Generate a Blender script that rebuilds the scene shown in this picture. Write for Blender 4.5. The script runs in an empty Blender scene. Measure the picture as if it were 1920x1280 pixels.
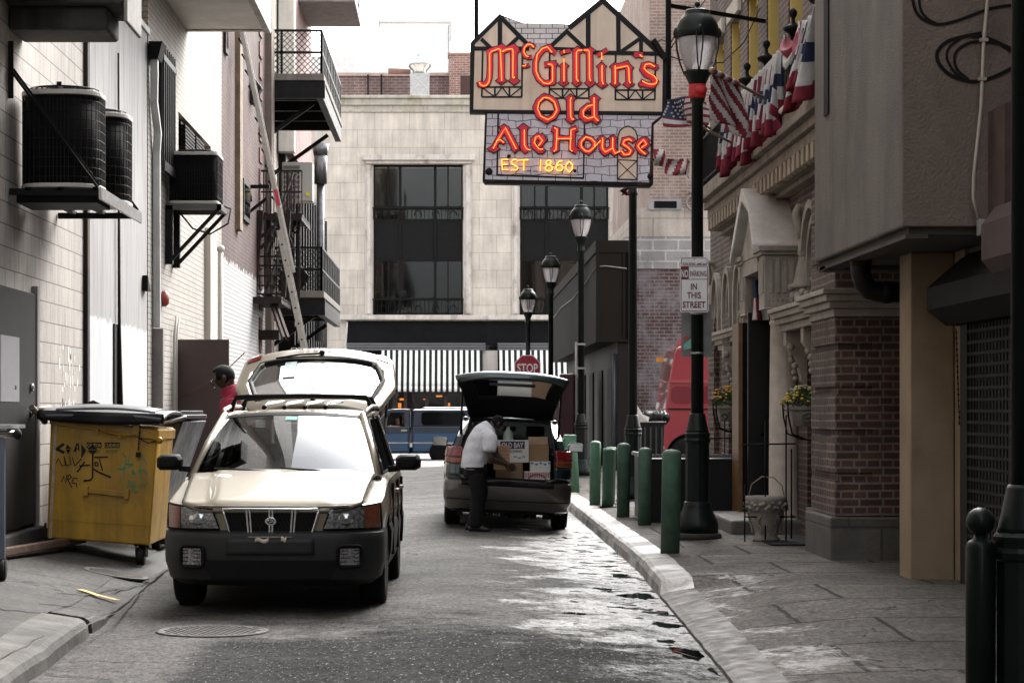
import bpy, bmesh, math, random
from mathutils import Vector, Matrix
random.seed(11)
sc = bpy.context.scene
COL = sc.collection
R = math.radians
# ---------------------------------------------------------------- camera
F, VX, VY, H = 4000.0, 847.0, 769.0, 1.57     # focal length in picture units, street vanishing point, eye height
cd = bpy.data.cameras.new('camera'); cam = bpy.data.objects.new('camera', cd); COL.objects.link(cam)
cam.location = (0, 0, H); cam.rotation_euler = (R(90), 0, 0)
cd.sensor_width = 36; cd.lens = F / 1920 * 36
cd.shift_x = (960 - VX) / 1920; cd.shift_y = (VY - 640) / 1920
cd.clip_start = 0.1; cd.clip_end = 3000
cd.dof.use_dof = True; cd.dof.focus_distance = 20.0; cd.dof.aperture_fstop = 13.0
sc.camera = cam
# ---------------------------------------------------------------- sky, sun, exposure
SUN_EL, SUN_AZ = R(42), R(24)                  # azimuth clockwise from +Y (down the street)
w = bpy.data.worlds.new('World'); sc.world = w; w.use_nodes = True
wt = w.node_tree; bg = wt.nodes['Background']
sky = wt.nodes.new('ShaderNodeTexSky'); sky.sky_type = 'NISHITA'; sky.sun_disc = False
sky.sun_elevation = SUN_EL; sky.sun_rotation = SUN_AZ; sky.dust_density = 4.0; sky.ozone_density = 0.3; sky.air_density = 1.0
hs = wt.nodes.new('ShaderNodeHueSaturation'); hs.inputs['Saturation'].default_value = 0.16
wt.links.new(sky.outputs[0], hs.inputs['Color']); wt.links.new(hs.outputs[0], bg.inputs[0])
bg.inputs[1].default_value = 0.15
sl = bpy.data.lights.new('sun', 'SUN'); sun = bpy.data.objects.new('sun', sl); COL.objects.link(sun)
sl.energy = 0.7; sl.angle = R(42); sl.color = (1, 0.965, 0.91)
_sd = Vector((math.sin(SUN_AZ) * math.cos(SUN_EL), math.cos(SUN_AZ) * math.cos(SUN_EL), math.sin(SUN_EL)))
sun.rotation_euler = _sd.to_track_quat('Z', 'Y').to_euler()
sc.view_settings.view_transform = 'Standard'; sc.view_settings.look = 'None'
sc.view_settings.exposure = 2.45; sc.view_settings.gamma = 1.0
sc.render.engine = 'CYCLES'
sc.cycles.use_denoising = True
sc.cycles.max_bounces = 7; sc.cycles.diffuse_bounces = 3; sc.cycles.glossy_bounces = 3
sc.cycles.transmission_bounces = 4; sc.cycles.transparent_max_bounces = 8
sc.cycles.caustics_reflective = False; sc.cycles.caustics_refractive = False
# ---------------------------------------------------------------- helpers
def P(px, py, d): return Vector(((px - VX) * d / F, d, H - (py - VY) * d / F))
def DX(px, X): return X * F / (px - VX)        # depth at which the plane x = X shows at column px
ROOT = {}                                      # thing -> its matrix
class MB:
    """collects shapes for one mesh"""
    def __init__(s): s.v = []; s.f = []; s.mi = []; s.sm = []; s.T = None
    def add(s, vs, fs, mi=0, sm=False):
        b = len(s.v)
        for p in vs:
            p = Vector(p); s.v.append(s.T @ p if s.T else p)
        for i, f in enumerate(fs):
            s.f.append([b + k for k in f]); s.mi.append(mi[i] if isinstance(mi, list) else mi); s.sm.append(sm)
        return s
    def box(s, x0, x1, y0, y1, z0, z1, mi=0):
        return s.add([(x0,y0,z0),(x1,y0,z0),(x1,y1,z0),(x0,y1,z0),(x0,y0,z1),(x1,y0,z1),(x1,y1,z1),(x0,y1,z1)],
                     [(0,3,2,1),(4,5,6,7),(0,1,5,4),(1,2,6,5),(2,3,7,6),(3,0,4,7)], mi)
    def bar(s, a, b, w, h=None, mi=0, up=(0,0,1)):
        a, b = Vector(a), Vector(b); h = h or w; t = (b - a).normalized(); u = Vector(up)
        if abs(t.dot(u)) > .98: u = Vector((0, 1, 0))
        sx = t.cross(u).normalized(); sz = sx.cross(t).normalized()
        vs = [p + sx * i * w / 2 + sz * j * h / 2 for p in (a, b) for i, j in ((-1,-1),(1,-1),(1,1),(-1,1))]
        return s.add(vs, [(3,2,1,0),(4,5,6,7),(0,1,5,4),(1,2,6,5),(2,3,7,6),(3,0,4,7)], mi)
    def tube(s, pts, r, n=8, mi=0, closed=False, sm=True):
        pts = [Vector(p) for p in pts]; m = len(pts); rr = r if isinstance(r, (list, tuple)) else [r] * m
        vs = []; t0 = None
        for i, p in enumerate(pts):
            a = pts[(i - 1) % m] if (closed or i > 0) else p; b = pts[(i + 1) % m] if (closed or i < m - 1) else p
            t = (b - a).normalized()
            if t0 is None:
                u = Vector((0,0,1)) if abs(t.z) < .9 else Vector((1,0,0)); n1 = t.cross(u).normalized()
            else:
                n1 = (n1 - t * n1.dot(t)).normalized()
            t0 = t; n2 = t.cross(n1)
            vs += [p + (n1 * math.cos(2*math.pi*k/n) + n2 * math.sin(2*math.pi*k/n)) * rr[i] for k in range(n)]
        fs = []
        for i in range(m if closed else m - 1):
            j = (i + 1) % m
            fs += [(i*n+k, i*n+(k+1) % n, j*n+(k+1) % n, j*n+k) for k in range(n)]
        s.add(vs, fs, mi, sm)
        if not closed:
            b = len(s.v) - m * n
            s.f.append([b + k for k in reversed(range(n))]); s.f.append([b + (m-1)*n + k for k in range(n)]); s.mi += [mi, mi]; s.sm += [False, False]
        return s
    def cyl(s, a, b, r, n=14, mi=0): return s.tube([a, b], r, n, mi)
    def lathe(s, prof, c=(0,0,0), n=24, mi=0, ax='z', sm=True):
        c = Vector(c); vs = []
        for r, z in prof:
            for k in range(n):
                t = 2*math.pi*k/n; x, y = r*math.cos(t), r*math.sin(t)
                vs.append(c + (Vector((x,y,z)) if ax == 'z' else Vector((z,x,y)) if ax == 'x' else Vector((y,z,x))))
        fs = []
        for i in range(len(prof)-1):
            fs += [(i*n+k, i*n+(k+1) % n, (i+1)*n+(k+1) % n, (i+1)*n+k) for k in range(n)]
        s.add(vs, fs, mi, sm)
        b = len(s.v) - len(vs)
        if prof[0][0] > 1e-4: s.f.append([b+k for k in reversed(range(n))]); s.mi.append(mi); s.sm.append(False)
        if prof[-1][0] > 1e-4: s.f.append([b+(len(prof)-1)*n+k for k in range(n)]); s.mi.append(mi); s.sm.append(False)
        return s
    def ball(s, c, r, n=10, m=7, mi=0, sc3=(1,1,1)):
        c = Vector(c); vs = []; fs = []
        for i in range(m+1):
            a = math.pi*i/m
            for k in range(n):
                t = 2*math.pi*k/n
                vs.append(c + Vector((r*sc3[0]*math.sin(a)*math.cos(t), r*sc3[1]*math.sin(a)*math.sin(t), r*sc3[2]*math.cos(a))))
        for i in range(m): fs += [(i*n+k, (i+1)*n+k, (i+1)*n+(k+1) % n, i*n+(k+1) % n) for k in range(n)]
        return s.add(vs, fs, mi, True)
    def prism(s, poly, a0, a1, ax='y', mi=0):
        """polygon in the two other axes, extruded along ax: y->(x,z) x->(y,z) z->(x,y)"""
        n = len(poly)
        f = {'y': lambda p, a: (p[0], a, p[1]), 'x': lambda p, a: (a, p[0], p[1]), 'z': lambda p, a: (p[0], p[1], a)}[ax]
        vs = [f(p, a0) for p in poly] + [f(p, a1) for p in poly]
        return s.add(vs, [tuple(range(n)), tuple(reversed(range(n, 2*n)))] + [(i, n+i, n+(i+1) % n, (i+1) % n) for i in range(n)], mi)
    def loft(s, rings, mi=0, sm=True, caps=True, closed=True):
        n = len(rings[0]); vs = [p for r in rings for p in r]; fs = []
        for i in range(len(rings)-1):
            for k in range(n if closed else n-1): fs.append((i*n+k, i*n+(k+1) % n, (i+1)*n+(k+1) % n, (i+1)*n+k))
        s.add(vs, fs, mi, sm)
        if caps:
            b = len(s.v) - len(vs)
            s.f.append([b+k for k in reversed(range(n))]); s.f.append([b+(len(rings)-1)*n+k for k in range(n)]); s.mi += [mi, mi]; s.sm += [False, False]
        return s
    def grid(s, fn, nu, nv, mi=0, sm=True):
        """fn(u,v) with u,v in 0..1; mi may be a function of (u,v)"""
        vs = [fn(i/nu, j/nv) for i in range(nu+1) for j in range(nv+1)]; fs = []; ms = []
        for i in range(nu):
            for j in range(nv):
                fs.append((i*(nv+1)+j, (i+1)*(nv+1)+j, (i+1)*(nv+1)+j+1, i*(nv+1)+j+1))
                ms.append(mi((i+.5)/nu, (j+.5)/nv) if callable(mi) else mi)
        return s.add(vs, fs, ms, sm)
    def ribbon(s, pts, wd, fn, t=.01, mi=0):
        """flat stroke of width wd along 2-D points, placed by fn(x,y,h): a mitred slab t thick"""
        n = len(pts); L = []; Rr = []
        for i, p in enumerate(pts):
            a = pts[max(i-1, 0)]; b = pts[min(i+1, n-1)]
            d1 = Vector((p[0]-a[0], p[1]-a[1])) if i > 0 else Vector((b[0]-p[0], b[1]-p[1]))
            d2 = Vector((b[0]-p[0], b[1]-p[1])) if i < n-1 else d1
            d1.normalize(); d2.normalize(); d = (d1 + d2)
            d = d.normalized() if d.length > .1 else d1
            nn = Vector((-d.y, d.x)); k = wd/2/max(.55, nn.dot(Vector((-d1.y, d1.x))))
            L.append((p[0]+nn.x*k, p[1]+nn.y*k)); Rr.append((p[0]-nn.x*k, p[1]-nn.y*k))
        for i in range(n-1):
            q = [L[i], L[i+1], Rr[i+1], Rr[i]]
            vs = [fn(x, y, 0) for x, y in q] + [fn(x, y, t) for x, y in q]
            s.add(vs, [(0,1,2,3),(7,6,5,4),(0,4,5,1),(2,6,7,3),(1,5,6,2),(3,7,4,0)], mi)
        return s
    def build(s, name, mats, parent=None, bevel=0, solid=0, sub=0, local=False, seg=2):
        me = bpy.data.meshes.new(name)
        root = parent
        while root is not None and root.parent is not None: root = root.parent
        vs = s.v
        if root is not None and not local and root.name in ROOT:
            inv = ROOT[root.name].inverted(); vs = [inv @ p for p in vs]
        me.from_pydata([tuple(p) for p in vs], [], s.f)
        mats = mats if isinstance(mats, (list, tuple)) else [mats]
        for m in mats: me.materials.append(m)
        me.polygons.foreach_set('material_index', s.mi); me.polygons.foreach_set('use_smooth', s.sm)
        bm = bmesh.new(); bm.from_mesh(me); bmesh.ops.recalc_face_normals(bm, faces=bm.faces); bm.to_mesh(me); bm.free()
        me.update()
        o = bpy.data.objects.new(name, me); COL.objects.link(o)
        if parent is not None: o.parent = parent
        if solid:
            m = o.modifiers.new('solid', 'SOLIDIFY'); m.thickness = solid; m.offset = -1
        if bevel:
            m = o.modifiers.new('bevel', 'BEVEL'); m.width = bevel; m.segments = seg; m.limit_method = 'ANGLE'; m.angle_limit = R(35)
        if sub:
            m = o.modifiers.new('sub', 'SUBSURF'); m.levels = sub; m.render_levels = sub
        return o
def thing(name, label, cat, loc=(0,0,0), rotz=0, group=None, roll=0):
    o = bpy.data.objects.new(name, None); COL.objects.link(o)
    o.location = loc; o.rotation_euler = (0, roll, rotz); o.empty_display_size = .2
    o['label'] = label; o['category'] = cat
    if group: o['group'] = group
    ROOT[o.name] = Matrix.Translation(Vector(loc)) @ Matrix.Rotation(rotz, 4, 'Z') @ Matrix.Rotation(roll, 4, 'Y')
    return o
def tag(o, label, cat, group=None):
    o['label'] = label; o['category'] = cat
    if group: o['group'] = group
    return o
def struct(o, kind='structure'): o['kind'] = kind; return o
def dup(root, loc, rotz=None, label=None):
    r = root.copy(); COL.objects.link(r); r.location = loc
    if rotz is not None: r.rotation_euler = (0, 0, rotz)
    if label: r['label'] = label
    for ch in list(root.children):
        c = ch.copy(); COL.objects.link(c); c.parent = r
        for g in list(ch.children):
            d = g.copy(); COL.objects.link(d); d.parent = c
    return r
def text_obj(name, body, size, mat, parent, mtx, ext=.002, align='CENTER', sx=1.0, bold=0.0, fit=None):
    """lettering as a real mesh; mtx places it (text runs along local x, up along local y)"""
    cu = bpy.data.curves.new(name, 'FONT'); cu.body = body; cu.size = size; cu.align_x = align; cu.align_y = 'CENTER'
    cu.extrude = ext; cu.offset = bold; cu.resolution_u = 3
    t = bpy.data.objects.new(name, cu); COL.objects.link(t)
    dg = bpy.context.evaluated_depsgraph_get(); dg.update()
    me = bpy.data.meshes.new_from_object(t.evaluated_get(dg))
    bpy.data.objects.remove(t)
    if fit:
        xs_ = [v.co.x for v in me.vertices]; ys_ = [v.co.y for v in me.vertices]; kx, ky = fit[0]/(max(xs_)-min(xs_)), fit[1]/(max(ys_)-min(ys_)); cx_, cy_ = (max(xs_)+min(xs_))/2, (max(ys_)+min(ys_))/2
        for v in me.vertices: v.co.x = (v.co.x-cx_)*kx; v.co.y = (v.co.y-cy_)*ky
    m2 = Matrix(mtx) @ Matrix.Diagonal((sx, 1, 1, 1))
    root = parent
    while root is not None and root.parent is not None: root = root.parent
    if root is not None and root.name in ROOT: m2 = ROOT[root.name].inverted() @ m2
    me.transform(m2)
    me.materials.clear(); me.materials.append(mat)
    o = bpy.data.objects.new(name, me); COL.objects.link(o); o.parent = parent
    return o
def face_cam(p, rz=0): return Matrix.Translation(Vector(p)) @ Matrix.Rotation(rz, 4, 'Z') @ Matrix.Rotation(R(90), 4, 'X')
# ---------------------------------------------------------------- materials
def nd(nt, t, **kw):
    n = nt.nodes.new(t)
    for k, v in kw.items():
        if hasattr(n, k): setattr(n, k, v)
        else: n.inputs[k.replace('_', ' ')].default_value = v
    return n
def base(name):
    m = bpy.data.materials.new(name); m.use_nodes = True
    return m, m.node_tree, m.node_tree.nodes['Principled BSDF']
def rng(nt, src, a, b, lo, hi):
    n = nd(nt, 'ShaderNodeMapRange'); n.inputs[1].default_value = a; n.inputs[2].default_value = b; n.inputs[3].default_value = lo; n.inputs[4].default_value = hi
    nt.links.new(src, n.inputs[0]); return n.outputs[0]
def mul(nt, a, b):
    n = nd(nt, 'ShaderNodeMath', operation='MULTIPLY'); nt.links.new(a, n.inputs[0])
    if isinstance(b, (int, float)): n.inputs[1].default_value = b
    else: nt.links.new(b, n.inputs[1])
    return n.outputs[0]
def math2(nt, op, a, b):
    n = nd(nt, 'ShaderNodeMath', operation=op)
    for i, q in enumerate((a, b)):
        if isinstance(q, (int, float)): n.inputs[i].default_value = q
        else: nt.links.new(q, n.inputs[i])
    return n.outputs[0]
def mixc(nt, fac, a, b):
    n = nd(nt, 'ShaderNodeMix', data_type='RGBA')
    for sock, q in ((n.inputs[0], fac), (n.inputs[6], a), (n.inputs[7], b)):
        if isinstance(q, (int, float)): sock.default_value = q
        elif isinstance(q, tuple): sock.default_value = (*q[:3], 1)
        else: nt.links.new(q, sock)
    return n.outputs[2]
def scalec(nt, col, fac):
    n = nd(nt, 'ShaderNodeVectorMath', operation='SCALE')
    if isinstance(col, tuple): n.inputs[0].default_value = col[:3]
    else: nt.links.new(col, n.inputs[0])
    nt.links.new(fac, n.inputs['Scale']); return n.outputs[0]
def noise(nt, vec, scale, detail=5, rough=.55):
    n = nd(nt, 'ShaderNodeTexNoise'); n.inputs['Scale'].default_value = scale; n.inputs['Detail'].default_value = detail; n.inputs['Roughness'].default_value = rough
    nt.links.new(vec, n.inputs['Vector']); return n.outputs[0]
def mapped(nt, vec, s):
    n = nd(nt, 'ShaderNodeMapping'); n.inputs['Scale'].default_value = s; nt.links.new(vec, n.inputs[0]); return n.outputs[0]
def objco(nt): return nd(nt, 'ShaderNodeTexCoord').outputs['Object']
def bump(nt, b, h, st, dist=.02):
    n = nd(nt, 'ShaderNodeBump'); n.inputs['Strength'].default_value = st; n.inputs['Distance'].default_value = dist
    nt.links.new(h, n.inputs['Height']); nt.links.new(n.outputs[0], b.inputs['Normal'])
def pm(name, col, rough=.6, metal=0.0, var=.15, vs=3.0, streak=0.0, bmp=0.0, bs=40, coat=0.0, stain=None, stv=.6, spec=.5, rv=.0, sk=5.0):
    if max(col) < .045: col = tuple(c*.42 for c in col); spec *= .55
    m, nt, b = base(name); oc = objco(nt)
    f = rng(nt, noise(nt, oc, vs), .3, .7, 1-var, 1+var)
    if streak:
        f = mul(nt, f, rng(nt, noise(nt, mapped(nt, oc, (sk, sk, sk*.07)), 1.6, 7, .62), .35, .7, 1.0, 1-streak))
    c = scalec(nt, col, f)
    if stain:
        c = mixc(nt, rng(nt, noise(nt, mapped(nt, oc, (1.3, 1.3, .8)), 1.1, 7, .65), stv-.1, stv+.12, 0, 1), c, stain)
    nt.links.new(c, b.inputs['Base Color'])
    b.inputs['Metallic'].default_value = metal; b.inputs['Specular IOR Level'].default_value = spec
    if rv: nt.links.new(rng(nt, noise(nt, oc, vs*2.3), .3, .7, rough-rv, rough+rv), b.inputs['Roughness'])
    else: b.inputs['Roughness'].default_value = rough
    if coat: b.inputs['Coat Weight'].default_value = coat; b.inputs['Coat Roughness'].default_value = .06
    if bmp: bump(nt, b, noise(nt, oc, bs, 4), bmp)
    return m
def wallco(nt):
    """(along the wall, height) whichever way the wall faces"""
    oc = objco(nt); sp = nd(nt, 'ShaderNodeSeparateXYZ'); nt.links.new(oc, sp.inputs[0])
    ge = nd(nt, 'ShaderNodeTexCoord'); sn = nd(nt, 'ShaderNodeSeparateXYZ'); nt.links.new(ge.outputs['Normal'], sn.inputs[0])
    ax = math2(nt, 'GREATER_THAN', math2(nt, 'ABSOLUTE', sn.outputs[0], 0.0), .6)
    mx = nd(nt, 'ShaderNodeMix', data_type='FLOAT'); nt.links.new(ax, mx.inputs[0]); nt.links.new(sp.outputs[0], mx.inputs[2]); nt.links.new(sp.outputs[1], mx.inputs[3])
    cb = nd(nt, 'ShaderNodeCombineXYZ'); nt.links.new(mx.outputs[0], cb.inputs[0]); nt.links.new(sp.outputs[2], cb.inputs[1])
    return cb.outputs[0], oc, sp
def brick(name, c1, c2, mortar, bw=.215, rh=.075, ms=.012, var=.25, streak=.0, bmp=.5, paint=None, rough=.85, wet=0, dist=.0, offs=.5, stain=None, stv=.58, sq=1.0):
    m, nt, b = base(name); vec, oc, sp = wallco(nt)
    if dist:
        nz = nd(nt, 'ShaderNodeTexNoise'); nz.inputs['Scale'].default_value = 4; nt.links.new(vec, nz.inputs['Vector'])
        ad = nd(nt, 'ShaderNodeVectorMath', operation='MULTIPLY_ADD'); nt.links.new(nz.outputs['Color'], ad.inputs[0]); ad.inputs[1].default_value = (dist, dist, 0); nt.links.new(vec, ad.inputs[2]); vec = ad.outputs[0]
    bt = nd(nt, 'ShaderNodeTexBrick'); bt.offset = offs; bt.squash = sq; bt.squash_frequency = 2
    for k, v in (('Color1', c1), ('Color2', c2), ('Mortar', mortar)): bt.inputs[k].default_value = (*v, 1)
    bt.inputs['Scale'].default_value = 1; bt.inputs['Mortar Size'].default_value = ms; bt.inputs['Brick Width'].default_value = bw; bt.inputs['Row Height'].default_value = rh
    bt.inputs['Mortar Smooth'].default_value = .3; bt.inputs['Bias'].default_value = 0
    nt.links.new(vec, bt.inputs['Vector'])
    f = rng(nt, noise(nt, oc, 1.3, 6), .3, .7, 1-var, 1+var)
    f = mul(nt, f, rng(nt, noise(nt, oc, 30, 3), .3, .7, .9, 1.1))
    if streak: f = mul(nt, f, rng(nt, noise(nt, mapped(nt, oc, (4, 4, .3)), 1.5, 6), .35, .7, 1.0, 1-streak))
    c = scalec(nt, bt.outputs[0], f)
    if stain: c = mixc(nt, rng(nt, noise(nt, mapped(nt, oc, (1, 1, .7)), 1.4, 8, .7), stv-.06, stv+.08, 0, .85), c, stain)
    if paint:                                   # painted below a ragged line: (colour, height, softness)
        pc, ph, ps = paint[:3]
        ed = math2(nt, 'ADD', sp.outputs[2], mul(nt, noise(nt, mapped(nt, oc, (1, 1, 1)), 5, 5), ps))
        fac = rng(nt, ed, ph+ps*.5-.02, ph+ps*.5+.02, 1, 0)
        wear = rng(nt, noise(nt, oc, 9, 6, .7), .60, .68, 1, .35)
        pcol = scalec(nt, tuple(pc), rng(nt, bt.outputs[1], 0, 1, 1.0, .55)) if len(paint) < 4 else scalec(nt, tuple(pc), f)
        c = mixc(nt, mul(nt, fac, wear), c, pcol)
    nt.links.new(c, b.inputs['Base Color']); b.inputs['Roughness'].default_value = rough
    h = math2(nt, 'SUBTRACT', mul(nt, noise(nt, oc, 45, 3), .35), bt.outputs[1])
    bump(nt, b, h, bmp, .01)
    return m
def glass(name, tint=(.8,.85,.85), trans=.5, rough=.02, ior=1.5):
    """thin pane: part see-through, part mirror"""
    m, nt, b = base(name)
    out = nt.nodes['Material Output']; tr = nd(nt, 'ShaderNodeBsdfTransparent'); tr.inputs[0].default_value = (*[t*trans for t in tint], 1)
    gl = nd(nt, 'ShaderNodeBsdfGlossy'); gl.inputs['Roughness'].default_value = rough; gl.inputs[0].default_value = (.95, .97, 1, 1)
    fr = nd(nt, 'ShaderNodeFresnel'); fr.inputs[0].default_value = ior
    mx = nd(nt, 'ShaderNodeMixShader'); nt.links.new(fr.outputs[0], mx.inputs[0]); nt.links.new(tr.outputs[0], mx.inputs[1]); nt.links.new(gl.outputs[0], mx.inputs[2])
    nt.links.new(mx.outputs[0], out.inputs[0]); return m
def emit(name, col, st):
    m, nt, b = base(name); b.inputs['Base Color'].default_value = (*col, 1); b.inputs['Emission Color'].default_value = (*col, 1); b.inputs['Emission Strength'].default_value = st
    b.inputs['Roughness'].default_value = .4; return m
black_paint = pm('black_paint', (.012,.012,.013), .6, var=.3, vs=6, spec=.25)
black_rubber = pm('black_rubber', (.016,.016,.016), .75, var=.2, vs=20)
black_matte = pm('black_matte', (.008,.008,.008), .9, var=.2)
dark_steel = pm('dark_steel', (.022,.021,.021), .5, .5, var=.35, vs=7, rv=.12)
brown_steel = pm('brown_steel', (.035,.022,.019), .6, .2, var=.35, vs=5, stain=(.09,.035,.018), stv=.66)
galv = pm('galvanised_steel', (.33,.33,.33), .38, .9, var=.2, vs=9, rv=.12)
chrome = pm('chrome', (.75,.75,.76), .12, 1.0, var=.05)
alu = pm('aluminium', (.34,.32,.29), .45, .6, var=.15, vs=14)
green_lamp = pm('dark_green_enamel', (.012,.022,.018), .42, var=.3, vs=8, coat=.05, spec=.32, bmp=.08, bs=60, stain=(.04,.036,.03), stv=.70)
green_bollard = pm('green_bollard_paint', (.056,.118,.080), .6, var=.3, vs=6, bmp=.35, bs=55, stain=(.075,.05,.035), stv=.61)
white_paint = pm('white_paint', (.72,.71,.68), .55, var=.08, vs=5)
sign_white = pm('sign_sheet_white', (.74,.75,.75), .4, var=.05, vs=6)
sign_maroon = pm('sign_maroon', (.14,.012,.022), .45, var=.1)
plate_grey = pm('sign_back_grey', (.20,.20,.20), .5, .5, var=.2, vs=6)
window_dark = pm('dark_window_glass', (.010,.011,.013), .06, var=.3, vs=2, spec=.6)
red_flag = pm('red_cloth', (.17,.012,.026), .85, var=.25, vs=9)
white_flag = pm('white_cloth', (.45,.44,.43), .85, var=.2, vs=9)
navy_flag = pm('navy_cloth', (.012,.018,.05), .85, var=.25, vs=9)
# ================================================================ ground
def lerp_tab(tab, y):
    if y <= tab[0][0]: return tab[0][1]
    for (a, p), (b, q) in zip(tab, tab[1:]):
        if y <= b: return p + (q-p)*(y-a)/(b-a)
    return tab[-1][1]
def sstep(a, b, x):
    t = max(0, min(1, (x-a)/(b-a))); return t*t*(3-2*t)
LK = [(5,-2.40),(12.5,-2.46),(14.9,-2.54),(20.9,-2.80),(30,-2.87),(60,-2.9)]
RK = [(4,1.15),(10,1.45),(12.3,1.65),(18.4,1.81),(21.6,1.90),(60,1.93)]
def xl(y): return lerp_tab(LK, y)
def xr(y): return lerp_tab(RK, y)
def rz(x, y=20): return lerp_tab([(-3,0),(-.9,.0),(0,.045),(.7,.015),(2.1,-.06)], x)
def zlk(y): return .13 if y < 14.85 else .045
def zl(x, y):
    k = zlk(y) if y < 14.85 else .045 + .085*(1-sstep(14.8, 16.5, y))
    return k + max(0, min(1, (xl(y)-x)/(xl(y)+4.1)))*(.30-k)
def hkr(y): return .045 + (.155-.045)*sstep(18.35, 18.75, y)
def zr(x, y):
    zk = rz(xr(y)) + hkr(y); far = .04 + .11*sstep(11, 17, y)
    return zk + (far-zk)*max(0, min(1, (x-xr(y))/1.1))
# road material
m, nt, b = base('wet_asphalt'); oc = objco(nt); sp = nd(nt, 'ShaderNodeSeparateXYZ'); nt.links.new(oc, sp.inputs[0]); X, Y = sp.outputs[0], sp.outputs[1]
n_big = noise(nt, oc, .9, 7, .62); n_mid = noise(nt, oc, 4.5, 7, .65); n_fine = noise(nt, mapped(nt, oc, (1, .45, 1)), 25, 7, .8); n_grit = noise(nt, mapped(nt, oc, (1, .3, 1)), 42, 3, .75)
band = mul(nt, rng(nt, math2(nt, 'ADD', X, mul(nt, math2(nt, 'SUBTRACT', n_big, .5), 3.2)), .35, 1.35, 0, 1), rng(nt, Y, 27, 38, 1, .12))
band = mul(nt, band, rng(nt, Y, 12.5, 16.0, .55, 1))
wet = rng(nt, math2(nt, 'ADD', band, math2(nt, 'ADD', mul(nt, math2(nt, 'SUBTRACT', n_mid, .5), 1.25), mul(nt, math2(nt, 'SUBTRACT', n_fine, .5), .9))), .42, .98, 0, 1)
old = rng(nt, math2(nt, 'ADD', Y, math2(nt, 'ADD', mul(nt, math2(nt, 'SUBTRACT', n_mid, .5), 2.4), mul(nt, math2(nt, 'SUBTRACT', n_big, .5), 6.0))), 14.5, 16.0, 1, 0)      # darker coarse patch near the camera
old = mul(nt, old, rng(nt, math2(nt, 'ADD', X, mul(nt, n_mid, .8)), -1.35, -1.15, 0, 1))
dry = mixc(nt, old, (.072,.068,.065), (.026,.025,.025))
dry = scalec(nt, dry, mul(nt, rng(nt, n_big, .3, .7, .52, 1.35), rng(nt, n_mid, .3, .72, .70, 1.22)))
dry = scalec(nt, dry, rng(nt, n_fine, .36, .64, .55, 1.5))
dry = mixc(nt, mul(nt, rng(nt, n_grit, .60, .68, 0, .8), rng(nt, old, 0, 1, .4, 1)), dry, (.28,.28,.28))
crk = nd(nt, 'ShaderNodeTexVoronoi', feature='DISTANCE_TO_EDGE'); crk.inputs['Scale'].default_value = .42
wv = nd(nt, 'ShaderNodeVectorMath', operation='MULTIPLY_ADD'); nz = nd(nt, 'ShaderNodeTexNoise'); nz.inputs['Scale'].default_value = 2.2; nz.inputs['Detail'].default_value = 6; nt.links.new(oc, nz.inputs['Vector'])
nt.links.new(nz.outputs['Color'], wv.inputs[0]); wv.inputs[1].default_value = (.7,.7,0); nt.links.new(oc, wv.inputs[2]); nt.links.new(wv.outputs[0], crk.inputs['Vector'])
crack = rng(nt, crk.outputs[0], .004, .011, 1, 0)
dry = mixc(nt, mul(nt, crack, .5), dry, (.015,.014,.014))
nt.links.new(scalec(nt, dry, rng(nt, wet, 0, 1, 1, .42)), b.inputs['Base Color'])
pud = rng(nt, math2(nt, 'ADD', mul(nt, band, .5), mul(nt, n_mid, 1.0)), 1.03, 1.06, 0, 1)
nt.links.new(mul(nt, rng(nt, wet, 0, 1, .07, 1.35), rng(nt, n_fine, .38, .56, .15, 1.25)), b.inputs['Specular IOR Level'])
ro = math2(nt, 'ADD', mul(nt, rng(nt, old, 0, 1, .70, .9), rng(nt, wet, 0, 1, 1, 0)), mul(nt, wet, .40))
ro = mul(nt, math2(nt, 'ADD', ro, mul(nt, math2(nt, 'SUBTRACT', n_fine, .5), .25)), rng(nt, pud, 0, 1, 1, .06))
nt.links.new(ro, b.inputs['Roughness'])
hgt = math2(nt, 'ADD', mul(nt, n_fine, .55), math2(nt, 'ADD', mul(nt, n_grit, .8), mul(nt, crack, -.8)))
bump(nt, b, mul(nt, hgt, mul(nt, rng(nt, pud, 0, 1, 1, .0), rng(nt, wet, 0, 1, .8, 1.3))), .8, .012)
asphalt = m
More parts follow.
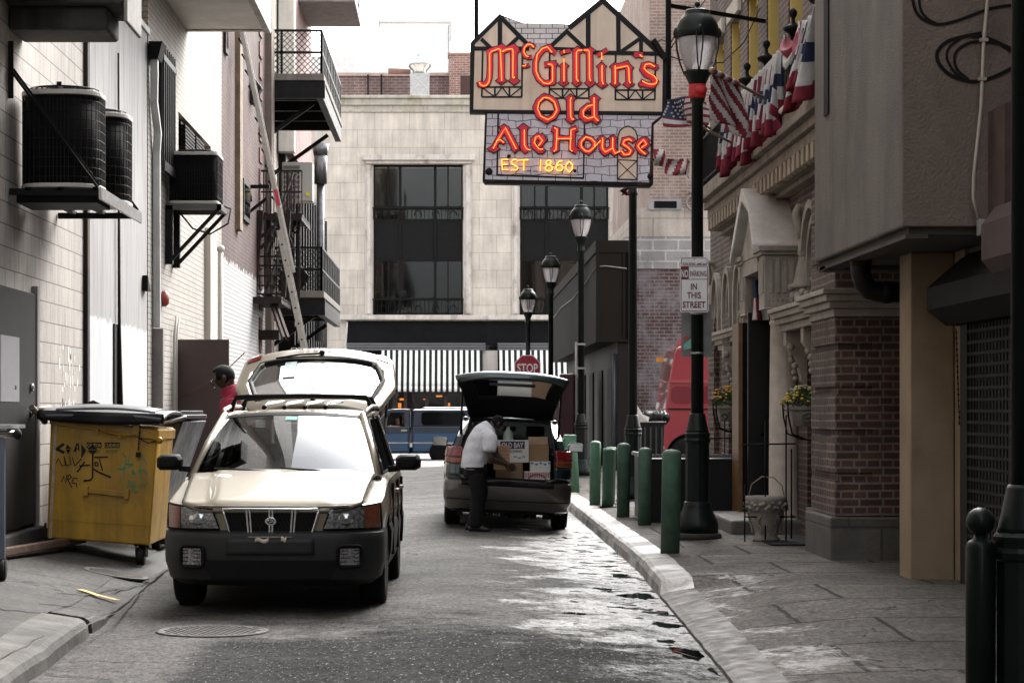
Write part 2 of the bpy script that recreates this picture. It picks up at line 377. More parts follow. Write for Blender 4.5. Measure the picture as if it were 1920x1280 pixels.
def slab_mat(name, col, bw, rh, ms, rot=0.0, wetx=None, rough=.72):
    m, nt, b = base(name); oc = objco(nt); mp = nd(nt, 'ShaderNodeMapping'); mp.inputs['Rotation'].default_value = (0, 0, rot); nt.links.new(oc, mp.inputs[0])
    nz = nd(nt, 'ShaderNodeTexNoise'); nz.inputs['Scale'].default_value = 3.5; nz.inputs['Detail'].default_value = 6; nt.links.new(oc, nz.inputs['Vector'])
    ad = nd(nt, 'ShaderNodeVectorMath', operation='MULTIPLY_ADD'); nt.links.new(nz.outputs['Color'], ad.inputs[0]); ad.inputs[1].default_value = (.06,.06,0); nt.links.new(mp.outputs[0], ad.inputs[2])
    bt = nd(nt, 'ShaderNodeTexBrick'); bt.offset = .35
    bt.inputs['Color1'].default_value = (*col, 1); bt.inputs['Color2'].default_value = (*[c*.78 for c in col], 1); bt.inputs['Mortar'].default_value = (.02,.019,.018, 1)
    for k, v in (('Scale',1),('Mortar Size',ms),('Brick Width',bw),('Row Height',rh),('Mortar Smooth',.2)): bt.inputs[k].default_value = v
    nt.links.new(ad.outputs[0], bt.inputs['Vector'])
    n1 = noise(nt, oc, 1.1, 8, .65); n2 = noise(nt, oc, 14, 6, .7); n3 = noise(nt, mapped(nt, oc, (1, .45, 1)), 26, 6, .8)
    c = scalec(nt, bt.outputs[0], mul(nt, rng(nt, n1, .3, .7, .55, 1.35), mul(nt, rng(nt, n2, .3, .7, .68, 1.3), rng(nt, n3, .35, .65, .5, 1.5))))
    cv = nd(nt, 'ShaderNodeTexVoronoi', feature='DISTANCE_TO_EDGE'); cv.inputs['Scale'].default_value = .55
    a2 = nd(nt, 'ShaderNodeVectorMath', operation='MULTIPLY_ADD'); nt.links.new(nz.outputs['Color'], a2.inputs[0]); a2.inputs[1].default_value = (.9,.9,0); nt.links.new(oc, a2.inputs[2]); nt.links.new(a2.outputs[0], cv.inputs['Vector'])
    ck = mul(nt, rng(nt, cv.outputs[0], .003, .010, 1, 0), rng(nt, n1, .48, .55, 0, 1))
    c = mixc(nt, ck, c, (.012,.012,.012))
    stains = rng(nt, noise(nt, oc, 2.3, 8, .7), .60, .70, 0, .55); c = mixc(nt, stains, c, (.022,.020,.019))
    b.inputs['Specular IOR Level'].default_value = .12
    if wetx:
        sp = nd(nt, 'ShaderNodeSeparateXYZ'); nt.links.new(oc, sp.inputs[0])
        wt_ = mul(nt, rng(nt, math2(nt, 'ADD', sp.outputs[0], mul(nt, n1, .9)), wetx[0]+.45, wetx[1]+.45, 1, 0), rng(nt, math2(nt, 'ADD', n1, mul(nt, n2, .5)), .80, .90, 0, 1))
        wt_ = mul(nt, wt_, rng(nt, sp.outputs[1], 21, 25, 1, 0))
        c = scalec(nt, c, rng(nt, wt_, 0, 1, 1, .55)); nt.links.new(rng(nt, wt_, 0, 1, rough, .38), b.inputs['Roughness']); nt.links.new(rng(nt, wt_, 0, 1, .12, .35), b.inputs['Specular IOR Level'])
    else: nt.links.new(rng(nt, n2, .3, .7, rough-.1, rough+.12), b.inputs['Roughness'])
    nt.links.new(c, b.inputs['Base Color'])
    bump(nt, b, math2(nt, 'SUBTRACT', math2(nt, 'ADD', mul(nt, n3, .35), mul(nt, n2, .6)), math2(nt, 'ADD', bt.outputs[1], ck)), .6, .008)
    return m
pave_l = slab_mat('left_pavement_concrete', (.062,.058,.054), 1.9, 1.5, .014)
pave_r = slab_mat('right_pavement_slabs', (.118,.108,.098), 1.5, 1.25, .02, 0, (2.6, 3.0), .85)
m, nt, b = base('granite_kerb'); oc = objco(nt); sp = nd(nt, 'ShaderNodeSeparateXYZ'); nt.links.new(oc, sp.inputs[0])
jt = math2(nt, 'LESS_THAN', math2(nt, 'FRACT', mul(nt, sp.outputs[1], .62), 0.0), .022)
c = scalec(nt, (.27,.258,.242), mul(nt, rng(nt, noise(nt, oc, 2.1, 7, .65), .3, .7, .6, 1.35), rng(nt, noise(nt, oc, 30, 5, .75), .33, .67, .7, 1.3)))
c = mixc(nt, rng(nt, noise(nt, mapped(nt, oc, (1, .5, 3)), 1.7, 7, .7), .56, .66, 0, .7), c, (.07,.065,.06))
nt.links.new(mixc(nt, mul(nt, jt, .85), c, (.03,.028,.026)), b.inputs['Base Color']); nt.links.new(rng(nt, noise(nt, oc, 1.2, 5), .42, .58, .75, .3), b.inputs['Roughness'])
bump(nt, b, math2(nt, 'SUBTRACT', mul(nt, noise(nt, oc, 30, 5, .75), .5), jt), .6, .008); kerb_mat = m
street_far = slab_mat('cross_street_concrete', (.30,.285,.27), 4.6, 3.4, .02, 0, None, .8)
soil = pm('bare_ground', (.06,.055,.05), .9)
struct(MB().box(-1500, 1500, -200, 2500, -.6, -.15).build('ground', soil))
def sheet(name, xs, ys, fz, mat):
    mb = MB(); vs = [(x(y) if callable(x) else x, y, 0) for y in ys for x in xs]
    vs = [(x, y, fz(x, y)) for x, y, _ in vs]; n = len(xs)
    mb.add(vs, [(j*n+i, j*n+i+1, (j+1)*n+i+1, (j+1)*n+i) for j in range(len(ys)-1) for i in range(n-1)], 0, True)
    return struct(mb.build(name, mat))
ys = [2+.8*i for i in range(72)]
sheet('road', [-3.1,-2,-.9,-.45,0,.35,.7,1.4,2.1], ys, lambda x, y: rz(x, y), asphalt)
sheet('cross_street', [-60,-30,-6,6,30,60], [59.0,61,66,84.5], lambda x, y: -.10, street_far)
sheet('far_pavement', [-60,-6,6,60], [84.5,88,95.5], lambda x, y: .14, street_far)
struct(MB().box(-60, 60, 84.3, 84.496, -.15, .145).build('far_kerb', kerb_mat))
struct(MB().box(-3.2, 2.2, 59.25, 59.32, -.14, -.004).build('cross_street', dark_steel))
yl = [3+.5*i for i in range(24)] + [14.84, 14.86] + [15+.6*i for i in range(75)]
sheet('left_pavement', [-4.2] + [(lambda t: (lambda y: xl(y) - .28 - (xl(y)-.28+4.2)*t))(t) for t in (.75,.5,.25,0)], yl, zl, pave_l)
yr = [3+.5*i for i in range(30)] + [18+.12*i for i in range(10)] + [19.4+.7*i for i in range(57)]
sheet('right_pavement', [(lambda t: (lambda y: xr(y) + .27 + (5.6-xr(y)-.27)*t))(t) for t in (0,.12,.25,.5,.75,1)], yr, zr, pave_r)
def kerb(name, ys, fx, fz, side, wd, mat, jit=.012):
    mb = MB(); rings = []
    for y in ys:
        x = fx(y) + random.uniform(-jit, jit); z = fz(x, y) + .004; g = rz(x)-.1
        z += random.uniform(-jit, jit)*.6; h = max(z-rz(x), .004)
        rings.append([(x-side*.03, y, g), (x-side*.012, y, rz(x)+h*.55), (x+side*.012, y, z-min(.02, h*.3)), (x+side*.05, y, z), (x+side*wd, y, fz(x+side*wd, y)+.006), (x+side*wd, y, g)])
    mb.loft(rings, 0, False); return struct(mb.build(name, mat))
kerb('right_kerb', [18.36+.3*i for i in range(140)], xr, zr, 1, .28, kerb_mat, .006)
kerb('right_kerb', [3+.35*i for i in range(44)]+[18.34], xr, zr, 1, .28, pm('near_kerb', (.105,.098,.09), .7, var=.35, vs=3, bmp=.5, bs=25, stain=(.045,.042,.038), stv=.58, spec=.3, rv=.2), .006)
kerb('left_kerb', [4+.3*i for i in range(37)], xl, lambda x, y: zl(x, y), -1, .31, pm('worn_kerb', (.10,.095,.088), .8, var=.3, vs=4, bmp=.4, bs=25, stain=(.05,.047,.044), stv=.55, spec=.2), .010)
kerb('left_kerb', [15.05+.35*i for i in range(125)], xl, lambda x, y: zl(x, y)-.012, -1, .31, pave_l, .012)
# broken slabs by the left kerb: dark irregular cracks
mb = MB()
for pts in ([(145,1112),(215,1108),(262,1095),(290,1082),(312,1062)], [(105,1112),(160,1116),(205,1105),(236,1100)], [(80,1132),(140,1138),(205,1146)], [(180,1124),(225,1137)], [(0,1142),(55,1147),(98,1150)], [(0,1238),(100,1180)], [(140,1182),(215,1150),(280,1090)]):
    w3 = []
    for px, py in pts:
        d = 17.
        for _ in range(8): x = (px-VX)*d/F; d = (H - zl(x, d) - .002)*F/(py-VY)
        w3.append(Vector(((px-VX)*d/F, d, zl((px-VX)*d/F, d)+.003)))
    fine = []
    for a, c in zip(w3, w3[1:]):
        for k in range(5): q = a.lerp(c, k/5); fine.append((q.x + random.uniform(-.015,.015), q.y + random.uniform(-.05,.05)))
    mb.ribbon(fine, .014, lambda x, y, h: (x, y, zl(x, y)+.004+h), .002)
struct(mb.build('left_pavement', pm('crack_dirt', (.046,.043,.04), .95)))
mb = MB(); pts = [P(150,1150,17.3), P(185,1155,17.1), P(220,1160,17.0)]
mb.ribbon([(p.x, p.y) for p in pts], .07, lambda x, y, h: (x, y, zl(x, y)+.010+h), .003)
struct(mb.build('road_marking', pm('yellow_road_paint', (.55,.36,.03), .6, var=.4, vs=30)))
# manhole cover
def cover(name, label, c, r, z, mat, roll=0):
    t = thing(name, label, 'manhole cover', (c[0], c[1], z), roll=roll)
    MB().lathe([(r,-.01),(r,.005),(r-.03,.008),(r-.035,.003)], n=40).build('rim', mat, t, local=True)
    mb = MB(); mb.lathe([(r-.035,-.008),(r-.035,.002),(0.0001,.003)], n=40)
    for i in range(-8, 9):
        for j in range(-8, 9):
            x, y = i*r/8.5 + (j % 2)*r/17, j*r/8.5
            if x*x+y*y < (r-.06)**2: mb.box(x-.012, x+.012, y-.012, y+.012, .0, .0075)
    mb.build('lid', mat, t, local=True)
iron = pm('cast_iron', (.062,.056,.051), .75, .1, var=.4, vs=14, bmp=.3, bs=50)
# puddles in the gutter
water, _nt, _b = base('puddle_water'); _b.inputs['Base Color'].default_value = (.006,.006,.006,1); _b.inputs['Roughness'].default_value = .03; _b.inputs['Specular IOR Level'].default_value = .5
rn = random.Random(21)
for px, py, w_, h_ in ((1195,1110,46,9),(1232,1140,34,5),(1248,1164,36,7),(1290,1216,44,16),(1352,1248,30,14),(1162,1072,24,4),(1130,1100,26,3),(1250,1195,24,5),(1075,1150,30,3)):
    w_ *= .6; h_ *= .6; d = H*F/(py-VY); c = Vector(((px-VX)*d/F, d, 0)); rx = w_*d/F; ry = h_*d*d/(F*H); ph = [rn.uniform(0,6) for _ in range(4)]; pts = []
    for k in range(40):
        a = 2*math.pi*k/40; r = 1+.22*math.sin(2*a+ph[0])+.16*math.sin(3*a+ph[1])+.10*math.sin(7*a+ph[2])+.07*math.sin(13*a+ph[3])
        x = min(c.x+rx*r*math.cos(a), xr(c.y)-.05); y = c.y+ry*r*math.sin(a); pts.append((x, y, max(rz(x), rz(c.x))+.004))
    n = len(pts); struct(MB().add(pts+[(p[0],p[1],p[2]-.03) for p in pts], [tuple(range(n))]+[(i,(i+1) % n,n+(i+1) % n,n+i) for i in range(n)]).build('puddle', water))
cover('manhole_cover', 'round cast iron cover set in the road in front of the gold car', (-1.70,15.15), .40, rz(-1.7)+.004, iron)
cover('manhole_cover', 'thin round cover in the left pavement before the yellow dumpster', (-3.02,19.2), .30, zl(-3.02,19.2)+.004, pm('worn_iron', (.07,.065,.06), .7, .1, var=.3, vs=12), .165)
t = thing('cellar_grate', 'slatted iron cellar grate set in the pavement behind the dumpsters', 'grate', (-3.5,25.2,zl(-3.5,25.2)))
mb = MB()
for i in range(24): y = 22.6+i*.24; mb.box(-4.02, -3.05, y, y+.09, zl(-3.5,y)+.0, zl(-3.5,y)+.035)
mb.build('slat_bars', brown_steel, t)
mb = MB()
for x in (-4.05, -3.05): mb.bar((x,22.5,zl(-3.5,22.5)+.01), (x,28.4,zl(-3.5,28.4)+.01), .05, .06)
mb.build('frame', brown_steel, t)
t = tag(MB().bar((-3.95,18.4,.335), (-3.62,20.9,.31), .09, .07).build('wood_plank', pm('old_wood', (.10,.055,.035), .85, var=.4, vs=12), None, bevel=.01), 'short weathered brown timber lying by the grey door', 'plank')
# ================================================================ left side of the alley
XW = -4.1
block_m = brick('painted_block', (.43,.395,.36), (.40,.365,.33), (.13,.115,.105), .40, .205, .007, .12, .22, .4, rough=.75, stain=(.20,.18,.165), stv=.66)
white_brick = brick('white_painted_brick', (.38,.35,.31), (.33,.305,.27), (.17,.155,.14), .215, .078, .008, .08, .10, .5, rough=.7, stain=(.27,.235,.19), stv=.62)
cream_brick = brick('cream_upper_brick', (.60,.54,.46), (.52,.46,.39), (.30,.26,.22), .215, .078, .010, .15, .25, .5)
red_brick = brick('weathered_red_brick', (.085,.032,.025), (.050,.020,.017), (.105,.085,.075), .215, .078, .012, .3, .25, .6, paint=((.46,.45,.44), 4.3, .5), stain=(.13,.085,.075), stv=.66)
pale_panel = pm('pale_render', (.55,.545,.55), .75, var=.1, vs=2, streak=.42, bmp=.15, bs=30)
_m, _nt, _b = base('two_tone_render'); _oc = objco(_nt); _sp = nd(_nt, 'ShaderNodeSeparateXYZ'); _nt.links.new(_oc, _sp.inputs[0])
_f = rng(_nt, noise(_nt, mapped(_nt, _oc, (6,6,.4)), 1.8, 7, .65), .33, .68, 1.12, .62)
_up = scalec(_nt, (.35,.34,.335), _f); _lo = scalec(_nt, (.50,.51,.53), rng(_nt, noise(_nt, mapped(_nt, _oc, (7,7,.8)), 2, 6), .3, .7, .88, 1.05))
_e = math2(_nt, 'ADD', _sp.outputs[2], mul(_nt, noise(_nt, _oc, 6, 5), .22))
_nt.links.new(mixc(_nt, rng(_nt, _e, 2.74, 2.77, 1, 0), _up, _lo), _b.inputs['Base Color']); _b.inputs['Roughness'].default_value = .7
bump(_nt, _b, noise(_nt, _oc, 35, 4), .15)
two_tone = _m
grey_door = pm('grey_door_paint', (.044,.041,.040), .6, spec=.3, var=.15, vs=2, streak=.15)
brown_door = pm('brown_door_paint', (.055,.030,.026), .5, var=.15, vs=3, bmp=.05)
concrete = pm('dark_stained_concrete', (.050,.045,.042), .85, var=.35, vs=2.5, streak=.5, bmp=.4, bs=25, stain=(.02,.018,.017), stv=.55)
concrete_l = pm('grey_concrete', (.25,.235,.22), .85, var=.2, vs=3, streak=.3, bmp=.3, bs=30)
louvre = pm('louvre_black', (.030,.026,.025), .6, .2, var=.2, vs=8, spec=.2)
case_beige = pm('beige_casing', (.50,.475,.43), .45, var=.08, vs=4)
# --- painted block building with the grey door
t = thing('block_building', 'cream painted concrete block building with a grey steel door and a doorstep', 'building', (-6.5,20,0))
MB().box(-9, XW, 9, 23.82, -.3, 15).build('wall', block_m, t); MB().box(-9, XW-.02, -45, 8.99, -.3, 15).build('unseen_dark_wall', pm('darkened_wall', (.06,.052,.047), .9), t)  # second wall is unseen behind the camera, darkened to cut bounced light
MB().box(XW+.002, XW+.05, 23.74, 23.88, .2, 9).build('corner_strip', brown_steel, t)
dr = MB().box(XW+.002, XW+.045, 19.0, 20.80, .47, 2.70).build('door', grey_door, t, bevel=.006)
MB().box(XW+.002, XW+.06, 20.81, 20.92, .44, 2.78).build('door_frame', pm('door_frame_grey', (.23,.22,.22), .5), t)
mb = MB().lathe([(.045,0),(.045,.02),(.02,.025),(.02,.05),(.035,.06),(.035,.085),(.0001,.09)], (XW+.045,20.55,1.55), 16, 0, 'x')
mb.build('handle', chrome, dr)
MB().lathe([(.04,0),(.04,.02),(.03,.03),(.0001,.032)], (XW+.045,20.55,1.79), 16, 0, 'x').build('lock', galv, dr)
MB().box(XW+.047, XW+.051, 19.15, 19.98, 1.65, 2.25).build('notice', pm('grey_paper', (.22,.21,.225), .8, var=.06), dr)
text_obj('notice_text', 'ED', .055, black_matte, dr, Matrix.Translation((XW+.054,19.80,1.78)) @ Matrix.Rotation(R(90),4,'Z') @ Matrix.Rotation(R(90),4,'X'), .001)
mb = MB().box(XW+.001, XW+.12, 18.6, 21.0, .0, .44); mb.build('doorstep', concrete, t, bevel=.015)
mb = MB()                                    # peeling white paint on the blocks
for k in range(46):
    y = random.gauss(22.75, .32); z = random.choice((random.gauss(1.95,.16), random.gauss(1.5,.1))); h = random.uniform(.03,.16)
    if 21.9 < y < 23.6: mb.box(XW-.02, XW+.0025, y, y+random.uniform(.02,.09), z, z+h)
mb.build('paint_patch', white_paint, t)
t2 = thing('concrete_canopy', 'heavy dark stained concrete canopy above the grey steel door', 'canopy', (-3.6,20.5,5.1))
mb = MB().box(XW+.003, -3.02, 19.6, 20.5, 5.30, 5.75).box(XW+.003, -3.18, 19.7, 20.4, 5.08, 5.30); mb.prism([(XW+.003,5.75),(-3.62,5.75),(-3.50,5.40),(XW+.003,5.40)], 18.9, 19.598, 'y')
mb.build('canopy_slab', concrete, t2, bevel=.03)
MB().box(-3.015, -2.98, 19.6, 20.5, 5.14, 5.75).build('end_plate', concrete_l, t2, bevel=.012)
# --- pale rendered building
t = thing('rendered_building', 'pale grey rendered building with a dark upright slot and white lower half', 'building', (-6,26,0))
MB().box(-9, XW-.01, 23.83, 28.78, -.3, 6.65).build('wall', two_tone, t)
MB().box(-9, -5.6, 23.9, 30, 6.65, 30).build('upper_wall', pm('tan_render', (.34,.29,.235), .85, var=.1), t)
mb = MB().box(XW-.012, XW+.02, 23.9, 28.85, 6.64, 6.72); mb.build('coping', white_paint, t)
mb = MB(); mb.box(XW-.009, XW+.012, 25.88, 26.28, .35, 2.62); mb.build('slot', black_matte, t)  # black strip on the wall, standing in for the recess's shade
mb = MB().tube([P(222,100,DX(222,XW+.02)), (XW+.03,26.12,2.62), (XW+.05,26.16,.4)], [.012,.02,.055], 8); mb.build('downpipe', brown_steel, t)
MB().prism([(28.3,3.36),(28.3,3.16),(28.6,3.16)], XW-.005, XW+.07, 'x').build('wall_vent', black_paint, t)
# --- white painted brick building
t = thing('white_brick_building', 'white painted brick building with tall downpipe and overhanging boxed bay', 'building', (-6,33,0))
mb = MB()
for (y0, y1, z0, z1) in ((28.8,32.0,-.3,48),(36.3,38,-.3,48),(32.0,36.3,-.3,5.15),(32.0,36.3,6.05,48)): mb.box(-9, XW, y0, y1, z0, z1)
mb.build('wall', white_brick, t)
MB().box(-9, XW-.35, 32.0, 36.3, 5.15, 6.05).build('window_recess', pm('tan_reveal', (.30,.23,.15), .8), t)
mb = MB()
for y0, y1 in ((32.7,33.9),(34.1,35.2)):
    for k in range(14): z = 5.2+k*.055; mb.box(XW-.3, XW+.02, y0, y1, z, z+.035)
    mb.box(XW-.32, XW-.05, y0, y1, 5.16, 6.0)
mb.build('vent_louvres', louvre, t)
fr = MB().box(XW+.002, XW+.10, 29.45, 30.75, 5.02, 6.62).build('window', pm('shutter_black', (.014,.010,.012), .5), t)
mb = MB()
for k in range(7): y = 29.5+k*.2; mb.box(XW+.10, XW+.125, y, y+.035, 5.02, 6.62)
mb.box(XW+.10, XW+.135, 29.42, 30.8, 6.40, 6.48).box(XW+.10, XW+.15, 29.4, 30.85, 4.88, 5.01)
mb.build('window_bars', pm('bars_black', (.020,.014,.016), .45), fr)
pth = [(XW+.075,28.84,6.33),(XW+.075,28.84,6.05),(XW+.06,28.9,5.75),(XW+.085,29.1,5.35),(XW+.06,29.16,5.1),(XW+.06,29.2,2.7)]
mb = MB(); mb.loft([[(x-.05,y,z),(x+.05,y,z),(x+.05,y+.10,z),(x-.05,y+.10,z)] for x, y, z in pth], 0, False)
mb.build('downpipe', pm('downpipe_grey', (.55,.55,.54), .45, .2, var=.12, vs=4, streak=.2), t, bevel=.01)
mb = MB(); mb.loft([[(x-.07,y,z),(x+.07,y,z),(x+.07,y+.13,z),(x-.07,y+.13,z)] for x, y, z in ((XW+.075,29.22,2.69),(XW+.075,29.22,.32))], 0, False); mb.build('downpipe_foot', pm('foot_grey', (.19,.17,.155), .7, var=.3), t)
mb = MB(); mb.loft([[(XW+.02,28.75,z),(XW+w_,28.75,z),(XW+w_,29.15,z),(XW+.02,29.15,z)] for z, w_ in ((6.31,.14),(6.54,.20))], 0, False); mb.build('rain_hopper', black_paint, t)
for y in (31.2, 31.45): MB().tube([(XW+.04,y,.45),(XW+.04,y,2.6),(XW+.07,y+.05,2.95)], .02, 8).build('conduit', case_beige, t)
mb = MB().tube([(XW+.07,37.2,.4),(XW+.07,37.2,4.35)], .045, 10).ball((XW+.07,37.2,4.38), .07); mb.build('vent_pipe', case_beige, t)
MB().lathe([(.11,0),(.11,.05),(.08,.09),(.0001,.1)], (XW+.002,30.2,3.15), 18, 0, 'x').build('alarm_bell', pm('alarm_red', (.33,.06,.04), .4), t)
MB().box(XW-.005, XW+.012, 35.5, 35.9, 3.55, 3.95).build('air_brick', brown_steel, t)
MB().box(XW+.002, XW+.10, 35.4, 36.3, .3, 4.6).build('pilaster', pm('beige_render', (.60,.54,.45), .8, var=.06, streak=.1), t)
mb = MB().box(XW+.002, -2.9, 24.5, 33.0, 7.46, 9.2); bay = mb.build('bay', pm('white_boards', (.62,.59,.55), .6, var=.12, vs=2, streak=.1, bmp=.2, bs=18), t)
mb = MB().box(-2.9, -2.80, 24.5, 33.05, 7.40, 9.3).box(XW, -2.8, 33.0, 33.12, 7.44, 9.2); mb.build('fascia', pm('fascia_stained', (.42,.39,.36), .7, var=.3, streak=.3), t)
# open brown door swung out across the pavement, held by a rusty chain
t = thing('open_steel_door', 'brown steel door standing open across the pavement, held by a rusty chain', 'door', (-3.7,31.6,.55))
MB().box(XW+.004, -3.30, 31.6, 31.65, .58, 2.62).build('door_leaf', brown_door, t, bevel=.005)
mb = MB(); a, b_ = Vector((-4.05,31.55,1.78)), Vector((-3.02,31.2,2.42)); n = 60
for k in range(n):
    p = a.lerp(b_, k/n); p.z -= .10*math.sin(math.pi*k/n); q = a.lerp(b_, (k+.9)/n); q.z -= .10*math.sin(math.pi*(k+.9)/n); mb.bar(p, q, .018 if k % 2 else .008, .008 if k % 2 else .018)
mb.build('chain', pm('rusty_chain', (.20,.09,.05), .8, .3), t)
# --- red brick building
t = thing('red_brick_building', 'weathered red brick building with whitewashed lower wall behind the ladder', 'building', (-6,43,0))
mb = MB().box(-9, XW, 38.01, 47.7, -.3, 48); mb.build('wall', red_brick, t)
MB().box(XW+.002, XW+.14, 46.9, 47.65, .2, 14).build('corner_post', pm('tan_post', (.17,.13,.105), .8, streak=.2), t)
MB().box(XW+.002, XW+.09, 40.45, 40.95, 5.0, 9.0).build('pilaster_strip', pm('stained_tan', (.24,.18,.12), .85, var=.35, vs=4, streak=.4), t)
for y0, y1, z0, z1 in ((41.6,42.9,5.3,6.1),(38.3,38.75,8.0,9.1)):
    f = MB().box(XW+.002, XW+.05, y0, y1, z0, z1).build('window', brown_steel, t); MB().box(XW+.05, XW+.06, y0+.12, y1-.12, z0+.1, z1-.1).build('pane', window_dark, f)
mb = MB()
for k in range(16): z = 2.8+k*.45; mb.box(XW+.002, XW+.03, 45.3, 45.9, z, z+.3)
mb.build('quoins', pm('dark_brick', (.14,.07,.06), .85), t)
# --- rear building with balconies
t = thing('balcony_building', 'cream and brick building with dark doorways behind the fire escape', 'building', (-7,60,0))
cream = brick('cream_siding', (.66,.61,.52), (.60,.55,.47), (.34,.30,.25), 2.4, .11, .010, .12, .22, .4)
MB().box(-10, -4.75, 47.71, 58.5, -.3, 40).build('wall', cream, t)
MB().box(-10, -4.35, 58.5, 66, 8.6, 15).build('upper_wall', brick('rear_brick', (.24,.11,.095), (.19,.085,.075), (.30,.27,.25), .215, .078, .012, .25, .2), t)
MB().box(-10, -4.55, 58.5, 72, -.3, 8.6).build('lower_wall', pm('black_cladding', (.012,.011,.012), .6, streak=.3), t)
mb = MB()
for k in range(14): y = 56.0+k*1.1; mb.box(-4.5, -4.12, y, y+.28, 2.4, 7.8)
mb.box(-4.5, -4.35, 55.9, 72, .2, 2.5); mb.build('fire_shutters', black_paint, t)
MB().box(-4.7, -4.28, 57.9, 58.45, 8.6, 15).build('pilaster', pm('white_pier', (.62,.59,.55), .8, var=.1, streak=.2), t)
mb = MB()
for k in range(9): y = 48.5+k*.32; mb.tube([(-4.5,y,9.0),(-4.5,y,13.5)], .045 if k % 3 else .08, 7)
mb.build('riser_pipes', dark_steel, t)
for y0, z0, z1 in ((49.2,9.1,11.3),(52.5,9.1,11.3),(49.0,4.3,6.4),(49.5,.2,2.6)):
    f = MB().box(-4.745, -4.69, y0, y0+1.4, z0, z1).build('door', black_paint, t); MB().box(-4.69, -4.68, y0+.2, y0+1.2, z0+.9, z1-.2).build('pane', window_dark, f)
f = MB().box(-4.745, -4.66, 50.2, 51.9, 2.6, 3.4).build('window', white_paint, t)
mb = MB()
for k in range(5): mb.box(-4.66, -4.65, 50.3+k*.32, 50.5+k*.32, 2.7, 3.3)
mb.build('pane', window_dark, f)
mb = MB().tube([P(601,345,59),P(601,285,59)], .18, 12).tube([P(601,292,59),P(601,270,59)], [.19,.24], 12).tube([P(601,345,59),P(600,640,59)], .11, 10)
tag(mb.build('flue_pipe', pm('flue_metal', (.16,.16,.165), .4, .7, var=.3, vs=5)), 'round metal flue rising beside the balconies', 'flue')
# --- balconies
def mesh_panel(mb, a, b_, z0, z1, step=.11, r=.006):
    """diamond wire mesh between two posts"""
    a, b_ = Vector(a), Vector(b_); L = (b_-a).length; t_ = (b_-a)/L; hh = z1-z0; n = int((L+hh)/step)
    for k in range(n+1):
        s0 = k*step - hh
        for sg in (1, -1):
            p0, p1 = (s0, 0), (s0+hh, hh)
            if p0[0] < 0: p0 = (0, -s0)
            if p1[0] > L: p1 = (L, L-s0)
            if p1[0]-p0[0] < .01: continue
            za, zb = (z0+p0[1], z0+p1[1]) if sg > 0 else (z1-p0[1], z1-p1[1])
            A = a+t_*p0[0]; B = a+t_*p1[0]; mb.bar((A.x,A.y,za), (B.x,B.y,zb), r*2)
def balcony(z, y0, y1, label, xo=-2.86):
    t = thing('balcony', label, 'balcony', (-3.5,(y0+y1)/2,z), group='balconies of the rear building')
    mb = MB().box(-4.74, xo, y0, y1, z-.03, z+.12); mb.build('deck', pm('balcony_concrete', (.20,.175,.15), .85, var=.2, streak=.3), t, bevel=.01)
    mb = MB().box(-4.7, xo+.02, y0+.05, y0+.2, z-.42, z-.03).box(xo-.18, xo-.03, y0+.2, y1-.05, z-.40, z-.03)
    for k in range(4): y = y0+1.2+k*(y1-y0)/4.6; mb.box(-4.7, xo-.2, y, y+.12, z-.30, z-.03)
    for y in (y0+1.0, y1-1.4): mb.bar((-4.7,y,z-1.5), (xo-.3,y,z-.4), .09)
    mb.build('support_frame', dark_steel, t)
    mb = MB(); pts = [(-4.7,y0+.05),(xo-.06,y0+.05),(xo-.06,y1-.05)]
    for (ax, ay), (bx, by) in zip(pts, pts[1:]):
        for hz in (.97, .48): mb.bar((ax,ay,z+.12+hz), (bx,by,z+.12+hz), .05)
        n = max(2, int(abs(by-ay)+abs(bx-ax)))
        for k in range(n+1): mb.bar((ax+(bx-ax)*k/n, ay+(by-ay)*k/n, z+.1), (ax+(bx-ax)*k/n, ay+(by-ay)*k/n, z+1.1), .05)
    mb.build('railing', dark_steel, t)
    mb = MB(); mesh_panel(mb, (-4.7,y0+.05,0), (xo-.06,y0+.05,0), z+.12, z+1.08, .13, .007); mesh_panel(mb, (xo-.06,y0+.05,0), (xo-.06,y1-.05,0), z+.12, z+1.08, .10, .010)
    mb.build('wire_mesh', black_paint, t)
balcony(8.98, 47.75, 55.8, 'upper concrete balcony with black wire mesh railing')
balcony(4.12, 47.75, 55.2, 'lower balcony with black wire mesh railing beside the fire escape')
t = thing('roof_balcony', 'small pale balcony slab jutting out against the white sky', 'balcony', (-3.5,63,13.2))
MB().box(-4.34, -2.75, 60.5, 64.5, 13.15, 13.45).build('deck', concrete_l, t)
mb = MB()
for x, y in ((-2.8,60.55),(-2.8,62.5),(-2.8,64.4)): mb.bar((x,y,13.4), (x,y,14.6), .06)
mb.bar((-2.8,60.5,14.5), (-2.8,64.4,14.5), .06).bar((-2.8,60.5,14.0), (-2.8,64.4,14.0), .04); mb.build('railing', dark_steel, t)
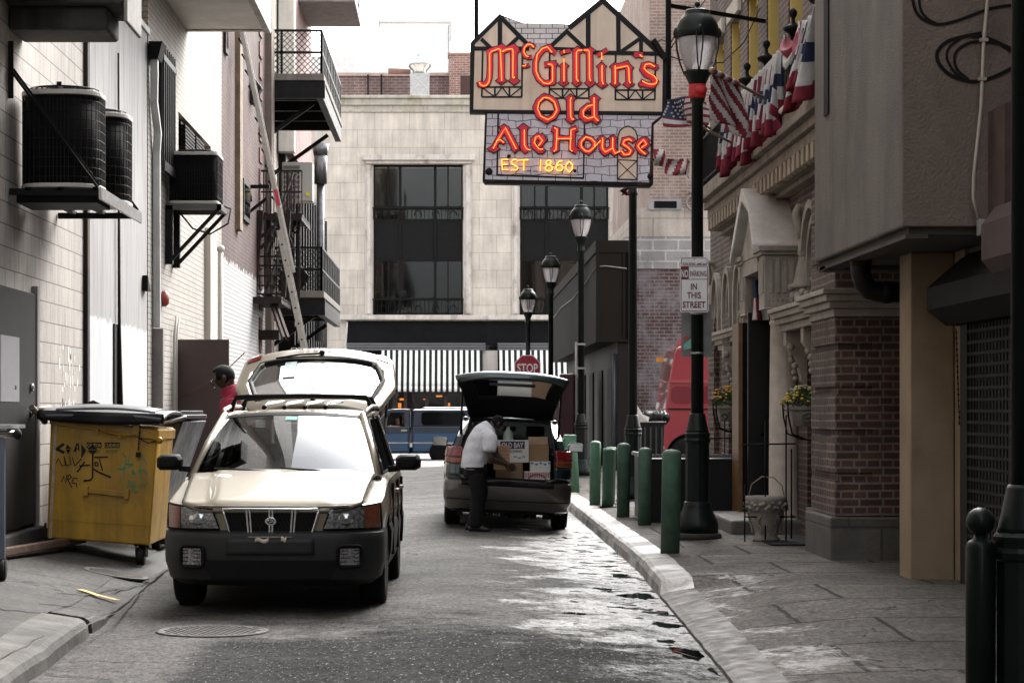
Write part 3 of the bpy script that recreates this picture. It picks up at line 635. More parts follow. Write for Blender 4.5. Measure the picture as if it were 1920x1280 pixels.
# --- condensing units and their brackets
def grille_box(t, x0, x1, y0, y1, z0, z1, rad, nb, side=louvre, name='grille'):
    """rounded box of fine upright wires with a few hoops"""
    def ring(e):
        out = []
        for cx, cy, a0 in ((x1-rad,y0+rad,-90),(x1-rad,y1-rad,0),(x0+rad,y1-rad,90),(x0+rad,y0+rad,180)):
            for k in range(8): a = R(a0+k*90/7); out.append((cx+(rad+e)*math.cos(a), cy+(rad+e)*math.sin(a)))
        return out
    MB().loft([[(x,y,z) for x, y in ring(-.03)] for z in (z0+.04, z1-.05)], 0, True).build('coil', black_matte, t)
    mb = MB(); rg = ring(0); per = rg + [rg[0]]
    for a, c in zip(per, per[1:]):
        L = math.hypot(c[0]-a[0], c[1]-a[1]); k = max(1, int(L/.035))
        for i in range(k):
            x, y = a[0]+(c[0]-a[0])*i/k, a[1]+(c[1]-a[1])*i/k; mb.box(x-.004, x+.004, y-.004, y+.004, z0+.04, z1-.05)
    for k in range(nb): z = z0+.1+(z1-z0-.2)*k/(nb-1); mb.tube([(x,y,z) for x, y in ring(.003)], .0042, 5, 0, True)
    mb.build(name, side, t)
    for za, zb in ((z0,z0+.04),(z1-.045,z1)): MB().loft([[(x,y,z) for x, y in ring(.010)] for z in (za, zb)], 0, False).build('casing', case_beige, t, bevel=.006)
    mb = MB(); cx, cy = (x0+x1)/2, (y0+y1)/2; rm = min(x1-x0, y1-y0)/2-.04
    for k in range(6): mb.tube([(cx+rm*(k+1)/6*math.cos(R(a)), cy+rm*(k+1)/6*math.sin(R(a)), z1+.03+.03*math.cos(k/6*1.5)) for a in range(0, 360, 20)], .006, 4, 0, True)
    for k in range(12): mb.bar((cx,cy,z1+.065), (cx+rm*math.cos(R(k*30)), cy+rm*math.sin(R(k*30)), z1+.03), .008)
    mb.build('fan_guard', black_paint, t)
t = thing('condenser_unit', 'large black louvred condenser on the wall shelf, nearer of the two', 'air conditioner', (-3.66,20.2,3.62), group='condensers on the angle iron shelf')
grille_box(t, -4.03, -3.30, 19.8, 20.55, 3.64, 4.55, .26, 9)
t = thing('condenser_unit', 'second black louvred condenser on the wall shelf, partly behind the first', 'air conditioner', (-3.66,21.6,3.62), group='condensers on the angle iron shelf')
grille_box(t, -4.0, -3.27, 21.3, 22.05, 3.64, 4.55, .26, 9)
def perforated(mb, a, b_, w=.05):
    a, b_ = Vector(a), Vector(b_); mb.bar(a, b_, w, .006); L = (b_-a).length
    mb.bar(a+Vector((0,.02,0)), b_+Vector((0,.02,0)), .006, w)
t = thing('wall_shelf', 'black angle iron shelf bracketed to the wall under two condensers', 'shelf', (XW,20.9,3.6))
mb = MB()
for y in (19.72, 22.15): mb.box(XW+.01, -3.24, y, y+.05, 3.56, 3.62)
for x in (-3.95, -3.65, -3.32): mb.box(x, x+.05, 19.72, 22.2, 3.60, 3.635)
mb.box(-4.05, -3.30, 19.85, 20.6, 3.50, 3.57); mb.build('frame', black_paint, t)
MB().box(-3.26, -3.235, 19.70, 22.3, 3.52, 3.63).build('front_rail', galv, t)
for y in (19.72, 22.15):
    mb = MB(); perforated(mb, (XW+.03,y,4.72), (-3.27,y,3.64)); mb.bar((XW+.025,y,4.45), (XW+.025,y,4.98), .05, .01); mb.build('brace', black_paint, t)
t = thing('condenser_unit', 'smaller dark louvred condenser with pale top on a steel wall bracket', 'air conditioner', (-3.7,31,4.55))
grille_box(t, -4.05, -3.36, 30.55, 31.35, 4.53, 5.27, .07, 4)
t = thing('wall_bracket', 'grey steel bracket with diagonal struts holding the smaller condenser', 'bracket', (XW,31,4.4))
mb = MB().box(XW+.01, -3.30, 30.5, 30.58, 4.44, 4.52).box(XW+.01, -3.30, 31.3, 31.38, 4.44, 4.52).box(-3.36, -3.30, 30.5, 31.38, 4.44, 4.52); mb.build('frame', pm('grey_steel', (.09,.085,.08), .5, .5), t)
for y in (30.55, 31.34): MB().box(XW+.005, XW+.11, y-.05, y+.05, 3.66, 4.5).bar((XW+.08,y,3.72), (-3.33,y,4.46), .05).build('strut', dark_steel, t)
mb = MB(); mb.tube([(-3.32,31.2,4.55),(-3.22,31.1,4.5),(-3.25,31.0,4.28),(-3.5,30.9,4.12),(-3.75,30.9,4.2),(-3.95,30.8,4.45)], .014, 6); tag(mb.build('black_cable', black_rubber), 'looped black cable hanging under the smaller condenser', 'cable')
# grey outdoor unit on the landing
t = thing('condenser_unit', 'beige boxed air conditioner with ribbed front on the fire escape landing', 'air conditioner', (-4.3,50.5,6.6))
x0, x1 = (529-VX)*50/F, (586-VX)*50/F; z0, z1 = H+(769-377)*50/F, H+(769-304)*50/F
MB().box(x0, x1, 50, 50.6, z0, z1).build('casing', pm('unit_grey', (.38,.36,.33), .5, var=.05), t, bevel=.02)
mb = MB()
for k in range(7): z = z0+.06+k*(z1-z0-.1)/7; mb.box(x0+.03, x0+(x1-x0)*.58, 49.97, 49.998, z, z+.07)
mb.build('grille', pm('unit_ribs', (.10,.095,.09), .5), t)
MB().box(x1-.16, x1-.06, 49.98, 49.998, z0+.12, z0+.2).build('sticker', pm('sticker_yellow', (.6,.5,.04), .6), t)
# wall flood lamps
for (px, py, d, lab) in ((472,168,43.5,'dark box floodlight on the red brick wall beside the ladder'), (562,520,49.0,'dark hooded wall lamp behind the lower balcony mesh')):
    c = P(px, py, d); t = thing('wall_floodlight', lab, 'lamp', c); mb = MB(); mb.prism([(c.x-.16,c.z-.28),(c.x+.02,c.z-.30),(c.x+.22,c.z+.02),(c.x+.06,c.z+.24),(c.x-.20,c.z+.22)], c.y-.18, c.y+.18, 'y'); mb.build('housing', pm('floodlight_brown', (.022,.015,.013), .5), t, bevel=.02)
    MB().bar((c.x-.45,c.y,c.z+.05), (c.x-.1,c.y,c.z+.05), .08).build('arm', black_paint, t)
# --- fire escape
t = thing('fire_escape', 'rusty brown iron fire escape stair between the balconies', 'fire escape', (-3.7,45.5,2.5))
def landing(px0, px1, pyn, pyf, d0, d1):
    a, b_ = P(px0, pyn, d0), P(px1, pyn, d0); z = a.z; mb = MB()
    n = 9
    for k in range(n): y = d0+(d1-d0)*k/n; mb.box(a.x, b_.x, y, y+(d1-d0)/n*.62, z-.02, z+.02)
    mb.box(a.x, b_.x, d0-.04, d0, z-.10, z+.04).box(b_.x-.05, b_.x, d0, d1, z-.10, z+.04); return mb, a, b_, z
mb, a, b_, z = landing(447, 528, 560, 600, 44.0, 46.6); z_lo = z; mb.box(a.x+.05, b_.x-.05, 44.1, 46.6, z-.06, z-.03); mb.build('lower_landing', brown_steel, t)
mb2, a2, b2, z2 = landing(468, 566, 404, 430, 45.5, 48.2); mb2.build('upper_landing', brown_steel, t)
for px in (484, 540): c = P(px, 404, 46.2); MB().bar((c.x,46.2,z_lo), (c.x,46.2,z2+1.0), .07).build('post', brown_steel, t)
for px, py0, py1 in ((472,395,650),(560,395,560)): c = P(px, py0, 46.8); e = P(px, py1, 46.8); MB().bar(c, e, .06).build('post', brown_steel, t)
mb = MB(); s0, s1 = P(500,562,45.2), P(553,405,46.8)
for dy in (-.35, .35): mb.bar((s0.x,s0.y+dy,s0.z), (s1.x,s1.y+dy,s1.z), .03, .18)
mb.bar((a2.x,45.5,z2+.95), (b2.x,45.5,z2+.95), .04).bar((a2.x,45.5,z2+.5), (b2.x,45.5,z2+.5), .03); mb.build('stringer', brown_steel, t)
mb = MB()
for k in range(10): p = s0.lerp(s1, (k+.5)/10); mb.box(p.x-.11, p.x+.11, p.y-.35, p.y+.35, p.z-.012, p.z+.012)
mb.build('treads', brown_steel, t)
mb = MB()
for k in range(16):
    p = s0.lerp(s1, k/15); mb.bar(p+Vector((0,-.36,0)), p+Vector((0,-.36,.95)), .025); q = Vector((a2.x+(b2.x-a2.x)*k/15, 45.5, z2)); mb.bar(q, q+Vector((0,0,.95)), .022)
mb.bar(s0+Vector((0,-.36,.95)), s1+Vector((0,-.36,.95)), .04).bar(s0+Vector((0,.36,.95)), s1+Vector((0,.36,.95)), .04).bar(P(548,395,46.3), P(486,470,46.3), .07).bar(P(560,440,46.5), P(488,395,46.5), .05); mb.build('railing', brown_steel, t)
mb = MB(); c = [P(445,572,44.2),P(452,515,44.2),P(462,522,44.4),P(468,545,44.6),P(468,598,44.6)]; mb.tube(c, .022, 6); mb.tube([P(458,518,44.3),P(458,580,44.3)], .018, 6); mb.build('grab_rail', brown_steel, t)
mb = MB()
for a, b_, w_ in (((488,395),(475,562),.13),((479,395),(470,640),.07),((541,395),(531,556),.10),((487,446),(514,424),.06),((487,466),(512,444),.07),((520,400),(552,470),.06),((497,405),(497,560),.04),((508,405),(508,560),.03),((519,470),(519,560),.03)): mb.bar(P(*a,44.9), P(*b_,44.9), w_)
for y in (481, 498, 517, 535, 551): mb.bar(P(478,y,44.88), P(530,y,44.88), .035)
mb.build('ladder_frame', brown_steel, t)
mb = MB(); q0, q1 = P(508,566,44.2), P(532,635,43.2)
for dx in (0, .09): mb.bar(q0+Vector((dx,0,0)), q1+Vector((dx,0,0)), .05, .10)
mb.build('drop_stair', brown_steel, t)
mb = MB().bar(P(476,628,45.5), P(525,628,45.5), .55, .2).bar(P(470,600,45.5), P(482,640,45.5), .06); mb.build('step_plate', brown_steel, t)
mb = MB(); mb.bar(P(453,350,43.5), P(505,350,43.5), .07).bar(P(453,350,43.5), P(452,412,43.5), .07).bar(P(452,410,43.5), P(500,372,43.5), .06).tube([P(467,352,43.5),P(467,378,43.5)], [.03,.07], 8)
tag(mb.build('hoist_bracket', black_paint), 'black iron triangular bracket fixed to the red brick wall', 'bracket')
for z_, nm in ((.0,'x'),):
    mb = MB()
    for k in range(14):
        p = Vector((-3.1+.0, 56.2+k*.22, 1.0+k*.16)); mb.box(p.x-1.0, p.x+.2, p.y-.1, p.y+.1, p.z-.02, p.z+.02)
    for x in (-4.1, -2.9): mb.bar((x,56.0,.9), (x,59.2,3.2), .05, .16).bar((x,56.0,1.7), (x,59.2,4.0), .04)
    tag(mb.build('steel_stair', pm('grey_stair', (.16,.155,.15), .5, .5)), 'grey steel stair under the lower balcony', 'stair')
# --- long ladder leaning on the wall
t = thing('extension_ladder', 'long aluminium ladder leaning against the red brick building', 'ladder', (-2.2,40,0))
base_, top_ = Vector((-2.2,40,.06)), Vector((-4.02,40,8.75))
for y in (-.23, .23):
    mb = MB(); o = Vector((0,y,0)); mid = base_.lerp(top_, .56)
    mb.bar(base_+o, mid+o, .105, .03, 0, (0,1,0)); mb.bar(mid.lerp(base_,.16)+o*.84+Vector((.07,0,.015)), top_+o*.84+Vector((.07,0,.015)), .085, .03, 0, (0,1,0)); mb.build('rail', alu, t, bevel=.004)
for k in range(29):
    p = base_.lerp(top_, (k+.6)/29.5); MB().tube([p+Vector((0,-.26,0)), p+Vector((0,.26,0))], .019, 8).build('rung', dark_steel, t)
p0 = base_.lerp(top_, .61)+Vector((.085,-.225,.02)); p1 = base_.lerp(top_, .645)+Vector((.085,-.225,.02)); MB().bar(p0, p1, .07, .012, 0, (0,1,0)).build('warning_label', pm('label_red', (.45,.03,.05), .5), t)
# ================================================================ across the far street
FD = 95.0; k_ = FD/F
def fx(px): return (px-VX)*k_
def fz(py): return H-(py-VY)*k_
stone = brick('pale_limestone', (.58,.52,.45), (.51,.455,.395), (.33,.30,.26), 1.55, .78, .014, .16, .25, .2, rough=.85, stain=(.40,.36,.30), stv=.66)
stone_trim = pm('limestone_trim', (.54,.495,.45), .8, var=.12, vs=1.5, streak=.2, bmp=.15, bs=20, stain=(.19,.155,.12), stv=.60)
fasc = pm('shop_fascia_dark', (.018,.017,.019), .75, var=.25, spec=.15, vs=1.5, streak=.2)
clear_pane = glass('dim_window_pane', (.75,.8,.8), .6, .03, 1.34)
t = thing('stone_building', 'pale stone shop building with striped awnings facing down the alley', 'building', (2,80,0))
mb = MB(); cols = [(-9,fx(700)),(fx(868),fx(975)),(fx(1141),fx(1222))]
for a, b_ in cols: mb.box(a, b_, FD, FD+.5, fz(602), fz(308))
mb.box(-9, fx(1222), FD, FD+.5, fz(308), fz(186)).box(-9, fx(650), FD, FD+.5, -.1, fz(602)); mb.box(-9, fx(1222), FD+3.5, FD+8, -.1, fz(190)); mb.box(fx(1218), fx(1222), FD+.5, FD+3.5, -.1, fz(190))
for a, b_ in ((fx(700),fx(868)),(fx(975),fx(1141))): mb.box(a, b_, FD, FD+.5, fz(602), fz(590))
mb.build('wall', stone, t)
mb = MB()
mb.box(-9, fx(1222)+.1, FD-.28, FD+.6, fz(186), fz(180)).box(-9, fx(1222)+.06, FD-.16, FD-.002, fz(198), fz(186)).box(-9, fx(1222)+.05, FD-.07, FD-.002, fz(211), fz(206))
mb.build('cornice', pm('mossy_cornice', (.44,.41,.35), .85, var=.25, vs=1.2, streak=.25, stain=(.20,.17,.07), stv=.6), t, bevel=.03)
for a, b_ in ((700,868),(975,1141)):
    mb = MB()
    mb.box(fx(a-20), fx(b_+22), FD-.42, FD-.002, fz(302), fz(292)).box(fx(a-14), fx(b_+16), FD-.26, FD-.002, fz(308), fz(302))
    for s, e in ((a-15,a-2),(b_+2,b_+17)): mb.box(fx(s), fx(e), FD-.10, FD-.002, fz(590), fz(308)); mb.box(fx(s)+.08, fx(e)-.06, FD-.16, FD-.102, fz(588), fz(309))
    mb.build('window_surround', stone_trim, t, bevel=.02)
    wn = MB(); xs = [a+.5, a+50, a+116, b_-.5]
    for x in xs: wn.box(fx(x)-.06, fx(x)+.06, FD+.18, FD+.30, fz(590), fz(308))
    for x in (a+28, a+140): wn.box(fx(x)-.03, fx(x)+.03, FD+.2, FD+.28, fz(590), fz(487)); wn.box(fx(x)-.03, fx(x)+.03, FD+.2, FD+.28, fz(412), fz(308))
    for y in (310, 388, 412, 487, 560, 588): wn.box(fx(a), fx(b_), FD+.2, FD+.29, fz(y)-.05, fz(y)+.05)
    wn.box(fx(a), fx(b_), FD+.19, FD+.27, fz(485), fz(415))
    for x in (a+50, a+116): wn.box(fx(x)-.05, fx(x)+.05, FD+.12, FD+.189, fz(484), fz(416))
    o = wn.build('window', black_paint, t)
    g = MB()
    for y0, y1 in ((410,312),(586,489)): g.box(fx(a), fx(b_), FD+.31, FD+.315, fz(y0), fz(y1))
    g.build('pane', clear_pane, o)
    for y0, y1 in ((412,390),(590,561)):
        rl = MB(); rl.bar((fx(a-3),FD-.02,fz(y1)), (fx(b_+3),FD-.02,fz(y1)), .05)
        for q in range(22): x = fx(a)+(fx(b_)-fx(a))*q/21; rl.bar((x,FD-.02,fz(y0)), (x,FD-.02,fz(y1)), .02)
        for q in range(5): c = fx(a+18+q*33); rl.tube([(c+.16*math.cos(R(an)), FD-.02, fz(y0)+.22+.2*math.sin(R(an))) for an in range(0,181,30)], .018, 5)
        rl.build('window_rail', black_paint, o)
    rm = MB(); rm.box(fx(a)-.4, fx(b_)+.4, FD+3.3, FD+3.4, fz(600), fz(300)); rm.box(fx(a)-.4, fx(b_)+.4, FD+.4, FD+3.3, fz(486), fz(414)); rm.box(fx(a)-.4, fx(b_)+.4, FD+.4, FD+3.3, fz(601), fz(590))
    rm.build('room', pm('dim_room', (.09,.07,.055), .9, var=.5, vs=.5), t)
    blind = MB()
    for q in range(7): x = fx(a+4)+q*.14; blind.box(x, x+.10, FD+.5, FD+.52, fz(408), fz(320+(q % 3)*4))
    blind.build('blind', pm('pale_blind', (.20,.18,.155), .8), o)
MB().box(fx(634), fx(1222), FD-.35, FD-.002, fz(600), fz(591)).build('sill_band', stone_trim, t, bevel=.03)
mb = MB().box(fx(650), fx(1222), FD-.06, FD+.4, fz(646), fz(602)); 
for x in (724, 800, 872, 900, 960): mb.box(fx(x)-.02, fx(x)+.02, FD-.075, FD-.061, fz(645), fz(603))
mb.build('fascia', fasc, t)
box_m = pm('shutter_box_grey', (.10,.10,.105), .45, .3, var=.1)
for a, b_ in ((651,910),(933,1060)):
    mb = MB()
    for q in range(3): mb.box(fx(a), fx(b_), FD-.30+q*.02, FD-.065, fz(657-q*5), fz(653-q*5))
    mb.build('awning_box', box_m, t)
mb = MB().box(fx(905), fx(933), FD-.10, FD+.3, .14, fz(657)); mb.build('pier', stone_trim, t)
aw_w = pm('awning_white', (.74,.73,.70), .8, var=.06); aw_d = pm('awning_dark_green', (.020,.030,.026), .85, var=.15)
for a, b_, n in ((716,904,36),(936,1066,24)):
    mb = MB()
    x0, x1 = fx(a), fx(b_); yb, zt, zb = FD-1.15, fz(657), fz(724)
    mb.grid(lambda u, v: (x0+(x1-x0)*u, FD-.32+(yb-FD+.32)*v, zt+(zb-zt)*v-.05*math.sin(math.pi*v)), n, 6, lambda u, v: int(u*n) % 2)
    mb.grid(lambda u, v: (x0+(x1-x0)*u, yb-.004+.015*math.sin(u*n*3.1), zb-.25*v-.02*abs(math.sin(u*n*math.pi))), n, 2, lambda u, v: int(u*n) % 2)
    mb.build('awning', [aw_w, aw_d], t, solid=.01)
# shop front under the awnings
lampm = emit('warm_shop_lamp', (1,.30,.05), .5)
mb = MB()
for x in (718, 760, 800, 836, 866, 900, 940, 985, 1030): mb.box(fx(x)-.07, fx(x)+.07, FD+.15, FD+.30, .14, fz(645))
mb.box(fx(650), fx(1066), FD+.12, FD+.3, .14, .7); mb.build('shop_front', pm('shopfront_frame', (.045,.018,.014), .4), t)
MB().box(fx(650), fx(1066), FD+.22, FD+.23, .7, fz(645)).build('shop_pane', glass('shop_pane', (.8,.8,.8), .75, .03), t)
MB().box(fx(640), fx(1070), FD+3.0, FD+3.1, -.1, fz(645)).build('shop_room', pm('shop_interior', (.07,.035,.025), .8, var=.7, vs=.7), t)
for px, py, w_, h_ in ((748,760,5,10),(752,748,6,4),(823,742,9,3),(886,770,4,8),(795,748,3,2),(1005,770,6,8),(842,758,3,6)): MB().box(fx(px)-w_*k_/1.6, fx(px)+w_*k_/1.6, FD+1.2, FD+1.3, fz(py)-h_*k_/2, fz(py)+h_*k_/2).build('shop_lamp', lampm, t)
mb = MB(); rnd = random.Random(4)
for _ in range(26):
    x = fx(rnd.uniform(705,1060)); z = rnd.uniform(.7,1.9); mb.box(x, x+rnd.uniform(.1,.35), FD+1.0, FD+1.4, z-.3, z)
mb.build('shop_goods', pm('shop_goods', (.13,.07,.05), .7, var=.8, vs=3), t)
# small things on the window sills
def small(name, label, cat, px, py, fn, mat, grp='odd things on the office window sills'):
    c = P(px, py, FD+.62); o = tag(fn(MB(), c).build(name, mat), label, cat, grp)
small('yellow_cup', 'yellow cup on the office window sill', 'cup', 707, 557, lambda m, c: m.lathe([(.07,0),(.10,.28),(.09,.28),(.06,.02),(.0001,.02)], c, 12), pm('cup_yellow', (.6,.42,.03), .5))
small('white_tub', 'white tub on the sill to the right of the yellow cup', 'tub', 757, 557, lambda m, c: m.lathe([(.12,0),(.14,.3),(.0001,.31)], c, 12), white_paint)
small('pot_plant', 'small green pot plant on the office window sill', 'plant', 782, 557, lambda m, c: [m.lathe([(.08,0),(.11,.16),(.0001,.16)], c, 10)] and [m.add([c+Vector((0,0,.16)), c+Vector((math.cos(q)*.2, math.sin(q)*.2, .35+.15*math.sin(q*7))), c+Vector((math.cos(q+.5)*.16, math.sin(q+.5)*.16, .30))], [(0,1,2)]) for q in range(14)] and m, pm('leaf_green', (.05,.12,.04), .6))
small('paper_stack', 'flat stack of white papers on the sill beside the cup', 'paper stack', 730, 560, lambda m, c: m.box(c.x-.3, c.x+.3, c.y-.1, c.y+.15, c.z, c.z+.10), white_paint)
# roofscape
t = thing('roof_block', 'white painted plant room block on the roof behind', 'roof block', P(778,180,111)); a, b_ = P(712,190,111), P(843,42,111)
MB().box(a.x, b_.x, 111, 117, a.z-3, b_.z).build('wall', brick('white_roof_brick', (.80,.79,.78), (.76,.75,.74), (.66,.65,.64), .6, .25, .012, .06, .08, .2), t)
MB().box(a.x-.1, b_.x+.1, 110.9, 117.1, b_.z+.003, b_.z+.12).build('coping', white_paint, t); MB().tube([P(842,185,110.8), P(842,48,110.8)], .05, 6).build('downpipe', galv, t)
t = thing('roof_parapet', 'dark red brick parapet wall behind the stone cornice', 'wall', P(750,180,103)); a, b_ = P(560,190,103), P(885,143,103)
db = brick('dark_roof_brick', (.15,.085,.08), (.11,.065,.06), (.22,.19,.18), .4, .14, .02, .3, .2)
MB().box(a.x, b_.x, 103, 103.5, a.z-2, b_.z).build('wall', db, t); MB().box(a.x, b_.x, 102.9, 103.6, b_.z+.002, b_.z+.15).build('coping', pm('pink_coping', (.36,.27,.24), .8, var=.2), t)
mb = MB()
for px in (690, 715): mb.bar(P(px,178,102.8), P(px,140,102.8), .07)
mb.build('pipe', black_paint, t)
t = thing('pale_roof_wall', 'pale low roof wall beside the tall white roof block', 'wall', P(660,140,118)); a, b_ = P(560,150,118), P(712,106,118)
MB().box(a.x, b_.x, 118, 119, a.z-3, b_.z).build('wall', pm('pale_roof_wall', (.66,.64,.63), .8, var=.1), t)
t = thing('brick_chimney', 'square red brick chimney stack to the right of the steel roof vent', 'chimney', P(868,180,102)); a, b_ = P(842,190,102), P(900,103,102)
MB().box(a.x, b_.x, 102, 103.2, a.z-1, b_.z).build('stack', brick('chimney_brick', (.27,.13,.10), (.20,.095,.08), (.36,.32,.29), .30, .11, .016, .3, .15), t)
MB().box(a.x+.55, b_.x-.1, 101.96, 101.998, a.z+.3, b_.z-1.0).build('opening', pm('dark_panel', (.05,.025,.022), .9), t); MB().box(a.x-.06, b_.x+.06, 101.94, 103.26, b_.z+.002, b_.z+.12).build('cap', pm('chimney_cap', (.30,.20,.17), .8), t)  # flat darker panel set on the face of the stack
t = thing('roof_vent', 'shiny round steel exhaust vent on a square base on the roof', 'roof vent', P(787,178,100)); c = P(787,178,100); s_ = 100/F
MB().box(c.x-18*s_, c.x+18*s_, 99.55, 100.45, c.z-.3, c.z+38*s_).build('base', galv, t, bevel=.02)
MB().lathe([(14*s_,38*s_),(13*s_,44*s_),(21*s_,52*s_),(22*s_,66*s_),(20*s_,67*s_),(12*s_,68*s_),(11*s_,75*s_),(.001,75*s_)], c, 20).build('hood', pm('bright_steel', (.6,.6,.6), .25, 1, var=.15), t)
tag(MB().tube([P(728,134,101), P(770,134,101)], .15, 10).build('roof_duct', pm('duct_brown', (.22,.12,.10), .6)), 'short brown duct lying on the roof left of the vent', 'duct')
t = thing('distant_tower', 'tall pinkish ribbed tower far behind the sign', 'tower', P(1226,300,170)); a, b_ = P(1190,900,170), P(1300,-500,170)
MB().box(a.x, b_.x+3, 170, 176, a.z, b_.z).build('wall', brick('tower_brick', (.40,.31,.29), (.36,.28,.26), (.5,.42,.40), 1.2, .5, .03, .1, .1), t)
mb = MB()
for q in range(7): x = a.x+.35+q*.72; mb.box(x, x+.3, 169.7, 169.99, a.z, b_.z)
mb.build('ribs', pm('tower_rib', (.24,.19,.18), .85), t)
# ---------------------------------------------------------------- brick building beyond the pub
BD = 52.0
t = thing('tall_brick_building', 'tall brown brick building with whitewashed base facing the parking yard', 'building', (8,60,0))
MB().box(P(1218,0,BD).x, 16, BD, 64, H+(769-390)*BD/F, 13).build('wall', brick('brown_brick', (.34,.235,.185), (.25,.17,.14), (.42,.37,.33), .215, .078, .012, .22, .15, stain=(.46,.39,.36), stv=.60), t)
MB().box(P(1196,0,BD).x, 16, BD-.06, 64, H+(769-444)*BD/F, H+(769-390)*BD/F-.003).build('stone_band', stone, t)
MB().box(4.21, 16, BD-.05, 64, H+(769-504)*BD/F, H+(769-444)*BD/F-.003).build('block_band', brick('grey_blocks', (.36,.35,.34), (.31,.30,.29), (.55,.53,.50), .62, .26, .022, .15, .15, .3, stain=(.2,.19,.18), stv=.62), t)
MB().box(4.21, 16, BD, 64, -.2, H+(769-504)*BD/F-.003).build('lower_wall', brick('whitewashed_brick', (.13,.055,.048), (.07,.038,.038), (.20,.18,.18), .235, .088, .016, .4, .3, .7, stain=(.25,.225,.23), stv=.54), t)
f = MB().box(P(1216,0,BD).x, P(1277,0,BD).x, BD-.10, BD-.061, H+(769-394)*BD/F, H+(769-374)*BD/F).build('window', pm('grey_frame', (.33,.34,.34), .7), t)
MB().box(P(1226,0,BD).x, P(1268,0,BD).x, BD-.115, BD-.102, H+(769-391)*BD/F, H+(769-378)*BD/F).build('pane', black_matte, f)
mb = MB(); c = P(1291,372,BD-.2); mb.tube([c+Vector((.0,0,.15)), c+Vector((.25,0,.15))], .06, 8).tube([c+Vector((.18*math.cos(R(q))+.12, 0, .18*math.sin(R(q))-.1)) for q in range(0,360,30)], .035, 6, 0, True); mb.build('wall_scroll', pm('scroll_stone', (.32,.29,.27), .8), t)
# dark projecting building with big sign box
t = thing('dark_shop_building', 'dark brown shop with a big blank boxed canopy over the pavement', 'building', (3.9,60,0))
dk = pm('dark_brown_panel', (.030,.024,.020), .8, spec=.15, var=.15, vs=1.5); dkl = pm('brown_panel_light', (.044,.037,.031), .8, spec=.15, var=.12, vs=2)
z0, z1 = 3.18, 5.55
MB().box(3.40, 4.20, 50.05, 71.8, z0, z1-.28).build('canopy_box', dk, t)
mb = MB().box(3.37, 4.23, 50.0, 71.9, z1-.279, z1)
for x0, x1 in ((3.38,3.47),(4.02,4.06),(4.14,4.20)): mb.box(x0, x1, 49.99, 50.047, z0, z1-.281)
mb.box(3.375, 4.21, 49.985, 50.049, z0-.003, z0+.05); mb.build('canopy_trim', dkl, t)
MB().box(3.471, 4.018, 50.03, 50.048, z0+.05, z1-.282).build('end_panel', dkl, t)
mb = MB().tube([(3.385,71,z1-.9),(3.385,66,z1-.8),(3.385,60,z1-.86),(3.385,54,z1-.75),(3.385,50.02,z1-.62),(3.6,49.97,z1-.60),(4.1,49.97,z1-.66)], .012, 5); mb.build('loose_wire', pm('wire_grey', (.35,.34,.33), .5), t)
MB().box(3.9, 4.20, 50.1, 71.5, -.1, z0-.002).build('wall', pm('dark_red_brown_wall', (.020,.010,.009), .6, var=.3, vs=1.5, streak=.2), t)
for y in (51.5, 55, 58.5, 62, 65.5): MB().box(3.86, 3.898, y, y+1.5, .12, 2.6).build('door', black_paint, t)
mb = MB().tube([(3.84,50.3,.12),(3.84,50.3,2.9)], .055, 8); mb.build('post', pm('blue_grey_post', (.10,.12,.14), .4, .4), t)
# yard
struct(MB().box(4.0, 30, 33.2, 51.9, -.1, .19).build('ground', pave_r))
# ================================================================ right side: near stucco building
stucco = pm('brown_stucco', (.138,.120,.106), .9, var=.14, vs=1.5, streak=.28, sk=1.1, bmp=.6, bs=60, stain=(.075,.064,.056), stv=.57)
stucco_e = pm('end_stucco', (.175,.135,.112), .9, var=.10, vs=2, bmp=.7, bs=38, stain=(.10,.075,.06), stv=.67)
tan_paint = pm('tan_masonry_paint', (.27,.20,.13), .8, var=.12, vs=3, bmp=.25, bs=30, stain=(.17,.11,.06), stv=.68)
t = thing('stucco_building', 'brown stucco building with a heavy overhanging upper box and a rolling shutter', 'building', (5,14,0))
MB().box(4.27, 10, -45, 18.4, -.3, 15).build('wall', pm('dark_stucco', (.10,.082,.068), .9, var=.2), t)
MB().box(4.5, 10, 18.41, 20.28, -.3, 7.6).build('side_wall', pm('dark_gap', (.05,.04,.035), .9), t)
MB().box(3.40, 4.268, 16.1, 20.0, 2.95, 7.5).build('overhang', [stucco], t, bevel=.02)
MB().box(3.75, 4.268, -20, 11.8, -.1, 7.5).build('unseen_shade_wall', stucco, t)  # added out of view to keep sky light off the pilaster
MB().box(3.403, 4.268, 16.085, 16.098, 2.96, 7.5).build('end_render', stucco_e, t)
MB().box(3.385, 3.398, 19.2, 19.42, 4.24, 7.5).build('slot', black_matte, t)  # groove shade put in as a black strip on the face
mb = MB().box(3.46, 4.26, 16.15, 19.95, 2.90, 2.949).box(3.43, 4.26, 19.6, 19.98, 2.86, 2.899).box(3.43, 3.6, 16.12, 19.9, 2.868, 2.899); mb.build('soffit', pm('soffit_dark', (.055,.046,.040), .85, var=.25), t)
MB().box(3.86, 4.23, 17.95, 18.395, .02, 2.899).build('pilaster', tan_paint, t, bevel=.012)
MB().box(4.231, 4.266, 17.6, 17.94, .02, 2.9).build('jamb', tan_paint, t)
mb = MB().prism([(4.26,2.86),(3.94,2.58),(3.94,2.40),(4.10,2.27),(4.26,2.27)], 8.5, 17.7, 'y'); mb.build('shutter_hood', pm('hood_brown_black', (.030,.025,.023), .7, 0, var=.25, vs=3, spec=.2), t)
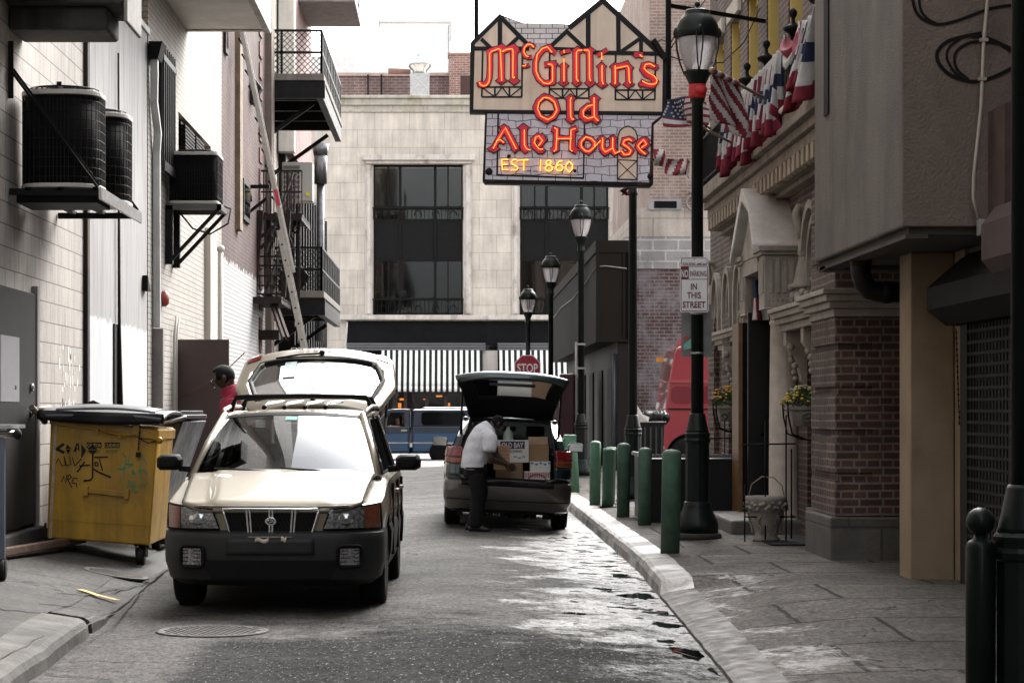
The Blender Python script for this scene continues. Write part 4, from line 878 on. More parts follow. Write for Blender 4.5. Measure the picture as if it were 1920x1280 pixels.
MB().prism([(4.26,3.12),(3.96,3.05),(3.86,2.92),(3.86,2.66),(4.0,2.5),(4.26,2.5)], 11, 15.55, 'y').build('hood_box', pm('hood_maroon', (.055,.034,.030), .8, var=.25, vs=4), t)
mb = MB()
for k in range(88): y = 8.6+k*.102; mb.box(4.20, 4.212, y, y+.03, .06, 2.26)
for k in range(24): z = .08+k*.092; mb.box(4.196, 4.21, 8.6, 17.5, z, z+.026)
mb.build('shutter_grille', pm('grille_grey', (.030,.027,.025), .8, 0, var=.2), t)
MB().box(4.19, 4.262, 17.36, 17.585, .05, 2.28).build('shutter_frame', pm('frame_black', (.025,.020,.018), .5), t)
mb = MB(); c = [Vector((4.19,17.72,2.25)), Vector((4.20,17.65,1.45))]
for k in range(34): p = c[0].lerp(c[1], k/34); q = c[0].lerp(c[1], (k+.9)/34); mb.bar(p, q, .014 if k % 2 else .006, .006 if k % 2 else .014)
mb.build('pull_chain', black_paint, t)
# sprayed loops on the end render
mb = MB(); D0 = 16.08
def g5(pts): 
    out = []
    q = [Vector((1500+x/3, y/3)) for x, y in pts]
    for i in range(len(q)-1):
        p0, p1, p2, p3 = q[max(i-1,0)], q[i], q[i+1], q[min(i+2,len(q)-1)]
        for s in range(6):
            u = s/6; out.append(.5*((2*p1)+(p2-p0)*u+(2*p0-5*p1+4*p2-p3)*u*u+(3*p1-p0-3*p2+p3)*u**3))
    out.append(q[-1]); return [(v.x, v.y) for v in out]
fn = lambda x, y, h: tuple(P(x, y, D0-h))
for i, (pts, w_) in enumerate((([(630,-20),(650,60),(690,108),(770,138),(860,125),(960,90),(1080,48),(1235,25)],6),([(668,-20),(680,58),(715,105),(770,136)],5),([(1020,188),(930,205),(830,235),(775,290),(778,350),(830,412),(920,452),(1000,458),(1100,430),(1235,360)],7),
    ([(1235,322),(1160,268),(1090,230),(1010,208),(940,202)],7),([(1235,300),(1140,252),(1040,236),(960,240),(890,280),(868,335),(890,400),(950,450)],5.5),([(905,214),(842,265),(826,325),(860,395),(905,440)],5))):
    mb.ribbon(g5(pts), w_, fn, .0012+.0006*i)
mb.build('sprayed_loops', pm('spray_black', (.020,.017,.016), .9, var=.2), t)
mb = MB().tube([P(1855,-200,15.95),P(1852,0,15.95),P(1845,75,15.95),P(1840,200,15.95),P(1826,330,15.95),P(1825,372,15.95),P(1836,412,15.95)], .015, 8)
for py in (75, 148): c = P(1845 if py < 100 else 1842, py, 15.94); mb.box(c.x-.03, c.x+.03, 15.93, 15.96, c.z-.012, c.z+.012)
mb.build('conduit', pm('conduit_tan', (.42,.36,.31), .45, .2, var=.15), t)
c = P(1838,427,15.92); MB().box(c.x-.022, c.x+.022, 15.86, 15.95, c.z-.06, c.z+.06).build('junction_box', pm('box_grey', (.38,.37,.37), .4, .4), t, bevel=.006)
mb = MB(); a = P(1864,205,15.9); b_ = P(1915,188,15.9); mb.prism([(a.x,P(0,424,15.9).z),(b_.x,P(0,418,15.9).z),(b_.x,b_.z),(a.x,a.z)], 15.6, 16.08, 'y')
mb.build('rusty_sign_back', pm('peeling_maroon', (.075,.045,.040), .6, var=.3, vs=5, stain=(.34,.31,.30), stv=.68), t)
mb = MB().tube([P(1614,470,18.6),P(1614,512,18.6),P(1620,532,18.6),P(1632,544,18.6),P(1650,548,18.6),P(1750,548,18.6)], .088, 14)
for q in (P(1614,490,18.6), P(1662,548,18.6)): mb.ball(q, .10, 12, 6)
tag(mb.build('drain_pipe', pm('pipe_black', (.008,.007,.007), .55)), 'thick black elbow pipe running under the stucco overhang', 'pipe')
# ================================================================ the pub
pb = brick('pub_brick', (.098,.043,.029), (.048,.024,.019), (.15,.13,.115), .225, .074, .012, .42, .2, .8, rough=.85, sq=.55, dist=.012, stain=(.035,.026,.023), stv=.60)
pst = pm('carved_limestone', (.34,.305,.265), .85, var=.18, vs=4, bmp=.35, bs=35, stain=(.17,.145,.12), stv=.60)
pst_l = pm('weathered_slab', (.66,.63,.60), .85, var=.12, vs=4, bmp=.35, bs=25, stain=(.46,.42,.38), stv=.60)
granite = brick('granite_plinth', (.11,.10,.09), (.08,.073,.065), (.06,.055,.05), .62, .46, .014, .35, 0, .5)
t = thing('brick_pub', 'red brick pub with carved stone doorway and bunting hung balcony', 'building', (5,27,0))
WX = 4.0
mb = MB().box(WX, 11, 20.3, 22.3, .1, 8.7).box(WX, 11, 24.0, 24.9, .1, 4.6).box(WX, 11, 27.0, 33.0, .1, 4.6).box(WX, 11, 22.3, 24.0, 3.45, 8.7).box(WX, 11, 24.9, 27.0, 3.5, 4.6)
mb.box(WX+.6, 11, 22.3, 24.0, .1, 3.45)
WIN, ROWS = (24.35,26.1,27.85,29.6,31.35), ((4.9,7.1),(7.75,8.5)); ed = [24.0]
for y0 in WIN: ed += [y0, y0+1.0]
ed.append(33.0)
for i in range(0, len(ed), 2): mb.box(WX, WX+.5, ed[i], ed[i+1], 4.6, 8.9)
for y0 in WIN: mb.box(WX, WX+.5, y0, y0+1.0, 4.6, 4.9).box(WX, WX+.5, y0, y0+1.0, 7.1, 7.75).box(WX, WX+.5, y0, y0+1.0, 8.5, 8.9)
mb.box(WX+.501, 11, 24.0, 33.0, 4.6, 8.9); mb.build('wall', pb, t)
mb = MB()
for k in range(8):                                    # the pier is rusticated: every fifth course set back
    z = .57+k*.41; mb.box(3.64, WX-.002, 20.25, 21.6, z, min(z+.335, 3.7)); 
    if k < 7: mb.box(3.675, WX-.002, 20.285, 21.57, z+.335, z+.41)
    mb.box(3.76, WX-.002, 21.6, 22.28, z, z+.41)
mb.box(WX-.001, 4.30, 20.25, 20.295, .57, 3.7)
mb.build('corner_pier', pb, t)
mb = MB().box(3.585, 4.30, 20.19, 21.65, .05, .56).box(3.70, WX, 21.65, 22.34, .05, .56); mb.build('plinth', granite, t, bevel=.02)
for y0 in (30.2, 31.9):
    mb = MB()
    for k in range(6): z = .5+k*.41; mb.box(3.92, WX-.002, y0, y0+.75, z, z+.335); mb.box(3.94, WX-.002, y0+.03, y0+.72, z+.335, z+.41)
    mb.box(3.89, WX, y0-.03, y0+.78, .1, .499); mb.build('far_pier', pb, t)
# stone string course, stepping round the piers
def course(mb, x, y0, y1, z0, z1, cam_end=True):
    for a, b_, o in ((0,.3,.0),(.3,.55,.05),(.55,.8,.09),(.8,1,.12)):
        mb.box(x-o, WX+.3 if cam_end else WX, y0-o*cam_end, y1+o, z0+(z1-z0)*a, z0+(z1-z0)*b_-.0015)
for q in ((3.62, 20.22, 21.6, 2.46, 2.72), (3.74, 21.74, 24.35, 2.46, 2.72, False), (3.98, 27.3, 32.7, 2.46, 2.72, False)): mb = MB(); course(mb, *q); mb.build('string_course', pst, t, bevel=.008)
# cornice and balcony floor
mb = MB()
for x, z0, z1 in ((3.86,4.08,4.14),(3.76,4.14,4.20),(3.66,4.30,4.42),(3.60,4.42,4.52),(3.52,4.52,4.60),(3.56,4.60,4.74)): mb.box(x, WX-.002, 20.3, 30.7-(3.8-x), z0, z1-.002)
for k in range(34): y = 20.4+k*.30; mb.box(3.655, 3.74, y, y+.15, 4.125, 4.301, 1)
mb.build('cornice', [pm('brownstone_cornice', (.235,.190,.150), .85, var=.25, vs=3, streak=.3, bmp=.3, bs=25, stain=(.45,.42,.38), stv=.70), pm('dentil_stone', (.33,.27,.21), .85, var=.2)], t, bevel=.01)
mb = MB().box(3.50, 3.9, 22.1, 22.9, 4.741, 4.80).box(3.51, 3.7, 20.4, 21.0, 4.741, 4.86); mb.build('broken_coping', pst_l, t, bevel=.03)
# balcony railing with posts
mb = MB()
for k in range(98): y = 20.4+k*.105; mb.box(3.592, 3.604, y, y+.014, 4.74, 5.42)
mb.bar((3.6,20.4,5.44), (3.6,30.6,5.44), .035).bar((3.6,20.4,4.84), (3.6,30.6,4.84), .025); mb.build('balcony_railing', black_paint, t)
mb = MB().bar((3.585,22.6,5.475), (3.585,27.2,5.475), .035, .03); mb.build('rail_rope', white_flag, t)
for y in (20.9, 22.5, 24.4, 26.0, 28.3, 30.5):
    MB().box(3.57, 3.63, y-.03, y+.03, 4.74, 5.5).lathe([(.03,5.5),(.035,5.53),(.10,5.57),(.11,5.60),(.05,5.63),(.022,5.66),(.02,5.70),(.042,5.735),(.045,5.77),(.02,5.80),(.0001,5.81)], (3.6,y,0), 12).build('railing_post', black_paint, t)
# upper windows: yellow frames in the brick
yel = pm('yellow_frame', (.55,.40,.12), .6, var=.08); wst = pm('white_stone_lintel', (.46,.42,.36), .8, var=.12)
for y0 in WIN:
    for z0, z1 in ROWS:
        f = MB().box(WX+.02, WX+.24, y0+.93, y0+.998, z0, z1).box(WX+.02, WX+.24, y0+.002, y0+.07, z0, z1).box(WX+.10, WX+.24, y0+.07, y0+.93, z1-.10, z1-.002).box(WX+.16, WX+.22, y0+.07, y0+.93, (z0+z1)/2-.03, (z0+z1)/2+.03).build('window', yel, t)
        MB().box(WX+.2, WX+.21, y0+.07, y0+.93, z0, z1-.1).build('pane', window_dark, f)
    MB().box(WX-.09, WX+.1, y0-.12, y0+1.12, 4.80, 4.898).box(WX-.05, WX+.06, y0-.10, y0+1.10, 7.102, 7.32).build('lintel', wst, t)
# portico
RD, ED, ZR, ZE, XS = 25.6, 24.56, 4.235, 3.485, 3.47
mb = MB(); nv = [(XS,RD,ZR),(WX,RD,ZR),(WX,ED,ZE),(XS+.02,ED,ZE)]
mb.loft([[(XS,RD,ZR),(WX+.05,RD,ZR),(WX+.05,RD,ZR-.16),(XS,RD,ZR-.16)], [(XS+.03,RD-.3,ZR-.22),(WX+.05,RD-.3,ZR-.22),(WX+.05,RD-.3,ZR-.36),(XS+.06,RD-.3,ZR-.36)], [(XS-.01,ED,ZE),(WX+.05,ED,ZE),(WX+.05,ED,ZE-.08),(XS-.01,ED,ZE-.08)]], 0, False)
mb.loft([[(XS,RD+.001,ZR),(WX+.05,RD+.001,ZR),(WX+.05,RD+.001,ZR-.16),(XS,RD+.001,ZR-.16)], [(XS,2*RD-ED,ZE),(WX+.05,2*RD-ED,ZE),(WX+.05,2*RD-ED,ZE-.10),(XS,2*RD-ED,ZE-.10)]], 0, False); mb.build('gable_slab', pst_l, t, bevel=.012)
mb = MB().prism([(ED+.25,ZE-.1),(RD,ZR-.34),(2*RD-ED-.25,ZE-.1)], XS+.10, XS+.16, 'x'); mb.build('pediment', pst, t)
for yc in (24.78, 26.42):
    mb = MB(); mb.box(3.60, WX, yc-.22, yc+.22, 2.76, 3.36)
    for q in range(4): mb.box(3.585, 3.599, yc-.16+q*.09, yc-.11+q*.09, 2.92, 3.3); mb.box(3.66+q*.08, 3.70+q*.08, yc-.235, yc-.2205, 2.92, 3.3)
    for q in range(6): mb.ball((3.65+q*.05, yc-.226, 2.84), .014, 6, 4)
    mb.box(3.56, WX, yc-.26, yc+.26, 3.36, 3.40).box(3.53, WX, yc-.29, yc+.29, 3.40, 3.46); mb.build('entablature', pst, t, bevel=.006)
MB().box(3.58, 3.75, 25.001, 26.199, 3.2, 3.38).build('lintel', pst, t)
for yc in (24.78, 26.42):
    MB().lathe([(.20,.12),(.20,.22),(.185,.24),(.185,.28),(.178,.30),(.174,.9),(.168,1.7),(.158,2.50),(.17,2.51),(.17,2.54),(.158,2.55),(.16,2.60),(.19,2.66),(.20,2.68)], (3.86,yc,.06), 28).box(3.60, 4.03, yc-.215, yc+.215, 2.742, 2.759).build('column', pm('column_limestone', (.58,.51,.44), .85, var=.12, vs=8, bmp=.3, bs=60, streak=.12), t)
# arch window frames
def arch(mb, x0, x1, yc, hw, z0, zs, n=10, th=.09):
    pts = [(yc-hw,z0)] + [(yc-hw*math.cos(math.pi*k/n), zs+hw*1.25*math.sin(math.pi*k/n)) for k in range(n+1)] + [(yc+hw,z0)]
    inn = [(yc-(hw-th),z0)] + [(yc-(hw-th)*math.cos(math.pi*k/n), zs+(hw*1.25-th)*math.sin(math.pi*k/n)) for k in range(n+1)] + [(yc+(hw-th),z0)]
    for i in range(len(pts)-1): mb.prism([pts[i],pts[i+1],inn[i+1],inn[i]], x0, x1, 'x')
for x, yc, h in ((3.86,23.1,.62),(3.88,28.1,.44),(3.88,29.1,.44),(3.92,30.6,.44),(3.93,32.0,.44)): mb = MB(); arch(mb, x, WX, yc, h, 2.73, 3.08); arch(mb, x+.05, WX, yc, h-.11, 2.73, 3.08); mb.build('window_arch', pst, t)
for yc, hw in ((23.1,.5),(28.1,.33),(29.1,.33),(30.6,.33),(32.0,.33)): MB().box(WX-.012, WX-.004, yc-hw, yc+hw, 2.73, 3.35).build('arch_pane', window_dark, t)
# cornucopias, scrolls, brackets
rnd = random.Random(3)
for yc, x in ((22.25,3.86),(23.65,3.88),(32.5,3.95),(27.6,3.84)):
    mb = MB()
    for _ in range(26): mb.ball((x+rnd.uniform(-.08,.10), yc+rnd.uniform(-.24,.24), 2.75+abs(rnd.gauss(0,.09))), rnd.uniform(.035,.062), 8, 5)
    mb.lathe([(.13,2.92),(.15,2.94),(.12,2.97),(.11,3.0),(.055,3.25),(.05,3.28),(.07,3.30),(.06,3.36),(.05,3.50)], (x+.02,yc,0), 14)
    mb.tube([(x,yc,3.48),(x-.03,yc,3.62),(x-.06,yc,3.74),(x-.03,yc,3.82),(x+.04,yc,3.82),(x+.06,yc,3.75)], [.045,.05,.055,.05,.045,.04], 10); mb.build('carved_cornucopia', pst, t)
for yc in (21.75, 22.9, 24.1, 29.6):
    mb = MB(); mb.prism([(3.76,2.455),(WX,2.455),(WX,1.85),(3.94,1.9),(3.90,2.1),(3.84,2.2),(3.76,2.30)], yc-.09, yc+.09, 'y')
    for k in range(7): mb.ball((3.80+.016*k, yc-.1+rnd.uniform(0,.2), 2.35-.07*k), .05-.003*k, 8, 5)
    mb.build('carved_bracket', pst, t)
# recessed entrance, doors standing open
MB().box(4.55, 4.6, 24.9, 27.0, .1, 3.5).build('entrance_back', black_matte, t)
d1 = MB().box(3.55, 4.28, 25.55, 25.61, .30, 2.74).build('door', pm('black_door', (.012,.011,.011), .35, var=.1), t, bevel=.006)
mb = MB()
for z0, z1 in ((1.60,1.86),(1.90,2.22)): mb.box(3.92, 4.2, 25.53, 25.548, z0, z1)
mb.build('curtain_pane', brick('ribbed_curtain', (.42,.40,.37), (.36,.34,.31), (.18,.17,.16), .022, .5, .004, .1), d1)
MB().box(3.86, 4.24, 25.52, 25.549, .5, 1.35).build('panel', black_paint, d1, bevel=.01)
MB().lathe([(.02,0),(.02,.05),(.03,.06),(.0001,.07)], (3.72,25.55,1.28), 10, 0, 'y').build('handle', chrome, d1)
MB().box(3.575, 3.625, 26.6, 27.2, .30, 2.66).build('door_edge', pm('varnished_oak', (.14,.07,.025), .45, var=.2, vs=8), t)
MB().box(3.63, 3.75, 26.62, 26.68, .30, 2.66).build('door', black_paint, t)
MB().box(3.20, WX+.5, 24.45, 26.8, .12, .31).build('doorstep', pm('worn_step', (.105,.097,.088), .7, var=.3, vs=5, bmp=.3), t, bevel=.03)
# black steel cellar enclosure on the pavement
t = thing('cellar_enclosure', 'low black steel enclosure behind the nearest lamp post and bollards', 'enclosure', (3.1,28.2,.17))
MB().box(2.52, 3.66, 27.3, 29.4, .12, .95).build('panel', pm('enclosure_black', (.010,.010,.011), .4), t)
mb = MB().bar((2.50,27.28,.985), (3.7,27.28,.985), .045).bar((2.50,27.28,.985), (2.50,29.4,.985), .045); mb.build('top_rail', pm('rail_grey', (.12,.12,.13), .35, .4), t)
tag(MB().box(3.35, 4.0, 22.35, 23.7, zr(3.4,23)+.004, zr(3.4,23)+.02).build('door_mat', black_rubber, None), 'flat black rubber mat on the pavement beside the stone urn', 'mat')
# ================================================================ street lamps
globe_m, _nt, _b = base('lamp_globe'); _b.inputs['Base Color'].default_value = (.60,.57,.57,1); _b.inputs['Roughness'].default_value = .25; _b.inputs['Transmission Weight'].default_value = .35; _b.inputs['IOR'].default_value = 1.2
bump(_nt, _b, noise(_nt, objco(_nt), 38, 4), .8, .02)
def make_lamp(label, loc):
    t = thing('street_lamp', label, 'street lamp', loc, group='dark green street lamps along the right kerb')
    MB().lathe([(.27,0),(.27,.05),(.25,.07)], n=28).build('foot_ring', concrete, t, local=True)
    MB().lathe([(.235,.07),(.235,.16),(.225,.20),(.19,.27),(.165,.34),(.155,.36),(.155,.40),(.145,.41),(.133,.42)], n=24).build('base', green_lamp, t, local=True)
    MB().lathe([(.135,.42),(.133,1.06),(.143,1.07),(.148,1.10),(.138,1.12),(.140,1.14),(.148,1.17),(.132,1.19)], n=12, sm=False).lathe([(.132,1.19),(.125,1.21),(.088,1.38),(.080,1.40)], n=24).build('pedestal', green_lamp, t, local=True)
    MB().lathe([(.070,1.38),(.064,4.86),(.082,4.88),(.084,4.93),(.075,4.95),(.078,5.03),(.088,5.05),(.11,5.10),(.145,5.17),(.155,5.20),(.15,5.21)], n=20).build('pole', green_lamp, t, local=True)
    MB().lathe([(.115,5.20),(.165,5.33),(.198,5.46),(.212,5.56),(.215,5.60)], n=28).build('globe', globe_m, t, local=True)
    MB().lathe([(.215,5.575),(.240,5.585),(.240,5.66),(.235,5.675),(.235,5.70),(.205,5.77),(.16,5.825),(.142,5.84),(.142,5.875),(.128,5.89),(.05,5.895),(.018,5.90),(.016,5.925),(.032,5.945),(.032,5.965),(.018,5.985),(.0001,5.99)], n=28).build('cap', green_lamp, t, local=True)
    mb = MB()
    for a0 in (0, 90, 180, 270):
        for da in (-9, 9):
            mb.tube([Vector((.244*math.cos(R(a0+da)), .244*math.sin(R(a0+da)), 5.63)), Vector((.230*math.cos(R(a0+da*.9)), .230*math.sin(R(a0+da*.9)), 5.45)), Vector((.195*math.cos(R(a0+da*.6)), .195*math.sin(R(a0+da*.6)), 5.30)), Vector((.145*math.cos(R(a0)), .145*math.sin(R(a0)), 5.17))], .0085, 6)
        c, s = math.cos(R(a0)), math.sin(R(a0)); mb.tube([(.240*c,.240*s,5.58), (.246*c,.246*s,5.64), (.238*c,.238*s,5.69)], [.022,.026,.016], 8)
    mb.build('globe_strap', green_lamp, t, local=True)
    return t
LA = make_lamp('street lamp carrying the no parking sign and a red ribbon', (2.74,23.8,zr(2.74,23.8)))
lampB = dup(LA, (2.87,33.8,.10), label='street lamp whose head is hidden behind the neon sign')
lampC = dup(LA, (2.79,46.0,.10), label='street lamp in front of the dark boxed canopy')
lampD = dup(LA, (2.60,56.0,-.28), label='street lamp between the stop sign and the dark boxed canopy')
lampE = dup(LA, (2.25,62.9,-.75), label='street lamp standing right behind the red octagonal stop sign')
lampF = dup(LA, (2.56,9.5,-.16), label='thick dark street lamp right beside the ball topped bollard')
rb = MB().lathe([(.082,4.90),(.096,4.93),(.100,4.98),(.092,5.02),(.097,5.06)], (2.74,23.8,zr(2.74,23.8)), 14).ball((2.77,23.70,zr(2.74,23.8)+4.99), .055, 8, 6, 0, (1.3,.6,1))
tag(rb.build('red_ribbon', pm('ribbon_red', (.42,.012,.018), .6), None), 'red ribbon tied round the neck of the nearest street lamp', 'ribbon')
# ball-topped bollard in the foreground
t = thing('bollard', 'black bollard with a round ball on top', 'bollard', (2.355,9.5,-.05))
MB().lathe([(.066,0),(.066,.98),(.060,1.0),(.05,1.01),(.03,1.02),(.028,1.045)], (2.355,9.5,-.02), 24).build('shaft', green_lamp, t)
MB().ball((2.355,9.5,1.075), .064, 20, 14).build('ball_cap', green_lamp, t)
# green pipe bollards
GB = [(2.22,21.7,1.05,.098,0,'tallest green pipe bollard, touching the base of the lamp with the no parking sign'),(2.43,26.9,.97,.085,0,'green pipe bollard standing before the black cellar enclosure'),(2.33,29.0,1.0,.088,0,'green pipe bollard in front of the pedestal of the lamp behind the neon sign'),(2.33,31.9,.88,.088,1,'flat topped green pipe bollard with a base plate'),
      (2.44,32.9,.88,.075,1,'green pipe bollard half hidden behind the flat topped one'),(2.20,32.8,.98,.086,0,'domed green pipe bollard between the flat topped one and the dark green car'),(2.18,37.8,.86,.09,2,'tilted green bollard in brighter light just right of the dark green car')]
pale_lit_b = pm('pale_lit_green', (.085,.20,.125), .5, var=.15, vs=6)  # far bollards share the green paint, lightened here for their stronger light
for x, y, h, r, kind, lab in GB:
    z = zr(x, y); t = thing('bollard', lab, 'bollard', (x,y,z), roll=(-.06 if kind == 2 else .025 if kind == 1 else .018*math.sin(y*5)), group='green pipe bollards by the right kerb')
    prof = [(r,-.05),(r,h-.05)] + ([(r*.93,h-.02),(r*.6,h),(.0001,h+.008)] if kind != 1 else [(r*1.04,h-.05),(r*1.04,h-.02),(r*.9,h),(.0001,h+.003)])
    MB().lathe(prof, n=24).build('pipe', pale_lit_b if kind == 2 or y > 30 else green_bollard, t, local=True)
    if kind == 1: MB().box(-r*1.4, r*1.4, -r*1.4, r*1.4, .0, .02).build('base_plate', dark_steel, t, local=True)
t = thing('utility_box', 'pale green square utility post behind the far bollards', 'utility post', (2.12,41,.1))
MB().box(1.95, 2.16, 40.8, 41.2, .05, 1.03).box(2.161, 2.38, 40.75, 41.25, .05, 1.10).build('body', pale_lit_b, t, bevel=.01)
mb = MB()
for z in (.95, .8): mb.box(2.25, 2.30, 40.735, 40.749, z, z+.02)
mb.build('bolts', galv, t)
# ---------------------------------------------------------------- no parking sign
mar = sign_maroon
t = thing('no_parking_sign', 'white and maroon no parking sign strapped to the nearest lamp post', 'sign', P(1302,585,23.66))
def rrect(x0, x1, z0, z1, r, n=5):
    out = []
    for cx, cz, a0 in ((x1-r,z0+r,-90),(x1-r,z1-r,0),(x0+r,z1-r,90),(x0+r,z0+r,180)):
        out += [(cx+r*math.cos(R(a0+90*k/n)), cz+r*math.sin(R(a0+90*k/n))) for k in range(n+1)]
    return out
SD = 23.66; a = P(1275,585,SD); b_ = P(1328.5,482,SD); zt = P(0,499,SD).z; L = []
pl = MB().prism(rrect(a.x, b_.x, a.z, zt+.012, .022), SD, SD+.004, 'y').prism(rrect(a.x+.004, b_.x-.004, zt-.02, b_.z, .022), SD+.0045, SD+.008, 'y').build('plate', sign_white, t)
def frame(mb, x0, x1, z0, z1, w_, y, r):
    o = rrect(x0, x1, z0, z1, r); i = rrect(x0+w_, x1-w_, z0+w_, z1-w_, max(r-w_,.003)); n = len(o)
    mb.add([(p[0],y,p[1]) for p in o]+[(p[0],y,p[1]) for p in i], [(k,(k+1) % n,n+(k+1) % n,n+k) for k in range(n)])
mb = MB(); frame(mb, a.x+.008, b_.x-.008, a.z+.010, zt+.002, .008, SD-.0015, .016); frame(mb, a.x+.012, b_.x-.012, zt+.014, b_.z-.008, .007, SD+.003, .016)
zm = P(0,523.5,SD).z; mb.box(a.x+.010, b_.x-.010, SD-.0022, SD-.0018, zm-.003, zm+.003); xm = P(1291.5,0,SD).x
mb.box(a.x+.012, xm, SD-.0030, SD-.0024, zm, zt-.002); mb.build('border', mar, t)
def stx(txt, px, py, hpx, mat, wpx=20, bold=.0, par=t, d=SD, dy=.004): 
    p = P(px, py, d); return text_obj('lettering', txt, hpx*d/F/.70, mat, par, face_cam((p.x, d-dy, p.z)), .0008, 'CENTER', 1, bold, (wpx*d/F, hpx*d/F))
stx('NO', 1283.8, 513, 14.5, sign_white, 12.5, .0025); stx('PARKING', 1309.0, 513.0, 10, mar, 31, .0012); stx('IN', 1301, 537, 12, mar, 11.5, .002); stx('THIS', 1301, 553.5, 12, mar, 26, .002); stx('STREET', 1301.3, 571, 12, mar, 43, .002)
stx('TOW ZONE', 1291.5, 495, 5.8, mar, 23, .0008, dy=-.0015)
mb = MB(); c = P(1316,497,SD); mb.box(c.x-.055, c.x+.055, SD+.0025, SD+.003, c.z-.004, c.z+.006).box(c.x-.05, c.x-.012, SD+.0022, SD+.0027, c.z+.004, c.z+.02).box(c.x+.008, c.x+.05, SD+.0022, SD+.0027, c.z+.004, c.z+.016).bar((c.x-.03,SD+.003,c.z+.018), (c.x+.01,SD+.003,c.z+.028), .004)
for dx in (-.035, -.015, .02, .042): mb.tube([(c.x+dx,SD+.002,c.z-.006), (c.x+dx,SD+.004,c.z-.006)], .007, 10)
mb.build('tow_symbol', mar, t)
mb = MB()
for py in (486, 507, 575.5): c = P(1301.5,py,SD); mb.lathe([(.006,0),(.006,-.003),(.0001,-.004)], (c.x,SD-.002,c.z), 10, 0, 'y')
mb.build('bolt', dark_steel, t)
t2 = thing('sign_plate', 'bare grey back of a second sign behind the no parking sign, with a torn sticker', 'sign', P(1305,670,23.95))
a = P(1277,669,23.95); b_ = P(1334,570,23.95); MB().prism(rrect(a.x, b_.x, a.z, b_.z, .03), 23.93, 23.936, 'y').build('plate', plate_grey, t2)
mb = MB(); a = P(1282,656,23.93); b_ = P(1296,630,23.93); mb.prism([(a.x,a.z+.06),(b_.x,a.z+.13),(b_.x,a.z+.02),(a.x,a.z)], 23.922, 23.928, 'y', 0).prism([(a.x,a.z+.10),(b_.x,b_.z),(a.x,b_.z)], 23.921, 23.927, 'y', 1); mb.build('sticker', [pm('sticker_mint', (.22,.52,.42), .5), pm('sticker_orange', (.42,.09,.03), .5)], t2)
mb = MB()
for py in (588, 662): c = P(1307,py,23.8); mb.lathe([(.080,-.012),(.080,.012)], (2.74,23.8,c.z), 16).box(c.x-.05, c.x-.02, 23.70, 23.75, c.z-.012, c.z+.012)
mb.build('strap', galv, t2)
t = thing('sign_plate', 'narrow edge-on sign strapped to the lamp before the dark canopy', 'sign', P(1082,700,45.9)); a = P(1079,702,45.9); b_ = P(1081.5,641,45.9)
MB().box(a.x, a.x+.02, 45.6, 46.1, a.z, b_.z).build('plate', galv, t); mb = MB()
for py in (645, 690): c = P(1087,py,45.9); mb.box(a.x, c.x+.12, 45.86, 45.9, c.z-.02, c.z+.02)
mb.build('strap', galv, t)
# stop sign
t = thing('stop_sign', 'red octagonal stop sign beyond the open hatch of the dark car', 'sign', P(989,707,62.5)); c = P(989,690,62.5); rr = .385/math.cos(R(22.5))
MB().prism([(c.x+rr*math.cos(R(22.5+45*k)), c.z+rr*math.sin(R(22.5+45*k))) for k in range(8)], 62.5, 62.51, 'y').build('plate', sign_white, t)
r2 = .362/math.cos(R(22.5)); MB().prism([(c.x+r2*math.cos(R(22.5+45*k)), c.z+r2*math.sin(R(22.5+45*k))) for k in range(8)], 62.485, 62.498, 'y').build('face', pm('stop_red', (.33,.012,.030), .45, var=.08), t)
text_obj('lettering', 'STOP', .345, sign_white, t, face_cam((c.x,62.48,c.z)), .002, 'CENTER', 1, .006, (.60,.27))
# ================================================================ neon sign
SY = 26.0
tan_s = pm('sign_tan', (.86,.71,.57), .6, var=.12, vs=2.2, streak=.22, stain=(.48,.32,.20), stv=.69)
tim = pm('sign_timber_black', (.016,.016,.018), .5, var=.2)
rim_m = pm('sign_rim_rusted', (.022,.019,.018), .55, .3, var=.4, vs=9, stain=(.11,.05,.03), stv=.64)
stone_s = brick('sign_painted_stones', (.72,.69,.76), (.66,.64,.71), (.12,.13,.15), .19, .095, .006, .10, .1, 0, rough=.55, dist=.09)
roof_s = brick('sign_painted_roof', (.82,.78,.78), (.78,.74,.74), (.06,.06,.06), .15, .064, .005, .08, .15, 0, rough=.55)
red_s = pm('sign_red_letters', (.68,.016,.05), .4, var=.15, vs=5); dred_s = pm('sign_red_letters_worn', (.15,.012,.022), .5, var=.3, vs=8)
neon = emit('neon_tube', (1.0,.20,.03), .62)
t = thing('neon_sign', 'large cottage shaped neon pub sign with red letters hung across the alley', 'sign', (1.3,SY,4.3))
def C4(x, y): p = P(860+x/3.555, y/3.555, SY); return (p.x, p.z)
def Z1(x, y): p = P(880+x/8, 60+y/8, SY); return (p.x, p.z)
def Z2(x, y): p = P(1060+x/8, 60+y/8, SY); return (p.x, p.z)
def Z3(x, y): p = P(900+x/7.111, 160+y/7.111, SY); return (p.x, p.z)
def Z4(x, y): p = P(1060+x/7.111, 160+y/7.111, SY); return (p.x, p.z)
up = [C4(*q) for q in ((74,752),(90,283),(275,97),(430,154),(650,156),(755,165),(960,-10),(1388,392),(1378,765))]
lo = [C4(*q) for q in ((178,742),(160,1200),(175,1222),(1280,1245),(1298,1230),(1302,828),(1372,766))]
MB().prism(up, SY, SY+.20, 'y').build('upper_board', rim_m, t, bevel=.004)
MB().prism(lo, SY+.012, SY+.22, 'y').build('lower_board', rim_m, t, bevel=.012)
face = lambda q, h=0: (q[0], SY-.004-h, q[1])
